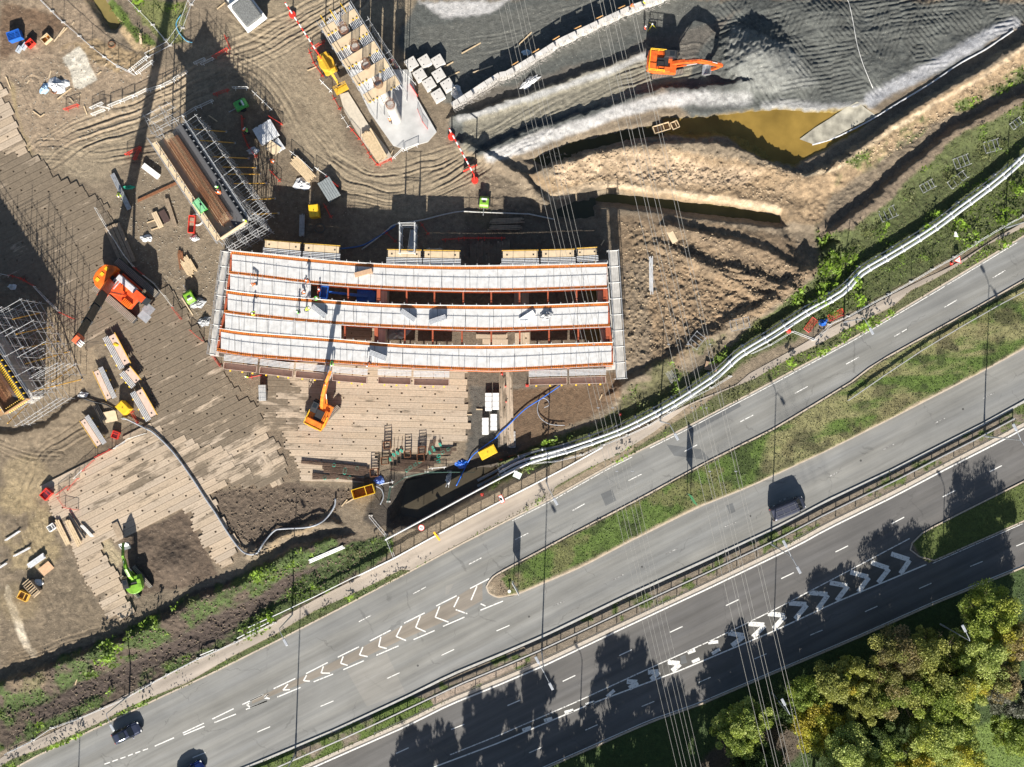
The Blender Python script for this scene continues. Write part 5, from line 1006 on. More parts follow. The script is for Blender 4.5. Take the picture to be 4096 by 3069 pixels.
for i in range(6): MB().box((1.2 + .25 * i, -1.0, 2.6), (.14, .9, .35)).build("engine_fins", mat("counterweight_orange", (0, 0, 0)), ce)
foot = Vector((-1.9, -.3, 2.7)); tipw = P(306, 1362, 42.0); tip = Matrix.Rotation(-crz, 3, 'Z') @ (tipw - Vector((g0_.x, g0_.y, .22))); bd = (tip - foot)
q = bd.to_track_quat('X', 'Z').to_matrix().to_4x4(); BM = Matrix.Translation(foot) @ q; Lb = bd.length
MB().box((Lb * .13, 0, 0), (Lb * .26 + .3, 1.0, 1.15), m=BM).build("boom_base", redo, ce, .03)
for i, (a, b, ww) in enumerate(((.26, .5, .9), (.5, .74, .8), (.74, .955, .7))):
    s_ = MB().box((Lb * (a + b) / 2, 0, 0), (Lb * (b - a), ww, ww * 1.1), m=BM).build("boom_section", blackm, ce, .02); MB().box((Lb * b, 0, 0), (.35, ww + .15, ww * 1.1 + .15), m=BM).build("boom_collar", dsteel, s_)
hd = MB().box((Lb * .975, 0, -.1), (Lb * .04, .8, .95), m=BM).build("boom_head", redo, ce, .03)
for y in (-.25, 0, .25): MB().tube((BM @ Vector((Lb - .2, y - .06, -.5))), (BM @ Vector((Lb - .2, y + .06, -.5))), .35, 12).build("sheave", whitep, hd)
MB().tube(Vector((.9, -.3, 2.4)), BM @ Vector((Lb * .16, 0, -.5)), .2, 10).build("derrick_cylinder", redo, ce)
for y in (-.1, .1): MB().tube(tip + Vector((0, y, -.6)), Vector((tip.x, tip.y + y, 30)), .02, 4).build("hoist_rope", dsteel, ce)
MB().box((tip.x, tip.y, 29.7), (.45, .35, .8)).build("hook_block", yelp, ce, .05)
# boom lifts
def boomlift(name, loc, rz, pts, label, m, zT=2.0, r=.95):
    e = empty(name, loc, rz, label, "boom lift")
    MB().box((0, 0, .75), (2.8, 1.9, .55)).build("chassis", m, e, .06)
    for sx in (-1, 1):
        for sy in (-1, 1): MB().tube((sx * 1.1, sy * .85, .5), (sx * 1.1, sy * 1.2, .5), .48, 16).build("wheel", rubber, e)
    MB().tube((0, 0, 1.0), (0, 0, zT), r, 24).build("turret", m, e, .05); MB().box((-1.0, 0, zT - .3), (.9, 1.5, .7)).build("counterweight", m, e, .08)
    for i, (a, b, ww) in enumerate(zip(pts, pts[1:], (.42, .36, .3, .26, .2))): MB().box((0, 0, 0), ((Vector(b) - Vector(a)).length, ww, ww), m=Matrix.Translation((Vector(a) + Vector(b)) / 2) @ (Vector(b) - Vector(a)).to_track_quat('X', 'Z').to_matrix().to_4x4()).build("boom_section", m, e, .02)
    x, y, z = pts[-1]; mb = MB().box((x + .6, y, z - .3), (1.0, 1.9, .06)); 
    for h in (.25, .8):
        for q_ in (((x + .1, y - .95), (x + 1.1, y - .95)), ((x + .1, y + .95), (x + 1.1, y + .95)), ((x + .1, y - .95), (x + .1, y + .95)), ((x + 1.1, y - .95), (x + 1.1, y + .95))): mb.tube((*q_[0], z + h), (*q_[1], z + h), .03, 5)
    for dx, dy in ((.1, -.95), (1.1, -.95), (.1, .95), (1.1, .95)): mb.tube((x + dx, y + dy, z - .3), (x + dx, y + dy, z + .8), .03, 5)
    mb.build("basket", m, e); MB().box((x + .2, y, z + .55), (.18, .5, .3)).build("control_box", blackm, e); return e
g = P(*t(1, 1, 930, 875), 2.2); boomlift("boom_lift", (g.x, g.y, .3), pang(t(1, 1, 930, 875), t(1, 1, 600, 845)), [(-.3, 0, 2.0), (2.2, 0, 2.6), (3.6, 0, 3.2), (5.0, 0, 3.5)], "blue boom lift standing in the shade of the open bridge bay", bluep, r=1.3)
g = P(*t(1, 0, 620, 515), 1.5); e = boomlift("boom_lift", (g.x, g.y, .3), pang(t(1, 0, 600, 460), t(1, 0, 750, 740)), [(-1.0, -.15, 2.1), (1.4, -.1, 2.6), (2.3, 0, 2.2), (3.6, .1, 1.6)], "yellow articulated boom lift with round body beside the falsework deck", mat("warm_yellow", (.62, .36, .03), .5), r=1.1)
# dump truck at the top edge
g = P(*t(0, 0, 1960, 60), 1.5); rz = pang(t(0, 0, 1900, -20), t(0, 0, 2030, 150)); e = empty("dump_truck", (g.x, g.y, gz(g.x, g.y)), rz, "white dump truck with dark grey load at the top edge of the picture", "dump truck")
MB().box((-2.2, 0, 1.6), (2.0, 2.6, 1.6)).build("cab", whitep, e, .12); MB().box((-2.2, 0, 2.42), (1.2, 2.0, .06)).build("cab_roof", blackm, e, .02); MB().box((-.4, 0, 1.0), (5.5, 1.4, .4)).build("chassis", dsteel, e)
MB().side([(-1.0, 1.5), (2.9, 1.2), (3.5, 1.9), (3.5, 2.0), (-1.0, 2.9)], -1.75, 1.75).build("tipper_body", whitep, e, .05); MB().prism([(-.7, -1.3), (-.2, -1.5), (3.1, -1.4), (3.1, 1.4), (-.2, 1.5), (-.7, 1.3)], 2.4, 2.97).build("load", gravelm, e, .2)
for sx in (-2.3, .8, 2.4):
    for sy in (-1, 1): MB().tube((sx, sy * 1.0, .65), (sx, sy * 1.6, .65), .65, 18).build("wheel", rubber, e)
for i in range(2): MB().box((-3.25, -.8 + 1.6 * i, 1.2), (.06, .4, .25)).build("headlight", alu, e)
# green generators / small green machines
def compressor(A, B, z, label, m, cat="compressor"):
    c, rz, L = seg(A, B, z); e = empty("towed_compressor", (c.x, c.y, gz(c.x, c.y)), rz, label, cat)
    MB().side([(-L / 2, .45), (L / 2, .45), (L / 2 - .05, 1.1), (L / 2 - .35, 1.35), (-L / 2 + .35, 1.35), (-L / 2 + .05, 1.1)], -.65, .65).build("canopy", m, e, .08)
    MB().box((0, 0, 1.37), (.3, .5, .03)).build("vent", blackm, e); MB().box((L * .2, 0, 1.36), (.25, .8, .03)).build("label_plate", whitep, e)
    MB().tube((-L / 2, 0, .5), (-L / 2 - 1.1, 0, .5), .06, 6).build("tow_bar", grey, e)
    for s in (-1, 1): MB().tube((0, s * .65, .35), (0, s * .85, .35), .35, 16).build("wheel", rubber, e)
    for s in (-1, 1): MB().box((0, s * .78, .75), (.9, .25, .06)).build("mudguard", blackm, e)
    return e
compressor(t(0, 0, 1885, 865), t(0, 0, 1980, 815), 1.2, "green towed compressor in the shade beside the haul road", green)
compressor(t(0, 1, 1495, 835), t(0, 1, 1545, 925), 1.2, "lime green towed compressor left of the bridge end", lime)
compressor(t(1, 1, 1880, 160), t(1, 1, 1888, 70), 1.2, "lime green towed machine at the end of the long hose above the bridge", lime)
# ---------------- road vehicles ----------------
def car(loc, rz, st, label, m, cat, L=4.4, van=False):
    e = empty("van" if van else "parked_car" if 0 else "car", loc, rz, label, cat); W = .92 if not van else .98; mb = MB(); n = len(st)
    for x, zl, zb, zt, wb, wt in st:
        pr = [(-wb * .92, zl), (-wb, zl + .2), (-wb, zb), (-wt, zt - .06), (-wt * .8, zt), (wt * .8, zt), (wt, zt - .06), (wb, zb), (wb, zl + .2), (wb * .92, zl)]
        mb.v += [(x, y, z) for y, z in pr]
    for i in range(n - 1):
        for j in range(9): mb.f.append((i * 10 + j, i * 10 + j + 1, (i + 1) * 10 + j + 1, (i + 1) * 10 + j))
    mb.f.append(tuple(range(10))); mb.f.append(tuple((n - 1) * 10 + j for j in range(10))[::-1]); mb.build("body", m, e, .03, smooth=False); return e
carp = mat("dark_blue_car_paint", (.05, .06, .10), .25, .4, .05); vanp = mat("dark_grey_van_paint", (.075, .08, .11), .3, .3, .05); bcar = mat("blue_car_paint", (.015, .03, .13), .25, .4, .05)
def wheels(e, xs, y, r):
    for x in xs:
        for s in (-1, 1):
            w_ = MB().tube((x, s * (y - .2), r), (x, s * y, r), r, 20).build("wheel", rubber, e); MB().tube((x, s * (y - .02), r), (x, s * (y + .015), r), r * .62, 14).build("rim", alu, w_)
def hatch(loc, rz, label, m):
    st = [(-2.15, .3, .75, .82, .72, .6), (-2.05, .22, .9, 1.0, .85, .66), (-1.75, .2, .95, 1.32, .9, .6), (-1.2, .2, .95, 1.44, .9, .62), (-.3, .2, .94, 1.47, .9, .63), (.35, .2, .93, 1.36, .9, .6), (1.05, .2, .9, .99, .9, .72), (1.7, .2, .82, .88, .87, .7), (2.1, .25, .7, .74, .72, .55)]
    e = car(loc, rz, st, label, m, "car"); wheels(e, (-1.3, 1.35), .92, .32)
    mb = MB(); mb.v = [(.40, -.58, 1.375), (.40, .58, 1.375), (1.02, .68, 1.035), (1.02, -.68, 1.035)]; mb.f = [(0, 3, 2, 1)]; mb.build("windscreen", glass, e)
    mb = MB(); mb.v = [(-1.78, -.56, 1.325), (-1.78, .56, 1.325), (-2.03, .62, 1.04), (-2.03, -.62, 1.04)]; mb.f = [(0, 1, 2, 3)]; mb.build("rear_window", glass, e)
    for s in (-1, 1):
        mb = MB(); mb.v = [(-1.6, s * .925, .98), (.85, s * .915, .98), (.3, s * .66, 1.33), (-1.55, s * .665, 1.33)]; mb.f = [(0, 1, 2, 3)]; mb.build("side_window", glass, e)
        MB().box((.75, s * 1.0, 1.0), (.16, .2, .13)).build("door_mirror", m, e, .03); MB().box((2.0, s * .6, .68), (.22, .28, .14)).build("headlight", whitep, e, .03); MB().box((-2.08, s * .62, .8), (.12, .25, .16)).build("tail_light", redp, e, .02)
    MB().box((-.5, 0, 1.48), (.9, .9, .015)).build("sunroof", glass, e); return e
c, rz, L = seg(t(0, 3, 935, 1375), t(0, 3, 1100, 1295), .8); hatch((c.x, c.y, .005), rz, "dark blue grey car driving on the upper carriageway at lower left", carp)
c, rz, L = seg(t(0, 3, 1465, 1690), t(0, 3, 1600, 1610), .8); hatch((c.x, c.y, .005), rz, "bright blue car cut off by the bottom edge", bcar)
c, rz, L = seg(t(3, 2, 185, 1130), t(3, 2, 430, 1030), 1.2)
st = [(-2.55, .3, .9, 1.2, .9, .8), (-2.5, .22, 1.05, 1.95, .96, .82), (-2.2, .2, 1.1, 2.02, .97, .83), (0, .2, 1.1, 2.05, .97, .84), (1.0, .2, 1.1, 2.02, .97, .83), (1.35, .2, 1.08, 1.92, .97, .8), (2.05, .2, 1.02, 1.2, .96, .8), (2.45, .22, .85, .98, .9, .7), (2.62, .3, .7, .76, .75, .55)]
e = car((c.x, c.y, .005), rz, st, "dark grey van travelling on the middle carriageway", vanp, "van", van=True); wheels(e, (-1.6, 1.6), .98, .34)
mb = MB(); mb.v = [(1.40, -.76, 1.93), (1.40, .76, 1.93), (2.02, .78, 1.24), (2.02, -.78, 1.24)]; mb.f = [(0, 3, 2, 1)]; mb.build("windscreen", glass, e)
for s in (-1, 1):
    MB().box((1.45, s * 1.1, 1.25), (.15, .25, .28)).build("door_mirror", blackm, e, .03); MB().box((2.45, s * .72, .8), (.2, .25, .18)).build("headlight", whitep, e, .03); MB().box((-2.54, s * .85, 1.2), (.05, .12, .4)).build("tail_light", redp, e)
    MB().box((-.3, s * .35, 2.065), (3.6, .04, .02)).build("roof_rib", mat("roof_rib_grey", (.16, .165, .18), .4), e)
for x in (-1.9, -.9, .1, 1.0): MB().box((x, 0, 2.07), (.03, 1.4, .02)).build("roof_rib", MC["roof_rib_grey"], e)
mb = MB(); mb.v = [(-2.53, -.7, 1.85), (-2.53, .7, 1.85), (-2.575, .7, 1.25), (-2.575, -.7, 1.25)]; mb.f = [(0, 1, 2, 3)]; mb.build("rear_window", glass, e)
# ---------------- street lamps ----------------
lampm = mat("lamp_column_steel", (.42, .45, .49), .45, .5, .1)
def lamp(base, dirs, h, label, grp, z=.1):
    b = P(base[0], base[1], z); e = empty("street_lamp", b, 0, label, "street lamp", grp)
    MB().tube((0, 0, 0), (0, 0, 1.6), .13, 10).build("column_base", lampm, e); MB().tube((0, 0, 1.6), (0, 0, h - .3), .10, 10, .055).build("column", lampm, e)
    for a in dirs:
        d = Vector((math.cos(a), math.sin(a), 0)); MB().path([(0, 0, h - .35), tuple(d * .35 + Vector((0, 0, h - .05))), tuple(d * 1.5 + Vector((0, 0, h + .1)))], .045, 6).build("bracket_arm", lampm, e)
        MB().box(d * 2.0 + Vector((0, 0, h + .1)), (1.05, .36, .16), rz=a).build("lamp_head", mat("lamp_head_grey", (.36, .38, .41), .4), e, .05)
gl = "single street lamps along the footpath"; gd = "twin street lamps on the central reservation"
sea = R(-62)
for base, h, lab in (((517, 2781), 9.5, "street lamp leaning over the path nearest the lower left corner"), ((1169, 2460), 9.5, "street lamp by the footpath left of the long guard rail"), ((2186, 1930), 9.5, "street lamp beside the paved area right of the roadworks sign"), ((2641, 1686), 9.5, "street lamp just left of the big sign's shadow across the footpath"),
                     ((3375, 1288), 9.5, "street lamp near the orange barriers by the pipeline"), ((4023, 912), 9.5, "street lamp at the right edge of the picture above the road")): lamp(base, (sea,), h, lab, gl)
nwa = R(118)
for base, lab in (((1181, 3020), "twin street lamp on the grassy reservation at the bottom edge"), ((2167, 2607), "twin street lamp on the reservation in the middle of the picture"), ((3084, 2176), "twin street lamp on the reservation below the van"), ((3936, 1745), "twin street lamp on the reservation near the right edge")): lamp(base, (sea, nwa), 12.0, lab, gd)
for base, lab in (((3087, 2772), "street lamp standing in front of the round tree under the wires"), ((3761, 2497), "street lamp in front of the tree belt at lower right"), ((2310, 3180), "street lamp just below the picture's lower edge, its shadow crossing the lower road"), ((1610, 3480), "street lamp below the picture whose shadow crosses the lower left road"), ((300, 3465), "street lamp below the picture whose shadow crosses the car's road")):
    lamp(base, (nwa,), 10.8, lab, "street lamps on the far verge")
# ---------------- overhead wires ----------------
WZ = 36.0; wirem = mat("overhead_wire", (.42, .40, .37), .5, .3, 0)
def wires(top, bot, grp, nm):
    nn = ["leftmost", "second", "third", "fourth", "fifth", "sixth", "seventh", "eighth"]
    for i, (a, b) in enumerate(zip(top, bot)):
        A = P(a - .234 * 1500, -1500, WZ + 4); B = P(b + .234 * 1700, 3069 + 1700, WZ + 4); pts = [A + (B - A) * (k / 24) + Vector((0, 0, -14 * (k / 24) * (1 - k / 24))) for k in range(25)]
        e = empty("overhead_wire", (0, 0, 0), 0, "%s overhead wire of the %s bundle crossing the picture" % (nn[i], nm), "power line", grp); e.location = pts[12]
        MB().path([p - pts[12] for p in pts], .016 if nm == "left" else .02, 4).build("conductor", wirem, e)
        for k in ((11 + i % 3),): q = pts[k] - pts[12]; MB().box(q, (.3, .1, .12)).build("damper", grey, e)
wires([1995, 2022, 2038, 2072, 2092, 2110], [2714, 2736, 2751, 2771, 2786, 2808], "overhead wires, left bundle", "left")
wires([2380, 2418, 2433, 2458, 2475, 2540, 2553], [3079, 3111, 3122, 3159, 3173, 3230, 3245], "overhead wires, right bundle", "right")
# ---------------- barriers and fences ----------------
ORD = ["first", "second", "third", "fourth", "fifth", "sixth", "seventh", "eighth", "ninth", "tenth", "eleventh", "twelfth", "thirteenth", "fourteenth"]
def barrier(m, solid=False):
    e = empty("pedestrian_barrier", (0, 0, 0)); f = MB()
    for a, b in (((-.5, 0, .1), (.5, 0, .1)), ((-.5, 0, 1.05), (.5, 0, 1.05)), ((-.5, 0, .1), (-.5, 0, 1.05)), ((.5, 0, .1), (.5, 0, 1.05))): f.tube(a, b, .028, 5)
    if solid: f.box((0, 0, .6), (1, .05, .8))
    f.build("frame", m, e); mb = MB()
    for i in range(1, 12): mb.tube((-.5 + i / 12, 0, .1), (-.5 + i / 12, 0, 1.05), .010, 4)
    mb.build("bars", m, e)
    for x in (-.36, .36): MB().box((x, 0, .04), (.03, .6, .05)).build("foot", m, e)
    return e
used = {}
def putb(kind, segs, desc, group, lying=False, word="from the left", z=0.0, names=None):
    for i, (c, r, x1, y1, x2, y2) in enumerate(segs):
        A, B = G(t(c, r, x1, y1)), G(t(c, r, x2, y2)); mid = (A + B) / 2; d = B - A; L = max(d.length, .4); rz = math.atan2(d.y, d.x)
        lab = desc if len(segs) == 1 else "%s, %s %s" % (desc, ORD[i], word)
        if kind not in used: used[kind] = barrier({'grey': whitep, 'red': redp, 'solid': redp, 'dark': grey}[kind], kind == 'solid'); o_ = used[kind]; tag(o_, lab, "barrier", group)
        else: o_ = dup(used[kind], (0, 0, 0), 0, lab, group)
        o_.location = (mid.x, mid.y, mid.z + z + (.05 if lying else 0)); o_.rotation_euler = (R(-86) if lying else 0, 0, rz); o_.scale = (L, 1, 1)
gb = "grey pedestrian barriers"; gr = "red pedestrian barriers"
putb('grey', [(0, 0, 750, 930, 850, 890), (0, 0, 740, 880, 835, 835), (0, 0, 800, 862, 890, 880), (0, 0, 885, 860, 980, 820), (0, 0, 985, 820, 1080, 780), (0, 0, 1085, 780, 1195, 725), (0, 0, 1195, 735, 1305, 700), (0, 0, 1305, 700, 1415, 650), (0, 0, 1410, 640, 1515, 585)], "pale barrier in the long row above the haul road", gb)
putb('grey', [(0, 0, 1570, 520, 1655, 480), (0, 0, 1625, 525, 1725, 480)], "grey barrier beside the red one at the track junction", gb)
putb('grey', [(0, 0, 1050, 580, 1195, 465), (0, 0, 1105, 600, 1240, 500)], "grey barrier at the tip of the fenced corner", gb)
putb('grey', [(0, 0, 1880, 715, 2000, 712), (0, 0, 2040, 745, 2130, 830), (0, 0, 2130, 830, 2190, 890)], "grey barrier on the curve above the green compressor", gb)
putb('grey', [(0, 0, 1480, 940, 1590, 870), (0, 0, 1600, 870, 1720, 815)], "grey barrier right of the rebar pier's top end", gb)
putb('grey', [(1, 0, 570, 655, 660, 745), (1, 0, 740, 935, 800, 1030)], "grey barrier left of the concrete path by the boom lift", gb, word="from the top")
putb('grey', [(1, 0, 1150, 1280, 1235, 1200), (1, 0, 1245, 1215, 1355, 1165)], "grey barrier at the lower tip of the foundation slab", gb)
putb('grey', [(1, 0, 330, 1225, 425, 1300), (1, 0, 425, 1300, 510, 1380), (1, 0, 530, 1355, 620, 1420)], "grey barrier above the long timber stack", gb)
putb('grey', [(0, 1, 780, 170, 830, 260), (0, 1, 830, 260, 885, 350), (0, 1, 885, 350, 950, 450), (0, 1, 950, 450, 1010, 545), (0, 1, 1010, 545, 1085, 640), (0, 1, 1165, 710, 1250, 775), (0, 1, 1250, 775, 1330, 870), (0, 1, 1330, 870, 1400, 960)], "grey barrier along the ragged mat edge by the crane", gb, word="from the top")
putb('grey', [(1, 1, 1425, 500, 1545, 500)], "grey barrier standing just above the middle formwork tables", gb)
putb('grey', [(1, 2, 1445, 750, 1580, 738), (1, 2, 1045, 880, 1160, 855)], "grey barrier lying by the green tied rebar bundles", gb)
putb('dark', [(2, 1, 1320, 1480, 1370, 1575), (2, 2, 65, 455, 65, 580)], "galvanised barrier lying flat on the dark soil", gb, lying=True)
putb('red', [(0, 0, 1720, 470, 1835, 400), (0, 0, 1815, 295, 1860, 400)], "red barrier in the shadow at the track junction", gr, word="from the left")
putb('red', [(0, 0, 530, 890, 640, 850)], "red barrier alone on the rubble left of the haul road", gr)
putb('red', [(0, 0, 1730, 770, 1845, 730)], "red barrier just left of the curve above the green compressor", gr)
putb('red', [(0, 0, 1020, 1250, 1140, 1190), (0, 0, 1090, 1290, 1135, 1200)], "red barrier in the pile left of the rebar pier", gr)
putb('red', [(0, 0, 1952, 940, 1960, 1060), (0, 0, 1960, 1080, 2000, 1180), (0, 0, 2000, 1180, 2070, 1270)], "red barrier left of the aluminium beam stack", gr, word="from the top")
putb('red', [(1, 0, 480, 410, 520, 520), (1, 0, 520, 520, 595, 625), (1, 0, 500, 400, 605, 340)], "red barrier around the yellow boom lift", gr, word="counted")
putb('red', [(1, 0, 670, 780, 730, 890), (1, 0, 810, 1035, 890, 1130), (1, 0, 905, 1150, 960, 1240), (1, 0, 960, 1250, 1030, 1335), (1, 0, 1030, 1335, 1150, 1280)], "red barrier along the concrete path with the planks", gr, word="from the top")
putb('red', [(1, 0, 160, 945, 265, 1010), (1, 0, 165, 1375, 250, 1465), (1, 0, 620, 1425, 715, 1510)], "red barrier around the stacks in the curve of the track", gr, word="from the top")
putb('red', [(1, 0, 1135, 480, 1190, 550), (1, 0, 1350, 890, 1390, 990), (1, 0, 1390, 990, 1430, 1045)], "red barrier on the right side of the foundation slab", gr, word="from the top")
putb('solid', [(1, 0, 1290, 690, 1350, 780), (1, 0, 1720, 1385, 1825, 1335)], "solid red plastic barrier by a striped gauge or the blocks", gr)
putb('grey', [(1, 0, 1235, 585, 1335, 690)], "white barrier standing beside the concrete blocks", gb)
putb('red', [(1, 1, 600, 140, 660, 250)], "red barrier right of the yellow generator", gr)
putb('red', [(1, 1, 1085, 355, 1180, 445), (1, 1, 1375, 290, 1440, 385)], "red barrier either side of the stair tower", gr)
putb('red', [(1, 1, 1550, 425, 1700, 415), (1, 1, 1700, 412, 1860, 412), (1, 1, 1860, 412, 2050, 412)], "red barrier in the straight row above the bridge", gr)
putb('red', [(0, 1, 1085, 645, 1165, 705), (0, 1, 1395, 965, 1465, 1060), (0, 1, 1540, 1150, 1640, 1235), (0, 1, 1715, 1350, 1780, 1440)], "red barrier along the mat edge right of the crane", gr, word="from the top")
putb('red', [(0, 1, 90, 710, 180, 735), (0, 1, 180, 735, 275, 790), (0, 1, 490, 1005, 605, 1060)], "red barrier above the scaffold at the left edge", gr)
putb('grey', [(0, 1, 0, 695, 80, 712), (0, 1, 290, 800, 400, 920), (0, 1, 400, 920, 490, 1000)], "grey barrier above the scaffold at the left edge", gb)
putb('red', [(0, 2, 1060, 285, 1120, 385), (0, 2, 780, 660, 900, 600), (0, 2, 680, 770, 765, 685), (0, 2, 560, 920, 640, 830), (0, 2, 470, 960, 560, 890), (0, 2, 480, 980, 530, 1050), (0, 2, 530, 1060, 635, 1080)], "red barrier along the lower left timber mats", gr, word="from the top")
putb('grey', [(0, 2, 930, 590, 1050, 510), (0, 2, 1050, 510, 1180, 470), (0, 2, 610, 830, 680, 760)], "grey barrier along the lower left timber mats", gb)
putb('red', [(3, 1, 480, 1175, 550, 1080), (3, 1, 650, 1085, 765, 1030)], "orange red barrier lying on the grass by the blue sheet", gr, lying=True)
putb('red', [(1, 2, 2015, 690, 2075, 665), (1, 2, 2080, 665, 2140, 640)], "red mesh barrier lying by the dark pipes", gr, lying=True)
putb('red', [(1, 1, 0, 1530, 100, 1510)], "red barrier below the bridge's lower left corner", gr)
def frame_on_grass(i, A, B, wd):
    a, b = G(A), G(B); mid = (a + b) / 2; d = b - a; L = d.length; e = empty("steel_frame", (mid.x, mid.y, mid.z + .25), math.atan2(d.y, d.x), "pale steel table frame lying in the grass, %s from the right" % ORD[i], "steel frame", "steel frames lying in the grass")
    for y in (-wd / 2, wd / 2): MB().box((0, y, .1), (L, .07, .07)).build("rail", grey, e)
    for x in (-L / 2, -L / 6, L / 5, L / 2): MB().box((x, 0, .1), (.07, wd, .07)).build("crossbar", grey, e)
    for x in (-L / 2, L / 2):
        for y in (-wd / 2, wd / 2): MB().box((x, y, .45), (.06, .06, .6)).build("leg", alu, e)
for i, (A, B, wd) in enumerate((((4042, 510), (4078, 484), 1.0), ((3935, 595), (3988, 580), 1.6), ((3815, 660), (3868, 640), 1.5), ((3795, 745), (3855, 700), 1.2), ((3682, 760), (3728, 735), 1.2), ((3520, 870), (3575, 845), 1.6), ((2922, 1305), (2992, 1290), 1.5), ((2768, 1385), (2802, 1340), 1.6))): frame_on_grass(i, A, B, wd)
# ---- linear barriers ----
def railing(name, pts, spacing, h, label, cat, m, beamw=.08, beamh=.3, postm=None, z0=.08, panel=False, every=None, group=None):
    W_ = [P(p[0], p[1], z0) for p in pts]; o0 = W_[len(W_) // 2].copy(); e = empty(name, o0, 0, label, cat, group); W_ = [w_ - o0 for w_ in W_]
    L = [0]
    for a, b in zip(W_, W_[1:]): L.append(L[-1] + (b - a).length)
    def at(s):
        i = 0
        while i < len(L) - 2 and L[i + 1] < s: i += 1
        u = (s - L[i]) / max(L[i + 1] - L[i], 1e-6); return W_[i] + (W_[i + 1] - W_[i]) * u, (W_[i + 1] - W_[i]).normalized()
    n = max(2, int(L[-1] / (every or 6)))
    for k in range(n):
        a, _ = at(L[-1] * k / n); b, _ = at(L[-1] * (k + 1) / n); c = (a + b) / 2; d = b - a
        MB().box((c.x, c.y, h - beamh / 2), (d.length - .02, beamw, beamh), rz=math.atan2(d.y, d.x)).build("beam" if not panel else "panel", m, e)
    n = min(99, int(L[-1] / spacing))
    for k in range(n + 1): a, d = at(L[-1] * k / n); MB().box((a.x, a.y, h / 2 - .05), (.1, .1, h - .05), rz=math.atan2(d.y, d.x)).build("post", postm or grey, e)
    return e
def shift(pts, dy): return [(p[0], p[1] + dy) for p in pts]
def mixl(a, b, u, xs): return [(x, interp(a, x) * (1 - u) + interp(b, x) * u) for x in xs]
barm = mat("crash_barrier_steel", (.50, .49, .47), .45, .4, .12)
railing("crash_barrier", mixl(B_BOT, C_TOP, .46, range(900, 4200, 150)), 2.2, .86, "pale steel crash barrier running along the middle of the central reservation", "crash barrier", barm, .16, .33)
railing("crash_barrier", [(x, interp(C_TOP, x) - 17) for x in range(1500, 4200, 150)], 3.2, .80, "darker low crash barrier on the lower side of the central reservation", "crash barrier", mat("dull_barrier", (.17, .16, .145), .7), .05, .28)
railing("crash_barrier", tl(3, 2, 785, 205, 1080, 0) + tl(3, 1, 1150, 1470, 1400, 1300, 1650, 1150, 2000, 950, 2212, 835) + [(4300, 1060)], 3.2, .75, "grey crash barrier on the grass strip between the upper carriageways", "crash barrier", barm, .12, .3)
hoard = tl(1, 2, 1100, 1312, 1350, 1180, 1700, 990, 2000, 830, 2212, 720) + tl(2, 2, 60, 790, 240, 700)
railing("hoarding", hoard, 2.4, 2.3, "white topped hoarding between the dark pit and the footpath", "hoarding", whitep, .16, 2.0, panel=True, every=2.4)
railing("guard_rail", tl(1, 2, 880, 1605, 1180, 1460, 1560, 1250, 2212, 910) + tl(2, 2, 400, 815, 820, 580), 2.2, 1.15, "long white guard rail between the footpath and the hoarding", "guard rail", whitep, .17, .35, every=5)
railing("guard_rail", [(p[0] - 2, p[1] - 12) for p in tl(1, 3, 0, 500, 180, 420, 360, 335, 560, 240, 900, 70, 1100, -20)], 2.2, .9, "white guard rail along the footpath left of the hoarding", "guard rail", whitep, .1, .25, every=5)
for i, v in enumerate(((1915, 565, 2175, 435), (1620, 700, 1730, 655))): railing("guard_rail", tl(0, 3, *v), 1.6, .7, "short white rail fragment in the bank above the footpath, %s from the right" % ORD[i], "guard rail", whitep, .12, .12, every=3)
def meshfence(pts, label, z=0.05, group="mesh fences", h=1.9, m=None):
    W_ = [G(p) for p in pts]; o0 = W_[0].copy(); e = empty("mesh_fence", o0, 0, label, "fence", group)
    cut_ = []
    for a, b in zip(W_, W_[1:]):
        n = max(1, round((b - a).length / 3.4))
        for k in range(n): cut_.append((a + (b - a) * (k / n) - o0, a + (b - a) * ((k + 1) / n) - o0))
    for a, b in cut_[:40]:
        mb = MB(); a = a + (b - a) * .01
        for h1 in (.15, h): mb.tube((a.x, a.y, a.z + h1), (b.x, b.y, b.z + h1), .03, 5)
        for p in (a, b): mb.tube((p.x, p.y, p.z + .05), (p.x, p.y, p.z + h), .03, 5)
        for k in range(1, 14): q = a + (b - a) * (k / 14); mb.tube((q.x, q.y, q.z + .15), (q.x, q.y, q.z + h), .006, 3)
        pn = mb.build("panel", m or alu, e); MB().box((a.x, a.y, a.z + .08), (.6, .22, .14)).build("foot", concm, e)
meshfence(tl(0, 0, 310, -20, 420, 90, 510, 180, 640, 290, 740, 380, 840, 460, 950, 540, 1090, 610), "mesh fence running down from the top left to the fenced corner")
meshfence(tl(0, 0, 1010, -20, 1120, 90, 1230, 200, 1330, 320, 1370, 370), "mesh fence between the pond and the grass at the top")
meshfence(tl(0, 0, 1195, 460, 1370, 370, 1470, 230, 1540, 40, 1570, 0), "mesh fence along the crane shadow at the top")
meshfence(tl(3, 1, 2212, 225, 2050, 310, 1830, 440, 1650, 560, 1470, 660, 1300, 760, 1120, 860, 930, 960, 790, 1040, 640, 1105, 510, 1235, 330, 1165, 160, 1270, 0, 1345), "long mesh fence winding along the footpath to the right edge")
meshfence(tl(2, 2, 1850, 10, 1700, 100, 1500, 200, 1360, 300, 1200, 400, 1030, 480, 830, 560, 660, 640, 450, 690, 250, 710), "mesh fence beside the pipeline in the middle of the path")
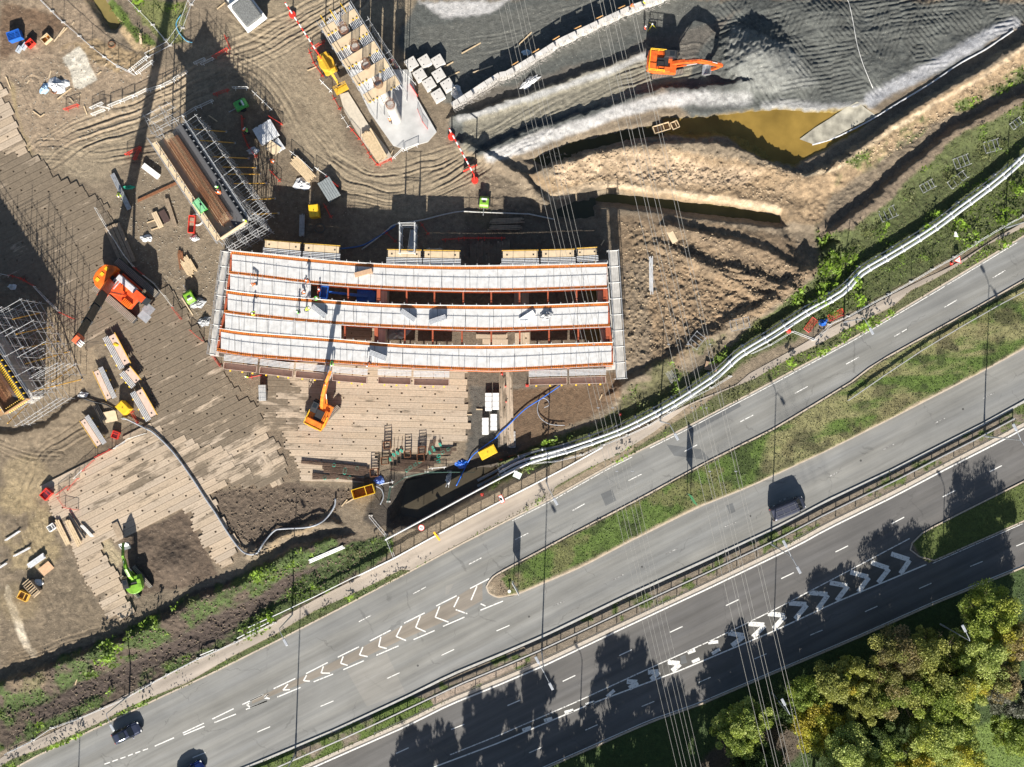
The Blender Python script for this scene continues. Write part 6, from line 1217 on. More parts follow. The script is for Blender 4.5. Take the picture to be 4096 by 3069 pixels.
meshfence(tl(0, 3, 2212, 445, 1900, 600, 1600, 730, 1350, 860, 1230, 925, 1000, 1060, 640, 1210, 420, 1290, 270, 1390, 60, 1490), "low mesh fence along the footpath in the lower left", h=1.1)
meshfence(tl(1, 2, 1115, 1020, 1135, 900, 1250, 820, 1420, 780, 1600, 775, 1810, 775), "dark green mesh fence round the pit above the hoarding", m=mat("green_mesh", (.06, .16, .12), .6))
meshfence(tl(1, 2, 970, 1130, 1095, 1280, 1165, 1460), "mesh fence closing the left end of the hoarding")
# ---- pipeline ----
pipem = mat("white_pipe", (.60, .62, .63), .35, .2, .1, 1)
PL = tl(3, 0, 2260, 1235, 2212, 1270, 2100, 1375) + tl(3, 1, 1930, 0, 1700, 170, 1500, 320, 1300, 450, 1100, 570, 900, 690, 740, 850, 460, 1010, 200, 1180, 0, 1300) + tl(2, 1, 1900, 1370) + tl(2, 2, 1750, 0, 1590, 110, 1400, 230, 1180, 350, 950, 460, 640, 570, 480, 620, 330, 660, 150, 720, 0, 800)
def pipeline(pts, r, z, label, m, grp, col_every=2.6):
    pts = smooth(pts, 3); W_ = [P(p[0], p[1], z) for p in pts]; o0 = W_[len(W_) // 2].copy(); e = empty("pipeline", (o0.x, o0.y, 0), 0, label, "pipe", grp); o0.z = 0; W_ = [w_ - o0 for w_ in W_]
    MB().path(W_, r, 12).build("pipe", m, e, smooth=True); acc = 0; n = 0
    for a, b in zip(W_, W_[1:]):
        acc += (b - a).length
        if acc > col_every and n < 99:
            acc = 0; n += 1; d = (b - a).normalized(); MB().tube(a - d * .1, a + d * .1, r * 1.35, 14).build("collar", alu, e)
            if n % 2: MB().box((a.x, a.y, z / 2 - .1), (.25, .5, z - .2), rz=math.atan2(d.y, d.x)).build("support", grey, e)
pipeline([(p[0] - 4, p[1] - 7) for p in PL], .19, 1.25, "upper white pipe of the long twin pipeline", pipem, "twin pipeline"); pipeline([(p[0] + 4, p[1] + 8) for p in PL], .21, 1.2, "lower white pipe of the long twin pipeline", pipem, "twin pipeline")
pipeline([(p[0] - 8, p[1] - 24) for p in PL[2:]], .09, 1.0, "thin grey pipe on the upper side of the twin pipeline", concm, "twin pipeline")
gpm = mat("grey_pipe", (.16, .175, .19), .5)
for i, dy in enumerate((0, 22)): pipeline([(p[0], p[1] + dy) for p in tl(1, 2, 1830, 850, 2000, 760, 2212, 650)] + [(p[0], p[1] + dy) for p in tl(2, 2, 150, 660, 340, 600, 600, 560)], .2, .9 - i * .4, "grey pipe along the hoarding's right end, %s" % ("upper one" if i == 0 else "lower one"), gpm, "grey pipes", 4)
def hose(pts, r, label, m, name="hose", z=None):
    pts = smooth(pts, 4); W_ = [G(p, r + .1 + (.16 if z is None else z)) for p in pts]; o0 = W_[0].copy(); ob = MB().path([w_ - o0 for w_ in W_], r, 8).build(name, m, smooth=True); ob.location = o0; tag(ob, label, "hose"); return ob
hg = mat("grey_hose", (.28, .30, .33), .45); hb = mat("blue_hose", (.02, .13, .55), .45)
hose(tl(0, 2, 1000, 340, 1160, 420, 1250, 470, 1400, 620, 1560, 840, 1650, 980, 1740, 1110, 1820, 1240, 1920, 1380, 1990, 1435, 2070, 1430, 2130, 1340, 2212, 1250) + tl(1, 2, 270, 1235, 480, 1220, 600, 1165, 680, 1060, 690, 990), .13, "long grey hose curving across the timber mats and round the dark soil", hg)
hose(tl(2, 2, 490, 80, 340, 185, 200, 275, 60, 410, 0, 465) + tl(1, 2, 1960, 520, 1820, 620, 1760, 690, 1700, 810, 1660, 890), .08, "bright blue hose running from the bridge down into the pit", hb)
hose(tl(2, 2, 355, 262, 395, 240, 380, 200, 330, 190, 300, 260, 320, 340, 400, 395, 520, 405), .06, "thin grey hose curled in a loop on the dark soil", hg); hose(tl(1, 1, 730, 495, 900, 470, 1030, 400, 1170, 310), .1, "blue hose in the bridge shadow left of the stair tower", mat("dull_blue_hose", (.03, .10, .3), .5), z=0)
hose(tl(1, 1, 900, 500, 1000, 430, 1100, 350, 1170, 300, 1380, 265, 1560, 220, 1700, 195, 1850, 200, 2212, 215) + tl(2, 1, 230, 215, 440, 260), .1, "long grey hose crossing above the bridge to the drain pool", mat("pale_hose", (.40, .40, .38), .6), z=0)
hose(tl(0, 0, 1460, 120, 1420, 190, 1440, 260, 1500, 330, 1550, 345), .07, "light blue hose curling across the crane boom's shadow", mat("light_blue_hose", (.12, .38, .55), .5), z=0); hose(tl(0, 2, 680, 190, 760, 215, 860, 240, 940, 290), .12, "black hose between the pit edge and the yellow skip box", blackm, z=0)
hose(tl(1, 2, 1010, 890, 1060, 920, 1075, 980, 1050, 1040), .08, "grey hose looping out of the yellow open skip", hg)
hose([(3000 + 775 / 2.018, -10), t(3, 0, 800, 40), t(3, 0, 830, 180), t(3, 0, 860, 350), t(3, 0, 910, 520), t(3, 0, 990, 715)], .035, "pale rope line crossing the grey gravel", whitep, "rope", z=0)
# ---------------- concrete wall with starter bars ----------------
WL = [t(1, 0, 1625, 845), t(1, 0, 1760, 760), t(1, 0, 1880, 680), t(1, 0, 2010, 600), t(2, 0, 20, 610), t(2, 0, 110, 560), t(2, 0, 340, 420), t(2, 0, 480, 330), t(2, 0, 860, 150), t(2, 0, 1060, 60), t(2, 0, 1310, -30), t(2, 0, 1500, -120)]
we = empty("retaining_wall", P(*WL[5], 0), 0, "white sided concrete retaining wall with curling starter bars across the gravel area", "retaining wall"); wo = we.location.copy(); whw = mat("white_wall_panel", (.52, .5, .47), .7, var=.15, scale=1.5)
rs = resample(WL, 34)
for i, (a, b) in enumerate(zip(rs, rs[1:])):
    zt = 2.0 if i % 3 else 1.6; A, B = P(*a, zt) - wo, P(*b, zt) - wo; c = (A + B) / 2; d = B - A; rz = math.atan2(d.y, d.x)
    MB().box((c.x, c.y, zt / 2), (d.length - .05, .75, zt), rz=rz).build("wall_panel", whw, we, .02)
    if i % 3 == 0 and i > 6: MB().box((c.x - .3, c.y + .55, zt + .1), (d.length, .1, .12), rz=rz).build("timber_rail", mat("orange_timber", (.6, .33, .12), .7), we)
    mb = MB(); nn = Vector((d.y, -d.x, 0)).normalized()
    for k in range(8 if i < 14 else 4):
        q = A + d * ((k + .5) / 8); r_ = random.uniform(.35, .6); ph = random.uniform(0, 6)
        mb.path([Vector((q.x, q.y, zt - .1)) + nn * (.4 + .55 * u + .15 * math.sin(ph + u * 9)) + Vector((r_ * math.sin(ph + u * 7) * u, 0, -1.0 * u * u + .25 * math.sin(u * 5))) for u in (0, .2, .4, .6, .8, 1.0)], .022, 4)
    mb.build("starter_bars", mat("pale_bars", (.30, .28, .26), .7), we)
# ---------------- site objects ----------------
def block(name, A, B, wd, h, m, label, cat, z=0.0, group=None, bev=.03, extra=None, rz0=None):
    c, rz, L = seg(A, B, h); g_ = gz(c.x, c.y); e = empty(name, (c.x, c.y, g_ + z), rz, label, cat, group)
    MB().box((0, 0, h / 2), (L, wd, h)).build("body" if name not in ("concrete_block",) else "block", m, e, bev)
    if extra: extra(e, L, wd, h)
    return e
def lugs(e, L, w_, h):
    for x, y in ((-.25, -.25), (.25, .25), (-.25, .25)): MB().tube((x * L, y * w_, h), (x * L, y * w_, h + .03), .07, 8).build("lifting_hole", blackm, e)
    MB().box((0, 0, h * .5), (L + .02, w_ * .3, .05)).build("groove", dsteel, e)
for i, (x, y) in enumerate(((1298, 508), (1405, 490), (1512, 490), (1365, 600), (1518, 600), (1440, 672), (1588, 682), (1512, 765))):
    block("concrete_block", t(1, 0, x - 38, y + 23), t(1, 0, x + 38, y - 23), 1.55, 1.15, whw, "white square concrete block by the falsework, " + ["upper row left", "upper row middle with an orange spot", "upper row right", "second row left", "second row right", "third row left, hollow top", "third row right", "lowest, half covered by timber"][i], "concrete block", group="square concrete blocks", extra=lugs)
def straps(e, L, w_, h):
    for q in (-.3, 0, .3): MB().box((q * L, 0, h / 2 + .01), (.05, w_ + .02, h + .02)).build("strap", grey, e)
    for k in range(4): MB().box((0, -w_ / 2 + w_ * (k + .5) / 4, h + .012), (L - .06, .03, .02)).build("sheet_edge", alu, e)
for A, B, lab in (((1918, 145, 1918, 290), None, "upper left"), ((1976, 145, 1976, 280), None, "upper right"), ((1893, 345, 1893, 480), None, "lower left"), ((1960, 315, 1960, 445), None, "lower right")):
    block("wrapped_bundle", t(1, 2, A[0], A[1]), t(1, 2, A[2], A[3]), .95, .9, whitep, "white wrapped bundle on the dark ground below the bridge, " + lab, "bundle", group="white wrapped bundles", extra=straps)
block("wrapped_bundle", t(1, 2, 98, 80), t(1, 2, 102, 208), 1.05, .9, mat("grey_wrap", (.36, .36, .35), .5), "grey wrapped bundle alone at the left end of the timber mats", "bundle", z=.15, extra=straps)
def onbridge(name, c, r, x1, y1, x2, y2, wd, h, m, label, cat, ribs=True):
    cc, rz, L = seg(t(c, r, x1, y1), t(c, r, x2, y2), DZ + h); e = empty(name, (cc.x, cc.y, DZ + .02), rz, label, cat)
    MB().box((0, 0, h / 2), (L, wd, h)).build("stack", m, e, .01)
    if ribs:
        for k in range(5): MB().box((0, -wd / 2 + wd * (k + .5) / 5, h + .02), (L, wd * .09, .04)).build("rib", alu, e)
sg_ = mat("decking_bundle", (.36, .38, .4), .45, .3)
onbridge("deck_sheet_bundle", 1, 1, 500, 955, 605, 1035, .75, .6, sg_, "bundle of ribbed deck sheets left of the blue lift on the third strip", "sheet bundle"); onbridge("deck_sheet_bundle", 1, 1, 1215, 990, 1325, 1065, .75, .6, sg_, "wrapped bundle of deck sheets in the middle of the third strip", "sheet bundle")
onbridge("deck_sheet_bundle", 1, 1, 1442, 1085, 1575, 1040, .75, .75, sg_, "flat bundle of deck sheets right of the wrapped one on the third strip", "sheet bundle"); onbridge("deck_sheet_bundle", 1, 1, 960, 1325, 1090, 1375, .8, .8, sg_, "bundle of deck sheets on the lowest strip beside a bending worker", "sheet bundle")
onbridge("timber_box", 1, 1, 842, 705, 982, 668, .65, .6, mat("timber_box", (.48, .31, .19), .7), "long timber box lying on the uppermost deck strip", "timber box", False); onbridge("folded_sheet", 2, 1, 165, 1075, 275, 1005, .8, .3, whitep, "white folded panel on the right part of the third strip", "panel", False)
def openbin(name, A, B, wd, h, m, label, cat, inner=None):
    c, rz, L = seg(A, B, h); e = empty(name, (c.x, c.y, gz(c.x, c.y) + .05), rz, label, cat)
    MB().box((0, 0, .1), (L - .1, wd - .1, .1)).build("floor", inner or timd, e)
    for s in (-1, 1): MB().box((0, s * (wd / 2 - .04), h / 2), (L, .08, h)).build("side", m, e); MB().box((s * (L / 2 - .04), 0, h / 2), (.08, wd - .16, h)).build("end", m, e)
    MB().box((L * .12, 0, h - .1), (.08, wd - .16, .12)).build("divider", m, e); return e
openbin("open_skip", t(1, 2, 822, 965), t(1, 2, 995, 915), 1.4, 1.3, yelp, "open yellow skip beside the rebar bundles", "skip", rust)
def sitebox(A, B, wd, h, m, label, cat, z=0.0):
    def ex(e, L, w_, hh):
        MB().box((0, 0, hh + .02), (L * .9, w_ * .88, .04)).build("lid", m, e, .01)
        for x in (-.35, .35): MB().box((x * L, 0, .03), (.15, w_ + .04, .14)).build("skid", dsteel, e)
        MB().tube((0, 0, hh), (0, 0, hh + .15), .06, 8).build("lifting_eye", dsteel, e)
    return block("tool_box", A, B, wd, h, m, label, cat, z, extra=ex)
sitebox(t(1, 2, 1850, 655), t(1, 2, 1975, 590), 1.35, 1.0, yelp, "bright yellow box beside the blue sheets below the bridge", "tool box"); sitebox(t(0, 2, 950, 230), t(0, 2, 1020, 300), 1.3, 1.6, yelp, "yellow box among the stored formwork units", "tool box")
sitebox(t(1, 1, 505, 135), t(1, 1, 515, 235), 1.35, 1.9, yelp, "yellow generator box in the shade above the bridge", "generator")
c, rz, L = seg(t(0, 1, 1570, 100), t(0, 1, 1640, 190), 8.6); e = empty("green_tool_box", (c.x, c.y, 7.7), rz, "green tool box sitting on the edge of the rebar pier formwork", "tool box"); MB().box((0, 0, .45), (L, 1.15, .9)).build("body", green, e, .04); MB().box((0, 0, .93), (L * .96, 1.1, .06)).build("lid", mat("pale_green", (.2, .5, .25), .5), e); MB().box((0, .2, .98), (.3, .2, .06)).build("handle", blackm, e)
bc = openbin("blue_crate", t(0, 0, 60, 300), t(0, 0, 160, 265), 1.3, 1.1, bluep, "blue slatted crate in the upper left corner", "crate", mat("pale_blue", (.1, .3, .7), .5))
for i in range(6): MB().box((0, -.5 + i * .2, 1.05), (1.7, .05, .04)).build("slat", bluep, bc)
openbin("debris_box", t(0, 0, 340, 335), t(0, 0, 395, 285), 1.0, .7, tim, "timber box full of orange fittings in the upper left", "box", mat("orange_fittings", (.5, .2, .03), .7, var=.5, scale=20))
openbin("debris_box", t(0, 0, 215, 370), t(0, 0, 262, 325), .9, .7, redp, "red open box next to the timber box in the upper left", "box", rust)
for i, v in enumerate(((135, 420, 165, 370), (175, 395, 210, 345))): block("grey_case", t(0, 0, v[0], v[1]), t(0, 0, v[2], v[3]), .6, .4, mat("pale_case", (.45, .5, .55), .4), "pale grey blue case in the upper left row, %s" % ("left one" if i == 0 else "right one"), "case", extra=lambda e, L, w_, h: MB().box((0, 0, h + .01), (L * .8, .06, .03)).build("handle", dsteel, e))
for i, v in enumerate(((1240, 1040, 1370, 1000), (1385, 1010, 1440, 985))): openbin("timber_crate", t(2, 0, v[0], v[1]), t(2, 0, v[2], v[3]), 1.1, .9, tim, "pale timber crate at the edge of the pond, %s one" % ("wider left" if i == 0 else "smaller right"), "crate")
openbin("slatted_crate", t(0, 3, 150, 215), t(0, 3, 225, 250), 1.2, .8, ywood, "yellow slatted timber crate at lower left", "crate"); sc_ = openbin("slatted_crate", t(0, 3, 215, 130), t(0, 3, 290, 215), 1.3, 1.1, timd, "brown slatted crate with an open top at lower left", "crate", blackm)
for i in range(8): MB().box((-1.3 + i * .36, 0, 1.05), (.1, 1.2, .05)).build("slat", tim, sc_)
def lying_board(A, B, wd, label, m=ply, z=.15):
    c, rz, L = seg(A, B, .3); e = tag(MB().box((0, 0, 0), (L, wd, .04)).build("plywood_board", m), label, "board"); e.location = (c.x, c.y, gz(c.x, c.y) + z + .1); e.rotation_euler = (R(4), R(3), rz)
lying_board(t(0, 2, 330, 1590), t(0, 2, 410, 1525), 1.3, "pale orange plywood board leaning beside the lower left frames", mat("orange_ply", (.55, .34, .2), .7)); lying_board(t(2, 1, 1345, 325), t(2, 1, 1410, 445), .9, "long brown board lying on the soil right of the walkway"); lying_board(t(2, 1, 1650, 1430), t(2, 1, 1750, 1450), 1.2, "small board beside the pipeline", mat("brown_ply", (.3, .2, .13), .8))
lying_board(t(0, 2, 840, 345), t(0, 2, 935, 325), 1.6, "square plywood board with a ring mark by the black pipes"); lying_board(t(0, 2, 920, 1190), t(0, 2, 970, 1300), 1.0, "dark brown board on the lower left timber mats", timd, .2); lying_board(t(0, 0, 1125, 265), t(0, 0, 1133, 355), .35, "narrow board standing out in the orange soil at the top")
def stack(name, A, B, wd, n, rows, h, m, label, cat, z=0.05, jit=.15, tube_=False, cap=60, group=None, bear=True, zz=None):
    c, rz, L = seg(A, B, h if zz is None else zz); e = empty(name, (c.x, c.y, (gz(c.x, c.y) + z) if zz is None else zz), rz, label, cat, group); k = 0
    if bear:
        for q in (-.3, .3): MB().box((q * L, 0, .06), (.12, wd + .1, .12)).build("bearer", timd, e)
    for r_ in range(rows):
        for i in range(n):
            if k >= cap: break
            y = -wd / 2 + wd * (i + .5) / n; x = random.uniform(-jit, jit); zz_ = .14 + h * (r_ + .5) / rows - (0 if r_ else 0); k += 1
            l_ = L * random.uniform(1 - jit * .8, 1)
            (MB().tube((x - l_ / 2, y, zz_), (x + l_ / 2, y, zz_), wd / n * .42, 6) if tube_ else MB().box((x, y, zz_), (l_, wd / n * .88, h / rows * .9), rz=random.uniform(-.02, .02) * (jit > .1))).build("tube" if tube_ else "beam", m, e)
    return e
stack("timber_stack", t(1, 0, 345, 1275), t(1, 0, 500, 1445), 1.5, 7, 2, .5, tim, "long timber stack in the curve of the haul road", "timber stack"); stack("plank_stack", t(1, 0, 930, 1055), t(1, 0, 1070, 1290), 1.7, 6, 2, .5, tim, "plank stack on the concrete path below the boom lift", "plank stack", z=.2)
stack("timber_stack", t(1, 1, 1925, 275), t(1, 1, 2200, 265), .8, 5, 2, .35, timd, "dark timber stack above the bridge, upper one", "timber stack", jit=.3); stack("timber_stack", t(1, 1, 1915, 325), t(1, 1, 2190, 320), .7, 5, 2, .35, timd, "dark timber stack above the bridge, lower one with a pale end", "timber stack", jit=.3)
stack("tube_stack", t(1, 1, 420, 215), t(1, 1, 415, 395), .75, 7, 2, .3, tubem, "bundle of scaffold tubes left of the yellow generator", "tube stack", tube_=True); stack("panel_stack", t(1, 0, 590, 1450), t(1, 0, 680, 1595), 2.0, 6, 3, .9, mat("grey_panel", (.3, .33, .33), .5, .3), "stack of grey green steel panels at the shade edge", "panel stack", jit=.02)
stack("beam_stack", t(1, 0, 90, 1000), t(1, 0, 165, 1130), 3.0, 12, 3, .9, alu, "stack of aluminium beams right of the rebar pier", "beam stack", jit=.08); stack("beam_stack", t(1, 0, 185, 1140), t(1, 0, 240, 1220), 1.9, 8, 2, .6, alu, "smaller stack of aluminium beams under a plywood sheet", "beam stack", jit=.08)
lying_board(t(1, 0, 150, 1170), t(1, 0, 235, 1230), 1.5, "plywood sheet on the aluminium beam stack", z=.8)
stack("frame_stack", t(0, 0, 1150, 1330), t(0, 0, 1275, 1425), .85, 4, 2, .5, whitep, "stack of white ladder frames left of the rebar pier", "frame stack", jit=.03); stack("steel_beams", t(0, 0, 905, 1400), t(0, 1, 1045, 180), .7, 3, 1, .25, grey, "long steel beams lying beside the green netting", "steel beams", jit=.05)
stack("board_pair", t(0, 1, 1340, 90), t(0, 1, 1415, 320), .6, 3, 1, .2, timd, "pair of long weathered boards right of the timber panel", "boards", jit=.05); stack("rusty_bars", t(0, 1, 1100, 115), t(0, 0, 1430, 1470), .4, 4, 1, .1, rust, "long rusty bars lying diagonally left of the rebar pier", "bars", jit=.1, bear=False)
stack("plank_heap", t(0, 1, 1240, 200), t(0, 1, 1300, 325), .8, 3, 1, .2, ply, "plywood channel lying left of the rebar pier", "boards", jit=.05); stack("plank_heap", t(0, 1, 1300, 190), t(0, 1, 1350, 280), 1.1, 1, 1, .1, mat("dark_sheet", (.06, .035, .03), .7), "dark brown square sheet beside the plywood channel", "sheet", jit=.01)
stack("timber_heap", t(0, 1, 1480, 570), t(0, 1, 1555, 700), 1.6, 9, 1, .25, tim, "untidy pale timber offcuts left of the bridge corner", "timber heap", jit=.35); stack("rusty_bars", t(0, 1, 1445, 500), t(0, 1, 1470, 660), .8, 6, 1, .2, rust, "rusty bars beside the untidy timber offcuts", "bars", jit=.3)
stack("plank_row", t(0, 2, 460, 1170), t(0, 2, 560, 1370), .8, 3, 1, .15, tim, "pale planks lying loose at the left tip of the lower mats", "planks", jit=.2, z=.2); stack("plank_row", t(0, 2, 540, 1150), t(0, 2, 650, 1370), .8, 3, 1, .15, tim, "longer pale planks next to the black rack on the lower mats", "planks", jit=.2, z=.2)
stack("black_rack", t(0, 2, 560, 1110), t(0, 2, 690, 1310), .25, 2, 1, .2, blackm, "narrow black rack lying on the lower left mats", "rack", jit=.02, z=.2); stack("white_tubes", t(0, 2, 660, 1205), t(0, 2, 755, 1305), .5, 4, 1, .2, whitep, "white tubes lying on the lower left mats", "tubes", tube_=True, z=.2)
stack("black_pipe_bundle", t(0, 2, 770, 240), t(0, 2, 840, 380), .9, 4, 1, .3, blackm, "black pipes in the dark gap between stored units", "pipes", tube_=True); stack("frame_stack", t(0, 2, 230, 1540), t(0, 2, 360, 1450), .8, 4, 2, .3, alu, "stack of aluminium frames at lower left", "frame stack", jit=.1)
for i, v in enumerate(((40, 1335, 170, 1250), (110, 1460, 250, 1385), (0, 1550, 60, 1510))): stack("tube_bundle", t(0, 2, v[0], v[1]), t(0, 2, v[2], v[3]), .3, 3, 1, .1, alu, "thin steel tubes lying on the wet mud at the left edge, %s" % ORD[i], "tubes", tube_=True, bear=False)
stack("white_poles", t(2, 1, 1212, 540), t(2, 1, 1215, 860), .6, 4, 1, .08, alu, "long pale poles lying on the track right of the walkway", "poles", tube_=True, jit=.2, bear=False); stack("white_poles", t(1, 2, 480, 1495), t(1, 2, 770, 1370), .6, 3, 1, .1, whitep, "bent white poles lying in the lower bank", "poles", tube_=True, jit=.1, bear=False)
stack("mud_boards", t(0, 1, 900, 300), t(0, 1, 1040, 620), 2.4, 4, 1, .2, timd, "loose stacked timber mats in the crane's shadow", "timber stack", jit=.1)
# rebar bundles tied with green
tie = mat("green_tie", (.02, .35, .25), .6); gR = "rebar bundles tied with green tape"
def rebar(pts, label, w_=.35):
    W_ = [P(p[0], p[1], .5) for p in pts]; o0 = W_[0].copy(); o0.z = .3; e = empty("rebar_bundle", o0, 0, label, "rebar bundle", gR); W_ = [w__ - o0 for w__ in W_]
    for k in range(7): MB().path([p + Vector((0, (k - 3) * w_ / 5, .05 * (k % 2) - .1)) if abs((W_[-1] - W_[0]).x) > abs((W_[-1] - W_[0]).y) else p + Vector(((k - 3) * w_ / 5, 0, .05 * (k % 2) - .1)) for p in W_], .035, 5).build("bar", mat("dull_rebar", (.13, .085, .06), .85, var=.3), e)
    for q in (.15, .5, .85):
        a = W_[0] + (W_[-1] - W_[0]) * q; i = min(int(q * (len(W_) - 1)), len(W_) - 2); a = W_[i] + (W_[i + 1] - W_[i]) * .5; MB().box((a.x, a.y, .08), (.34, .55, .14), rz=q * 3).build("tie", tie, e, .03)
LB = [(1125, 600, 1125, 760, 1400, 775), (1160, 540, 1150, 745, 1430, 745), (1190, 535, 1180, 720, 1480, 725), (1225, 530, 1210, 690, 1520, 705), (1460, 550, 1430, 700, 1600, 690), (1485, 520, 1455, 650, 1580, 655), (1525, 520, 1530, 600, 1660, 600), (1480, 590, 1480, 620, 1620, 625)]
for i, v in enumerate(LB): rebar(tl(1, 2, *v), "L shaped rebar bundle with green ties, %s from the left" % ORD[i])
for i, v in enumerate(((410, 700, 940, 750), (580, 745, 950, 780), (590, 770, 930, 800), (500, 800, 900, 845), (640, 800, 960, 855), (760, 735, 960, 765), (500, 830, 700, 825))): rebar(tl(1, 2, *v), "long straight rebar bundle with green ties, %s from the top" % ORD[i])
def cagebox(x, y, s, label):
    c = P(*t(1, 2, x, y), .8); e = empty("rebar_cage", (c.x, c.y, .25), R(5), label, "rebar cage", "square rebar cages")
    for z in np.linspace(.05, 1.2, 6): mb = MB(); q = [(-s, -s), (s, -s), (s, s), (-s, s)]; [mb.tube((*q[k], z), (*q[(k + 1) % 4], z), .035, 5) for k in range(4)]; mb.build("stirrup", rust, e)
    for a in (-s, s):
        for b in (-s, s): MB().tube((a, b, 0), (a, b, 1.25), .035, 5).build("bar", rust, e)
for x, y, s, l in ((1105, 565, .5, "tilted square rebar cage holding a blue bag"), (1268, 635, .45, "square rebar cage second from the left in the row"), (1385, 605, .5, "square rebar cage third in the row, upper"), (1375, 665, .5, "square rebar cage third in the row, lower"), (1000, 785, .55, "square rebar cage above the yellow skip"), (1085, 690, .5, "square rebar cage left of the L bundles")): cagebox(x, y, s, l)
# crumpled sheets, bags
def crumple(c, r, x, y, rad, m, label, cat, z=0, name="plastic_sheet", seed=0, asp=.6, rot=0):
    g_ = P(*t(c, r, x, y), z) if z else G(t(c, r, x, y)); n, k = 14, 5; rr = random.Random(seed); mb = MB()
    for i in range(k):
        for j in range(n): a = 6.283 * j / n; q = rad * (1 - i / k) * (1 + .3 * rr.uniform(-1, 1)); mb.v.append((q * math.cos(a), q * asp * math.sin(a), .03 + .12 * i * rr.uniform(.4, 1.6) * min(rad, 1)))
    mb.v.append((0, 0, .3 * min(rad, 1)))
    for i in range(k - 1):
        for j in range(n): mb.f.append((i * n + j, i * n + (j + 1) % n, (i + 1) * n + (j + 1) % n, (i + 1) * n + j))
    for j in range(n): mb.f.append(((k - 1) * n + j, (k - 1) * n + (j + 1) % n, k * n))
    ob = mb.build(name, m); ob.location = (g_.x, g_.y, g_.z + .05); ob.rotation_euler = (0, 0, rot); tag(ob, label, cat); return ob
wsh = mat("white_sheeting", (.55, .56, .57), .4); gsh = mat("grey_sheeting", (.36, .37, .38), .4)
for i, v in enumerate(((0, 1, 1595, 930, 1.1, gsh, "silvery sheet beside the lime compressor", .2), (0, 1, 1650, 1080, 1.0, gsh, "crumpled silvery sheet left of the bridge", .4), (1, 1, 1190, 1170, 1.6, gsh, "big crumpled sheet in the open bridge bay", .2), (2, 1, 375, 1030, .9, gsh, "clear crumpled wrap on the third deck strip", .5), (1, 0, 420, 1480, 1.3, wsh, "heap of white scrap below the timber stack", 0), (0, 0, 470, 690, 1.6, wsh, "white rubbish heap by the broken concrete slab", 0),
    (0, 0, 360, 715, .9, mat("blue_white", (.35, .5, .65), .4), "pale blue sheet left of the rubbish heap", 1), (1, 2, 1705, 705, 1.1, bluep, "bright blue crumpled sheets beside the blue hose", 0), (1, 2, 1040, 850, .9, mat("blue_w", (.15, .25, .6), .5), "blue and white bags by the open skip", 0), (0, 1, 1570, 410, .7, wsh, "white bag below the red crate", 0), (0, 1, 1180, 410, .8, wsh, "white wrap beside the wire coil", 0), (0, 2, 670, 160, .7, wsh, "white sheet at the edge of the pit near the black pipes", 0),
    (3, 1, 585, 1090, .8, bluep, "blue plastic sheet on the grass by the pipeline", .6), (1, 0, 1665, 740, 1.2, wsh, "pale sheet between the blocks and the retaining wall", -.9), (0, 0, 1040, 1510, .9, mat("green_net", (.02, .28, .18), .7), "green netting heap beside the long steel beams", 0), (0, 3, 300, 130, .8, wsh, "white and black bags beside the slatted crate", 0), (2, 0, 215, 425, .7, mat("pale_blue_sheet", (.5, .62, .7), .5), "pale blue sheet at the foot of the retaining wall", 0), (0, 1, 100, 800, .6, wsh, "white bag above the left edge scaffold", 0),
    (0, 2, 1005, 350, .5, gsh, "grey rag heap beside the start of the long hose", 0), (1, 2, 1600, 835, 2.0, wsh, "long white liner in the pit", 1.4), (1, 0, 25, 1215, .8, wsh, "white bag between red barriers near the beam stack", 0), (2, 0, 240, 660, 1.6, wsh, "torn white liner below the retaining wall", .6))):
    c, r, x, y, rad, m, lab, rot = v; crumple(c, r, x, y, rad, m, lab, "sheet", seed=i, z=DZ + .05 if "deck strip" in lab else 0, rot=rot, asp=.35 if "long" in lab or "torn" in lab else .65)
SLg = tl(3, 0, 1000, 840, 1180, 740, 1400, 640, 1500, 640, 1300, 800, 1100, 920, 900, 1010, 700, 1090, 530, 1165, 430, 1130, 560, 1020, 760, 900, 900, 850)
mb = MB(); 
def liner(pts, n, label):
    T = pts[:len(pts) // 2]; B_ = pts[len(pts) // 2:][::-1]; T = resample(T, n); B_ = resample(B_, n); mb = MB()
    for i in range(n):
        for k in range(5):
            u = k / 4; x = T[i][0] * (1 - u) + B_[i][0] * u; y = T[i][1] * (1 - u) + B_[i][1] * u; gq = P(x, y, -.34); gq.z = max(gz(gq.x, gq.y), -.36) + .05 + .02 * math.sin(i * .8 + k); mb.v.append(tuple(gq))
    for i in range(n - 1):
        for k in range(4): mb.f.append((i * 5 + k, i * 5 + k + 1, (i + 1) * 5 + k + 1, (i + 1) * 5 + k))
    return tag(mb.build("pond_liner", mat("silted_liner", (.33, .31, .25), .5, var=.4, scale=.9, bump=.6), smooth=True), label, "liner")
liner(tl(3, 0, 400, 1125, 520, 1035, 640, 960, 760, 880, 860, 825) + tl(3, 0, 1020, 935, 860, 1010, 740, 1075, 640, 1130, 520, 1170), 26, "creased white pond liner at the edge of the olive pond")
mb = MB(); pts = smooth(tl(3, 0, 500, 1170, 640, 1130, 800, 1060, 1000, 955, 1200, 830, 1450, 680, 1700, 510, 1900, 400, 2120, 250), 3); lo = G(pts[0]); ob = MB().path([G(p, .15) - lo for p in pts], .12, 6).build("liner_edge", wsh); ob.location = lo; tag(ob, "rolled white liner edge along the top of the gravel slope", "liner")
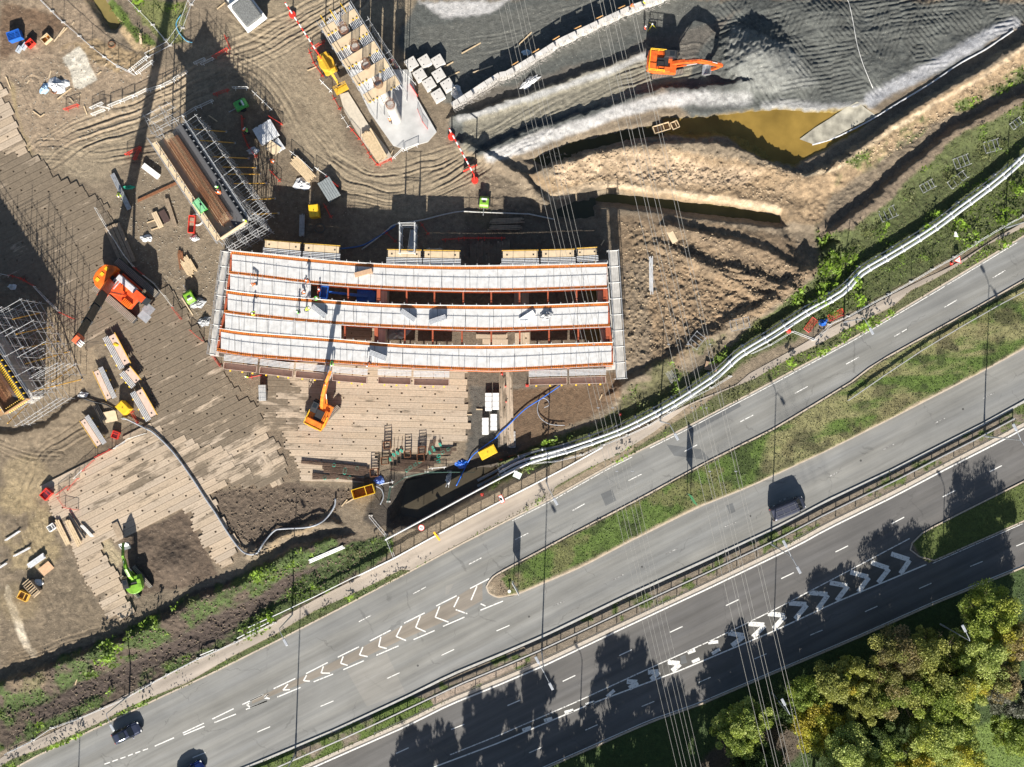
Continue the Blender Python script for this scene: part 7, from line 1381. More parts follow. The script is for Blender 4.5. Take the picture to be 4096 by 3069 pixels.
# netting, coils, cones
def cone(c, r, x, y, lab, z=0, rot=(0, 0, 0)):
    g_ = G(t(c, r, x, y)); e = empty("traffic_cone", (g_.x, g_.y, g_.z + z), 0, lab, "cone", "traffic cones"); MB().box((0, 0, .03), (.42, .42, .06)).build("base", redp, e); MB().tube((0, 0, .06), (0, 0, .75), .15, 12, .03).build("cone", redp, e); MB().tube((0, 0, .35), (0, 0, .52), .101, 12, .067).build("sleeve", whitep, e); e.rotation_euler = rot
for v in ((2, 2, 45, 90, "red and white cone at the top of the narrow board track"), (1, 2, 2060, 215, "cone halfway along the narrow board track"), (2, 2, 218, 85, "lone cone below the bridge's lower right formwork"), (2, 2, 965, 318, "red cone in the bushes above the pipeline"), (2, 1, 12, 1500, "red cone beside the end of the board track under the bridge"), (3, 1, 1625, 615, "red cone standing beside the triangular sign"), (1, 2, 1868, 965, "small yellow orange cone behind the guard rail")): cone(*v)
for v in ((0, 0, 900, 360, .55, rust, "rusty wire ring on the orange soil"), (0, 1, 1585, 260, 1.0, whitep, "large white hose coil beside the red cage"), (1, 1, 560, 330, .8, mat("dark_hose", (.1, .1, .09), .6), "thin dark hose coil below the yellow generator"), (0, 0, 440, 730, .5, rust, "coil of brown wire on the rubbish heap")):
    c, r, x, y, rad, m, lab = v; g_ = G(t(c, r, x, y)); mb = MB()
    for k in range(3): mb.path([(rad * (1 - .08 * k) * math.cos(a), rad * (1 - .08 * k) * math.sin(a) * .9, .05 + .05 * k) for a in np.linspace(0, 6.28, 19)], .03, 4)
    ob = mb.build("hose_coil", m); ob.location = g_ + Vector((0, 0, .03)); tag(ob, lab, "coil")
crc = openbin("red_cage", t(0, 1, 1535, 365), t(0, 1, 1545, 225), .95, .7, redp, "red wire cage left of the rebar pier's lower end", "cage", timd)
openbin("red_crate", t(0, 2, 915, 510), t(0, 2, 935, 455), 1.0, .7, redp, "red crate beside the mat edge below the stored units", "crate", plyp); openbin("red_bin", t(0, 2, 340, 990), t(0, 2, 395, 930), 1.2, .9, redp, "orange red bin with white bags at the tip of the mats", "bin", wsh)
openbin("pale_bin", t(0, 2, 385, 1245), t(0, 2, 435, 1210), .9, .7, whitep, "pale square bin below the red bin", "bin", gsh)
# striped height gauge poles
def striped(A, B, z, label):
    a, b = P(*A, z), P(*B, z); n = 14; e = empty("height_gauge", (a.x, a.y, 0), 0, label, "height gauge", "striped height gauge bars"); o0 = Vector((a.x, a.y, 0))
    for k in range(n): p, q = a + (b - a) * (k / n) - o0, a + (b - a) * ((k + 1) / n) - o0; MB().tube(p, q, .11, 8).build("stripe", redp if k % 2 else whitep, e)
    for p in (a, b): p = p - o0; MB().tube((p.x, p.y, 0), (p.x, p.y, z + .2), .09, 8).build("post", redp, e); MB().tube((p.x, p.y, 0), (p.x, p.y, .45), .5, 14).build("base", redp, e)
striped(t(1, 0, 285, 25), t(1, 0, 545, 425), 5.2, "red and white striped height bar near the falsework at the top"); striped(t(1, 0, 1605, 1040), t(1, 0, 1800, 1400), 5.2, "red and white striped height bar right of the foundation slab")
# stair tower
c, rz, L = seg(t(1, 1, 1205, 400), t(1, 1, 1325, 400), 5.5); e = empty("stair_tower", (c.x, c.y, 0), 0, "white scaffold stair tower in the shade above the bridge", "stair tower")
for x in (-L / 2, L / 2):
    for y in (-2.3, -.8, .8, 1.9): MB().tube((x, y, 0), (x, y, 6.2), .045, 6).build("standard", whitep, e)
    for z in (2, 4, 5.1, 6.1): MB().tube((x, -2.4, z), (x, 2.1, z), .04, 5).build("ledger", whitep, e)
for y in (-2.3, 1.9):
    for z in (2, 4, 6.1): MB().tube((-L / 2 - .2, y, z), (L / 2 + .2, y, z), .04, 5).build("transom", whitep, e)
for i in range(14): MB().box((.45, 1.6 - i * .27, .4 + i * .32), (.8, .26, .04)).build("tread", grey, e)
for x in (.05, .85): MB().tube((x, 1.6, 1.3), (x, -2.0, 5.6), .03, 5).build("handrail", whitep, e)
# ---------------- signs ----------------
def text(parent, s, size, loc, rot, m, name="lettering", ext=.004):
    cu = bpy.data.curves.new(name, 'FONT'); cu.body = s; cu.size = size; cu.extrude = ext; cu.align_x = 'CENTER'; cu.align_y = 'CENTER'; ob = bpy.data.objects.new(name, cu); me = bpy.data.meshes.new_from_object(ob); bpy.data.objects.remove(ob)
    me.materials.append(m); ob = bpy.data.objects.new(name, me); col.objects.link(ob); ob.parent = parent; ob.location = loc; ob.rotation_euler = rot; CH.setdefault(parent.name, []).append(ob); return ob
g_ = P(*t(1, 2, 1378, 1230), 1.6); e = empty("speed_limit_sign", (g_.x, g_.y, .1), R(-38), "round white speed limit sign reading 40 behind the guard rail", "road sign")
MB().tube((0, 0, 1.5), (0, 0, 1.53), .46, 28).build("red_ring", redp, e); MB().tube((0, 0, 1.5), (0, 0, 1.54), .37, 28).build("disc", whitep, e); text(e, "40", .5, (0, 0, 1.55), (0, 0, 0), blackm); MB().tube((0, 0, 0), (0, 0, 1.5), .04, 6).build("post", grey, e)
g_ = P(*t(3, 1, 1680, 588), 1.0); e = empty("triangular_sign", (g_.x, g_.y, .15), R(-25), "red bordered triangular road narrows sign on the path edge", "road sign")
tri = lambda s: [(s * math.cos(a), s * math.sin(a)) for a in (R(95), R(215), R(335))]
MB().prism(tri(.68), .9, .93).build("red_border", redp, e); MB().prism(tri(.50), .9, .94).build("face", whitep, e)
for dx in (-.07, .09): MB().path([(dx, -.2, .945), (dx, 0, .945), (dx + (.07 if dx < 0 else -.05), .12, .945), (dx + (.07 if dx < 0 else -.05), .22, .945)], .018, 4).build("symbol", blackm, e)
for dx in (-.4, .4): MB().tube((dx, -.3, 0), (dx * .5, 0, .9), .03, 5).build("leg", grey, e)
c, rz, L = seg(t(1, 2, 2005, 965), t(1, 2, 2040, 1035), 1.3); e = empty("roadworks_sign", (c.x, c.y, .1), rz, "tilted red and white prohibition sign leaning on the guard rail", "road sign"); MM = Matrix.Translation((0, 0, .9)) @ Matrix.Rotation(R(50), 4, 'X')
MB().prism([(-.6, -.5), (.6, -.5), (.6, .5), (-.6, .5)], 0, .03, MM).build("panel", redp, e); MB().prism([(-.5, -.4), (.5, -.4), (.5, .4), (-.5, .4)], 0, .035, MM).build("face", whitep, e); MB().tube((0, 0, .03), (0, 0, .045), .25, 20).build("symbol", blackm, e).matrix_local = MM; MB().tube((-.4, .1, 0), (-.4, 0, .8), .03, 5).build("leg", grey, e); MB().tube((.4, .1, 0), (.4, 0, .8), .03, 5).build("leg", grey, e)
c, rz, L = seg(t(1, 2, 1480, 1262), t(1, 2, 1528, 1328), 1.0); e = empty("orange_sign", (c.x, c.y, .11), rz, "orange sign board leaning over the white guard rail", "road sign"); MB().box((0, 0, 1.25), (L, .35, .04), rx=R(35)).build("panel", mat("amber", (.85, .36, .01), .5), e); MB().tube((-.4, 0, 0), (-.4, 0, 1.2), .03, 5).build("leg", grey, e); MB().tube((.4, 0, 0), (.4, 0, 1.2), .03, 5).build("leg", grey, e)
def panel_sign(A, B, z0, z1, label, m, back=None, arrow=False):
    a, b = P(*A, 0), P(*B, 0); c = (a + b) / 2; d = b - a; L = d.length; e = empty("direction_sign", (c.x, c.y, .1), math.atan2(d.y, d.x), label, "road sign")
    MB().box((0, 0, (z0 + z1) / 2), (L, .05, z1 - z0)).build("panel", m, e); MB().box((0, .035, (z0 + z1) / 2), (L + .06, .02, .08)).build("border", whitep, e)
    for x in (-L * .3, L * .3): MB().tube((x, .06, 0), (x, .06, z1 - .2), .05, 6).build("post", grey, e)
panel_sign((2741, 1967), (2764, 2006), 2.4, 5.6, "tall green direction sign seen almost edge on in the central grass", mat("sign_green", (.05, .22, .10), .4)); panel_sign((2048, 2312), (2075, 2360), 2.0, 4.4, "white backed direction sign on the tip of the central grass", whitep)
g_ = P(*t(2, 3, 75, 195), .9); e = empty("keep_left_bollard", (g_.x, g_.y, .1), 0, "small white round bollard sign at the nose of the central grass", "bollard"); MB().tube((0, 0, .85), (0, 0, .92), .24, 20).build("disc", whitep, e); MB().tube((0, 0, 0), (0, 0, .85), .07, 8).build("post", grey, e)
for k in range(8): MB().tube((.16 * math.cos(k * .785), .16 * math.sin(k * .785), .92), (.16 * math.cos(k * .785), .16 * math.sin(k * .785), .925), .022, 6).build("stud", blackm, e)
e = tag(MB().box((0, 0, 0), (1.1, .9, .05)).build("sign_board", mat("green_white", (.5, .6, .55), .5)), "pale green board lying on the verge behind the guard rail", "board"); e.location = P(*t(2, 2, 140, 805), .5); e.rotation_euler = (R(8), 0, R(-25))
lying_board(t(3, 1, 1640, 380), t(3, 1, 1675, 385), .7, "small white board on a post in the brambles", whitep, .6)
# red / white drum at the pipe
g_ = P(*t(3, 1, 315, 1155), .6); ob = MB().dome((0, 0, 0), .42, 14, 4, .6).build("red_marker", redp); ob.location = (g_.x, g_.y, gz(g_.x, g_.y) + .2); tag(ob, "round red marker cap beside the pipeline", "marker")
# ---------------- people ----------------
skin = mat("skin", (.45, .27, .19), .6); trous = mat("dark_trousers", (.03, .035, .05), .8)
hv = {'orange': mat("hi_vis_orange", (.95, .18, .02), .6), 'yellow': mat("hi_vis_yellow", (.60, .85, .05), .6), 'green': mat("hi_vis_green", (.2, .75, .12), .6), 'red': mat("hi_vis_red", (.85, .07, .03), .6)}
def skinmesh(name, pts, edges, rad, m, parent, root=0, sub=1):
    me = bpy.data.meshes.new(name); me.from_pydata(pts, edges, []); me.materials.append(m); ob = bpy.data.objects.new(name, me); col.objects.link(ob)
    if parent: ob.parent = parent; CH.setdefault(parent.name, []).append(ob)
    md = ob.modifiers.new('skin', 'SKIN'); 
    if not me.skin_vertices: me.skin_vertices.new()
    for i, v in enumerate(me.skin_vertices[0].data): v.radius = (rad[i], rad[i] * (.75 if isinstance(rad[i], float) else 1)); v.use_root = i == root
    s_ = ob.modifiers.new('sub', 'SUBSURF'); s_.levels = sub; s_.render_levels = sub; return ob
def person(pose):
    # x forward, z up
    bend = {'stand': 0, 'bend': 1.05, 'kneel': .5, 'reach': .25}[pose]; kn = pose == 'kneel'
    hip = Vector((0, 0, .55 if kn else .95)); up = Vector((math.sin(bend), 0, math.cos(bend))); fw = Vector((math.cos(bend), 0, -math.sin(bend)))
    che = hip + up * .42; nek = hip + up * .58; hd = nek + up * .12 + fw * .02; top = nek + up * .28 + fw * .03
    pts = [hip, hip + up * .2, che, nek, hd, top]; ed = [(0, 1), (1, 2), (2, 3), (3, 4), (4, 5)]; rad = [.15, .14, .16, .06, .10, .085]
    hands = []
    for s in (-1, 1):
        k = len(pts)
        if kn: leg = [hip + Vector((0, s * .09, -.04)), Vector((.3, s * .12, .35 if s > 0 else .12)), Vector((.28 if s > 0 else -.12, s * .12, .08)), Vector((.42 if s > 0 else -.25, s * .12, .04))]
        else: leg = [hip + Vector((0, s * .09, -.06)), Vector((.04 if s > 0 else -.02, s * .11, .5)), Vector((.02 * s - .02, s * .12, .08)), Vector((.16 + .02 * s, s * .13, .04))]
        pts += leg; ed += [(0, k), (k, k + 1), (k + 1, k + 2), (k + 2, k + 3)]; rad += [.10, .075, .05, .045]
        k = len(pts); sh = che + up * .08 + Vector((0, s * .2, 0))
        if pose in ('bend', 'kneel'): arm = [sh, sh + Vector((.08, s * .04, -.28)), sh + Vector((.2, -s * .03, -.50)), sh + Vector((.24, -s * .03, -.56))]
        elif pose == 'reach': arm = [sh, sh + Vector((.22, s * .05, -.14)), sh + Vector((.45, -s * .02, -.05)), sh + Vector((.52, -s * .02, -.04))]
        else: arm = [sh, sh + Vector((.02, s * .07, -.28)), sh + Vector((.14, s * .04, -.50)), sh + Vector((.19, s * .03, -.56))]
        pts += arm; ed += [(2, k), (k, k + 1), (k + 1, k + 2), (k + 2, k + 3)]; rad += [.07, .05, .035, .03]
        hk = k + 3
        for f in range(5):
            k = len(pts); dd = (arm[3] - arm[2]).normalized(); sd = Vector((0, 1, 0)); L_ = (.07, .08, .075, .06, .055)[f]
            base = arm[3] + dd * .04 + sd * (.022 * (f - 1.5)) if f < 4 else arm[3] + sd * (-s * .035)
            pts += [base, base + dd * L_ * .7 + Vector((0, 0, -.01)) + (sd * (-s * .03) if f == 4 else Vector())]; ed += [(hk, k), (k, k + 1)]; rad += [.010, .008]
    e = empty("person", (0, 0, 0)); skinmesh("body", [tuple(p) for p in pts], ed, rad, skin, e)
    # trousers and boots follow the legs, jacket follows torso and sleeves
    tp = [hip + up * .02]; te = []; tr = [.165]; jp = [hip + up * .03, hip + up * .22, che, nek - up * .05]; je = [(0, 1), (1, 2), (2, 3)]; jr = [.185, .165, .19, .10]
    li = 6; stepn = 4 + 4 + 10
    for s in range(2):
        b = li + s * stepn; k = len(tp); tp += pts[b:b + 3]; te += [(0, k), (k, k + 1), (k + 1, k + 2)]; tr += [.115, .09, .065]
        k = len(jp); jp += pts[b + 4:b + 7]; je += [(2, k), (k, k + 1), (k + 1, k + 2)]; jr += [.085, .065, .05]
        MB().box(tuple((pts[b + 2] + pts[b + 3]) / 2 + Vector((0, 0, -.005))), (.29, .11, .1)).build("boot", blackm, e, .03)
    skinmesh("trousers", [tuple(p) for p in tp], te, tr, trous, e); skinmesh("jacket", [tuple(p) for p in jp], je, jr, hv['orange'], e)
    q = Matrix.Translation(hd + up * .03) @ Matrix.Rotation(bend, 4, 'Y')
    h = MB().dome((0, 0, 0), .135, 16, 5, .95).build("helmet", whitep, e, smooth=True); h.matrix_local = q
    for s in (-1, 1):
        MB().box(tuple(q @ Vector((.095, s * .035, -.02))), (.02, .025, .015)).build("eye", blackm, e)
    MB().box(tuple(q @ Vector((.108, 0, -.05))), (.03, .02, .04)).build("nose", skin, e, .005); MB().box(tuple(q @ Vector((.095, 0, -.09))), (.015, .05, .01)).build("mouth", mat("lips", (.3, .1, .09), .6), e)
    return e
protos = {}
def putp(c, r, x, y, z, pose, colr, face, label):
    if pose not in protos: e = protos[pose] = person(pose); tag(e, label, "person")
    else: e = dup(protos[pose], (0, 0, 0), 0, label)
    g_ = P(*t(c, r, x, y), (z if z else 0) + 1.4)
    zz = z if z else gz(g_.x, g_.y) + .02
    if z and z < .5: zz = z
    e.location = (g_.x, g_.y, zz); e.rotation_euler = (0, 0, R(face)); tag(e, label)
    for ch in bpy.data.objects:
        if ch.parent == e and ch.name.startswith("jacket"):
            if ch.data.materials[0] != hv[colr]:
                ch.data = ch.data.copy(); ch.data.materials[0] = hv[colr]
D = DZ + .03
PPL = [(0, 1, 2050, 770, D, 'bend', 'orange', 200, "person in orange bending down alone on the left end of the second deck strip"), (1, 1, 458, 738, D, 'reach', 'orange', 250, "person in orange leaning over the girder near the open bay's left end"),
 (1, 1, 412, 845, D, 'kneel', 'orange', 20, "person in orange kneeling near the end of the second deck strip"), (1, 1, 556, 820, 3.75, 'stand', 'red', 180, "person in red standing in the blue lift's basket, upper one"), (1, 1, 548, 885, 3.75, 'reach', 'green', 200, "person in green at the blue lift's basket, lower one"),
 (1, 1, 378, 1000, D, 'stand', 'green', 20, "person in dark green standing on the third deck strip"), (1, 1, 440, 985, D, 'bend', 'yellow', 30, "person in yellow bending over on the third deck strip"), (1, 1, 8, 1012, D, 'reach', 'yellow', 0, "person in yellow green at the girder left of the fourth strip"),
 (1, 1, 655, 1395, D, 'bend', 'green', 270, "person in green bending at the lowest girder above the orange boom"), (1, 1, 958, 1405, D, 'bend', 'orange', 240, "person in orange leaning over the lowest girder beside the sheet bundle"),
 (0, 0, 1740, 1503, 7.7, 'stand', 'green', 90, "person in green inside the rebar pier formwork"), (0, 0, 1768, 1552, 7.7, 'reach', 'orange', 150, "person in orange inside the rebar pier formwork"), (0, 1, 1965, 262, 8.8, 'stand', 'yellow', 240, "person in yellow on the scaffold at the rebar pier's lower end"),
 (0, 0, 945, 1545, 0, 'bend', 'yellow', 280, "person in yellow green by the long steel beams"), (0, 0, 1962, 1043, 0, 'stand', 'orange', 300, "person in orange beside the red barriers left of the beam stack"), (1, 0, 155, 1278, 0, 'bend', 'orange', 330, "person in orange below the aluminium beam stack"),
 (2, 0, 1048, 45, 2.0, 'bend', 'orange', 20, "person in orange with white helmet on top of the retaining wall"), (2, 0, 1160, 12, 2.0, 'stand', 'yellow', 20, "person in yellow at the upper end of the retaining wall"), (2, 0, 1168, 218, 0, 'stand', 'red', 0, "surveyor in bright orange standing beside the tripod"), (0, 1, 1980, 1520, 0, 'stand', 'yellow', 250, "person in yellow on the mats below the bridge's left corner"), (1, 0, 1122, 962, .36, 'kneel', 'orange', 100, "person in orange kneeling by the bare concrete column"),
 (0, 0, 1985, 1060, 0, 'bend', 'green', 120, "person in green beside the aluminium beam stack")]
for p_ in PPL: putp(*p_)
g_ = G(t(2, 0, 1215, 222)); e = empty("survey_tripod", g_, 0, "yellow survey tripod beside the surveyor in orange", "tripod")
for k in range(3): MB().tube((0, 0, 1.4), (.75 * math.cos(k * 2.09 + 4), .75 * math.sin(k * 2.09 + 4), 0), .03, 5).build("leg", mat("tripod_yellow", (.75, .7, .05), .5), e)
MB().box((0, 0, 1.55), (.2, .2, .28)).build("instrument", whitep, e, .03)
# ---------------- trees ----------------
bark = mat("bark", (.12, .09, .065), .9, var=.3, scale=5)
def tree(loc, h, r, cols, label, group, n=5200, seed=0, sparse=.0, lv=(.08, .19), zr=None):
    rr = np.random.default_rng(seed); e = empty("tree", loc, 0, label, "tree", group); th = h * .35
    mb = MB(); mb.tube((0, 0, -.2), (.15, .1, th), .22 * h / 10, 9, .15 * h / 10); mb.tube((.15, .1, th), (.1, .2, h * .8), .15 * h / 10, 8, .04)
    nl = 11 if sparse < .5 else 22
    for k in range(nl):
        a = k * 2.4 + seed; z0 = th * (.7 + .06 * k) if sparse < .5 else th * .7 + (h * .45) * k / nl; q = Vector((math.cos(a) * r * .8, math.sin(a) * r * .8, min(z0 + h * .3, h * .93))); p0 = Vector((.12, .1, z0)); m_ = (p0 + q) / 2 + Vector((0, 0, -.2)); mb.tube(p0, m_, .09 * h / 10, 6, .05); mb.tube(m_, q, .05, 5, .015)
        for j in range(3): b = a + (j - 1) * .7; mb.tube(m_ + (q - m_) * (.3 * j), m_ + (q - m_) * (.3 * j) + Vector((math.cos(b) * r * .35, math.sin(b) * r * .35, r * .2)), .03, 4, .01)
    mb.build("trunk", bark, e)
    nc = 46; zr = zr or h * .36; cen = []
    for k in range(nc):
        a = rr.random() * 6.283; u = rr.random() ** .5; zz = rr.uniform(-.9, 1); w_ = math.sqrt(max(0, 1 - zz * zz * .85)); cen.append((u * r * w_ * math.cos(a), u * r * w_ * math.sin(a), h - zr * 1.02 + zz * zr * .85))
    cen = np.array(cen); idx = rr.integers(0, nc, n); d = rr.normal(size=(n, 3)); d /= np.linalg.norm(d, axis=1)[:, None]; rad = r * rr.uniform(.16, .36, nc)
    pts = cen[idx] + d * (rad[idx] * rr.random(n) ** .4)[:, None] * np.array([1, 1, .8]); sz = rr.uniform(lv[0], lv[1], n)
    base = 1.25 * np.array(cols)[rr.integers(0, len(cols), nc)][idx] * rr.uniform(.6, 1.45, (n, 1)) * .75 + np.array(cols).mean(0) * .25
    
    v, c = quads(pts, sz, base, up=.95, asp=.6); ob = bpy.data.objects.new("crown", qmesh("crown", v, c, LM)); col.objects.link(ob); ob.parent = e; CH.setdefault(e.name, []).append(ob); return e
Gy = [(.25, .31, .05), (.19, .25, .05)]; Yg = [(.40, .38, .045), (.30, .33, .05), (.40, .33, .045)]; Dk = [(.07, .11, .03), (.09, .13, .03)]; Br = [(.22, .17, .075), (.17, .15, .06), (.24, .18, .10), (.18, .18, .05)]; Ol = [(.28, .29, .07), (.22, .24, .06)]; Pl = [(.36, .41, .12), (.28, .34, .09)]
TS = [((2, 3, 1900, 1340), 7, 3.5, Gy + Pl, "rounded green tree alone beside the wires at the lower edge of the road"), ((3, 3, 555, 1300), 7.5, 3.4, Yg, "bright yellow green tree under the right wire bundle"), ((3, 3, 440, 1050), 7, 2.9, Gy, "green bush tree right of the street lamp among the wires"),
 ((3, 3, 680, 960), 8, 3.0, Ol, "olive tree at the front of the belt above the yellow tree"), ((3, 3, 860, 900), 8, 2.8, Yg[1:] + Ol, "tree with a yellow patch and bare twigs at the belt's front"), ((3, 3, 1180, 760), 9, 4.0, Br + Ol, "brown leaved tree at the front of the belt"), ((3, 3, 1250, 1030), 9, 4.0, Br[:1] + Ol + Gy, "large brown and olive tree in the middle of the belt"),
 ((3, 3, 1500, 700), 9.5, 3.6, Ol, "olive spreading tree beside the second lamp"), ((3, 3, 1650, 900), 10, 3.8, Ol + Gy, "green olive tree behind the second lamp"), ((3, 3, 1950, 400), 11, 4.4, Yg[1:2] + Gy, "tall green tree near the right edge of the belt"), ((3, 3, 1880, 700), 11, 3.8, Pl, "pale green tree right of the second lamp"), ((3, 3, 2120, 560), 11, 3.4, Yg + Br, "orange and yellow tree at the right edge"),
 ((3, 3, 1760, 960), 10, 3.2, Yg + Pl, "pale yellow tree above the dark gap"), ((3, 3, 760, 1490), 9, 3.8, Pl, "pale green tree at the bottom edge right of the wires"), ((3, 3, 1080, 1330), 7, 3.4, Dk, "dark green low tree in the shade of the belt"), ((3, 3, 1480, 1390), 9, 3.6, Yg[1:2] + Pl, "light green tree left of the bright clearing"), ((3, 3, 1660, 1250), 9, 3.4, Gy + Pl, "green tree at the edge of the bright clearing"),
 ((3, 3, 1350, 1580), 8, 3.6, Pl + Yg, "yellowish tree at the bottom edge beside the clearing"), ((3, 3, 2110, 1050), 9, 3.2, [(.16, .16, .13), (.11, .12, .08)], "grey bare looking tree at the right edge"), ((3, 3, 20, 1250), 7, 3.0, Pl + Gy, "pale green tree left of the front lamp"), ((3, 3, 120, 1540), 6, 3.4, Dk, "dark green bush tree between the wire bundles at the bottom"), ((2, 3, 2040, 1560), 5, 3.0, Dk, "dark low bush tree at the bottom left of the belt"),
 ((3, 3, 2150, 1350), 8, 3.0, Gy, "shaggy green tree at the right edge by the clearing"), ((3, 3, 1060, 1560), 8, 3.4, Gy + Pl, "leafy green tree at the bottom edge in mid belt"), ((3, 3, 1720, 1560), 8, 3.2, Yg + Pl, "yellow green tree at the corner of the clearing"), ((3, 3, 1560, 1090), 9, 3.0, Gy, "green tree above the dark gap in the belt"), ((3, 3, 930, 1130), 8, 3.2, Ol, "olive tree with bare limbs in the belt's middle"), ((3, 3, 2010, 900), 10, 3.0, Pl + Br, "pale tree with brown tips near the right edge"), ((3, 3, 250, 1180), 5.5, 2.4, Dk, "dark bush tree just behind the front lamp")]
for i, (q, h, r, cs, lab) in enumerate(TS):
    g_ = P(*t(*q), h * .7); tree((g_.x, g_.y, gz(g_.x, g_.y) - .1), h, r, cs, lab, "trees in the belt below the roads", seed=i + 1, n=17000 if r > 3.3 else 13000)
# tall trees just outside the lower edge, whose shadows fall on the roads
pr_ = [tree((400, -400, 0), 15, 3.6, Gy, "x", "tall trees below the picture's lower edge", n=7000, seed=91, zr=6.5, lv=(.2, .4)), tree((410, -400, 0), 13, 3.0, Ol, "x", "tall trees below the picture's lower edge", n=5200, seed=92, sparse=.7, zr=5.6, lv=(.18, .36))]
OFF = [(1640, 3640, 15), (1760, 3560, 13), (1900, 3580, 16.5), (2010, 3480, 14.5), (2120, 3390, 14.5), (2230, 3500, 12), (2330, 3330, 10), (2440, 3290, 15), (2540, 3260, 13.5), (2640, 3320, 12), (2740, 3260, 10), (2840, 3200, 11.5), (2960, 3230, 11), (3080, 3180, 12), (3250, 3160, 13), (3400, 3150, 12), (2060, 3640, 14), (2500, 3420, 15), (2700, 3440, 14), (2900, 3380, 14), (1830, 3700, 15)]
for i, (x, y, h) in enumerate(OFF):
    v = P(x, y, 0); lab = "tall tree below the picture's lower edge, %s counted from the left" % ["first", "third", "fourth", "fifth", "seventh", "eighth", "ninth", "tenth", "twelfth", "thirteenth", "fifteenth", "sixteenth", "eighteenth", "nineteenth", "twentieth", "twenty-first", "sixth", "eleventh", "fourteenth", "seventeenth", "second"][i]
    k = i % 2; p_ = pr_[k]; s_ = h / (15 if k == 0 else 13)
    if i < 2: e = p_; e.location = v; e.scale = (s_,) * 3; tag(e, lab)
    else: e = dup(p_, v, i * 1.3, lab, sc_=(s_ * .95, s_ * .95, s_))
    e.rotation_euler = (0, 0, i * 1.3)
# trees near the right edge whose shade falls on the far lanes
for i, (x, y, h, r) in enumerate(((3330, 2640, 9.5, 2.8), (3560, 2560, 11, 3.0), (3690, 2560, 10, 2.4))): pass
# ---------------- loose stones and clods ----------------
def scatter(poly, n, s0, s1, m, name, label, seed=1):
    rr = np.random.default_rng(seed); xs = [p[0] for p in poly]; ys = [p[1] for p in poly]; vs = []; fs = []; k = 0
    oc = np.array([(1, 0, 0), (0, 1, 0), (-1, 0, 0), (0, -1, 0), (0, 0, .8), (0, 0, -.5)], float); of = [(0, 1, 4), (1, 2, 4), (2, 3, 4), (3, 0, 4), (1, 0, 5), (2, 1, 5), (3, 2, 5), (0, 3, 5)]
    while k < n:
        x, y = rr.uniform(min(xs), max(xs)), rr.uniform(min(ys), max(ys))
        if not inpoly(poly, x, y): continue
        w_ = P(x, y); z = gz(w_.x, w_.y); s = s0 + (s1 - s0) * rr.random() ** 3; q = oc * rr.uniform(.6, 1.3, (6, 1)) * s; a = rr.random() * 6.28; c_, s_ = math.cos(a), math.sin(a)
        for p in q: vs.append((w_.x + p[0] * c_ - p[1] * s_, w_.y + p[0] * s_ + p[1] * c_, z + p[2] + s * .2))
        fs += [tuple(k * 6 + i for i in f) for f in of]; k += 1
    mb = MB(); mb.v = vs; mb.f = fs; return tag(mb.build(name, m), label, "rubble", kind='stuff')
cl = mat("clod_soil", (.34, .26, .17), .9, var=.35, scale=.6); st_ = mat("pale_stone", (.30, .27, .22), .85, var=.3, scale=.8); cd_ = mat("dark_clod", (.13, .10, .07), .9, var=.35, scale=.8)
scatter(ol(1340, 480, 1520, 500, 1740, 590, 1690, 660, 1480, 740, 1350, 780), 2200, .05, .2, cl, "soil_clods", "clods and stones strewn over the churned soil right of the bridge", 1)
scatter(ol(1180, 330, 1440, 320, 1640, 350, 1740, 380, 1700, 440, 1440, 400, 1190, 405), 2000, .05, .2, cl, "soil_clods", "clods over the pale soil ridge above the trench", 2)
scatter(ol(170, 250, 330, 200, 330, 260, 240, 310, 60, 330, 30, 180, 60, 120, 250, 120, 330, 160), 700, .04, .15, st_, "rubble", "small pale rubble on the upper left ground", 3)
scatter(ol(240, 420, 330, 330, 420, 520, 480, 560, 460, 720, 400, 680, 300, 560), 700, .04, .15, st_, "rubble", "small pale rubble between the mats and the rebar pier", 4)
scatter(ol(460, 1050, 780, 1060, 700, 1130, 500, 1200), 900, .05, .22, cd_, "soil_clods", "dark clods on the soil inside the long hose", 5); scatter(ol(0, 1480, 460, 1280, 830, 1150, 830, 1190, 400, 1430, 20, 1600), 1800, .06, .25, cd_, "soil_clods", "dark clods and twigs over the lower bank", 6)
scatter(ol(1740, 380, 1990, 260, 2211, 110, 2211, 150, 1900, 350), 600, .05, .22, cl, "soil_clods", "clods along the orange soil edge at the right", 7)
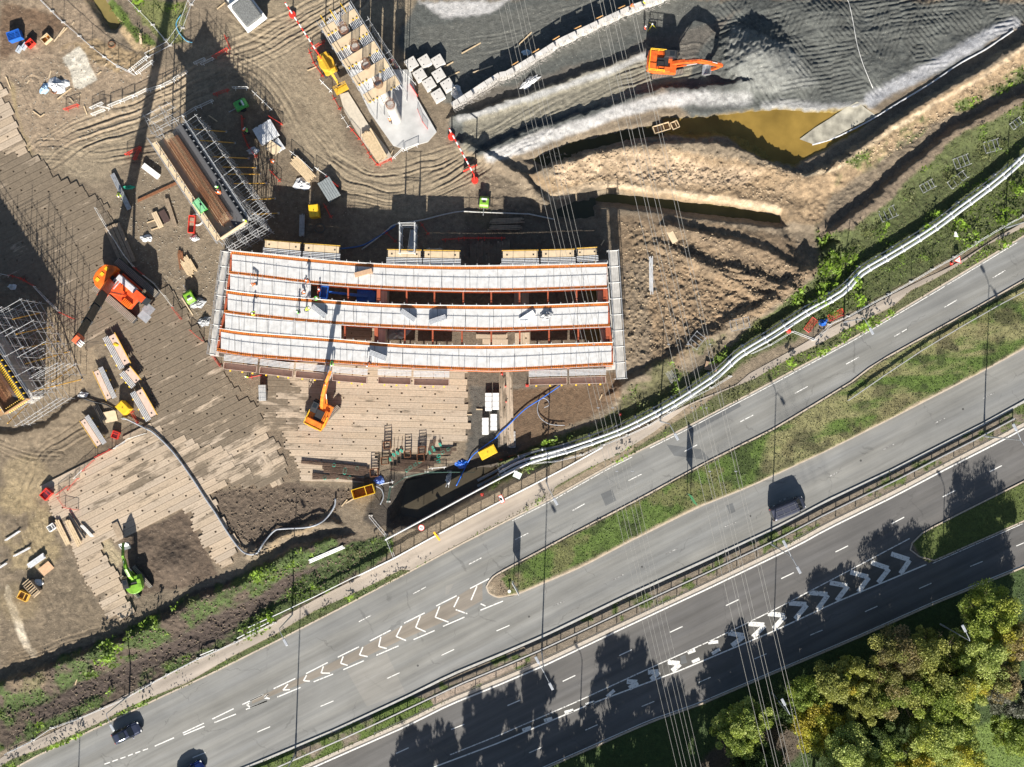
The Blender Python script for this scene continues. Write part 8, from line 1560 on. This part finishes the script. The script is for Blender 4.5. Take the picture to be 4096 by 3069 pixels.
# timber offcuts
oc_ = []
for i, (c, r, x, y, L, a) in enumerate([(0, 0, 480, 280, 2.6, 55), (0, 0, 510, 260, 1.8, 48), (0, 0, 1780, 50, 1.5, 40), (0, 0, 590, 190, .5, 60), (0, 0, 850, 525, .6, 50), (0, 0, 800, 590, .7, 40), (0, 0, 640, 770, .6, 50), (0, 0, 520, 755, 2.6, 40), (0, 0, 300, 920, 1.4, -35), (0, 0, 580, 810, .8, -50), (0, 0, 1715, 955, 1.5, -35), (0, 0, 70, 670, 1.8, -70), (0, 0, 230, 660, .6, 60), (0, 0, 690, 890, 1.3, -70), (0, 0, 345, 930, .7, 40), (0, 0, 405, 600, 1.1, 75),
   (1, 0, 500, 555, 1.5, 25), (1, 0, 1780, 390, 3.2, 30), (1, 0, 1870, 560, 3.2, 20), (1, 0, 1600, 520, 1.5, 30), (1, 0, 1640, 600, 1.8, 25), (1, 0, 1130, 1250, 1.9, 60), (2, 0, 205, 310, 2.6, 45), (2, 0, 240, 320, 2.0, 50), (0, 1, 1510, 960, 2.9, -58), (0, 1, 1260, 330, 1.6, 20), (0, 1, 1215, 275, 1.2, 20), (1, 2, 810, 1010, 1.6, 30), (1, 2, 760, 1030, 1.3, 50), (0, 3, 340, 110, .9, 70), (1, 2, 1760, 320, .9, 0), (2, 1, 825, 445, .9, 60), (2, 2, 810, 180, .9, 65), (1, 2, 1845, 278, .9, 0), (0, 3, 615, 920, 1.0, 75)]):
    g_ = G(t(c, r, x, y), .12); ob = MB().box((0, 0, 0), (L, .16, .07)).build("timber_offcut", tim if i % 3 else ply); ob.location = g_; ob.rotation_euler = (0, R(3), R(a)); tag(ob, "timber offcut, %s" % ["long one by the top of the left fence", "second one by the top of the left fence", "beside the dump truck's tracks", "small one on the fence line", "right of the broken slab, upper", "right of the broken slab, lower", "below the rubbish heap", "reddish plank under the rubbish heap", "left of the small rubble row", "between slab and red barrier", "in the scaffold shade", "at the corner of the pale mats", "left of the rubbish heap", "dark one right of the red barrier", "short one by the small rubble row", "upright one left of the rubbish heap", "beside the boom lift's red barriers", "long one right of the blocks, upper", "long one right of the blocks, lower", "nearest the blocks, upper", "nearest the blocks, lower", "white one at the slab's lower tip", "first by the retaining wall foot", "second by the retaining wall foot", "long one beside the mats right of the crane", "first by the plywood channel", "second by the plywood channel", "first by the open skip", "second by the open skip", "beside the lower left bags", "at the right edge of the lower mats", "right of the upper formwork tables", "in the dark soil above the pipeline", "left of the white bundles", "pale one in the lower left bank"][i], "offcut", "loose timber offcuts")
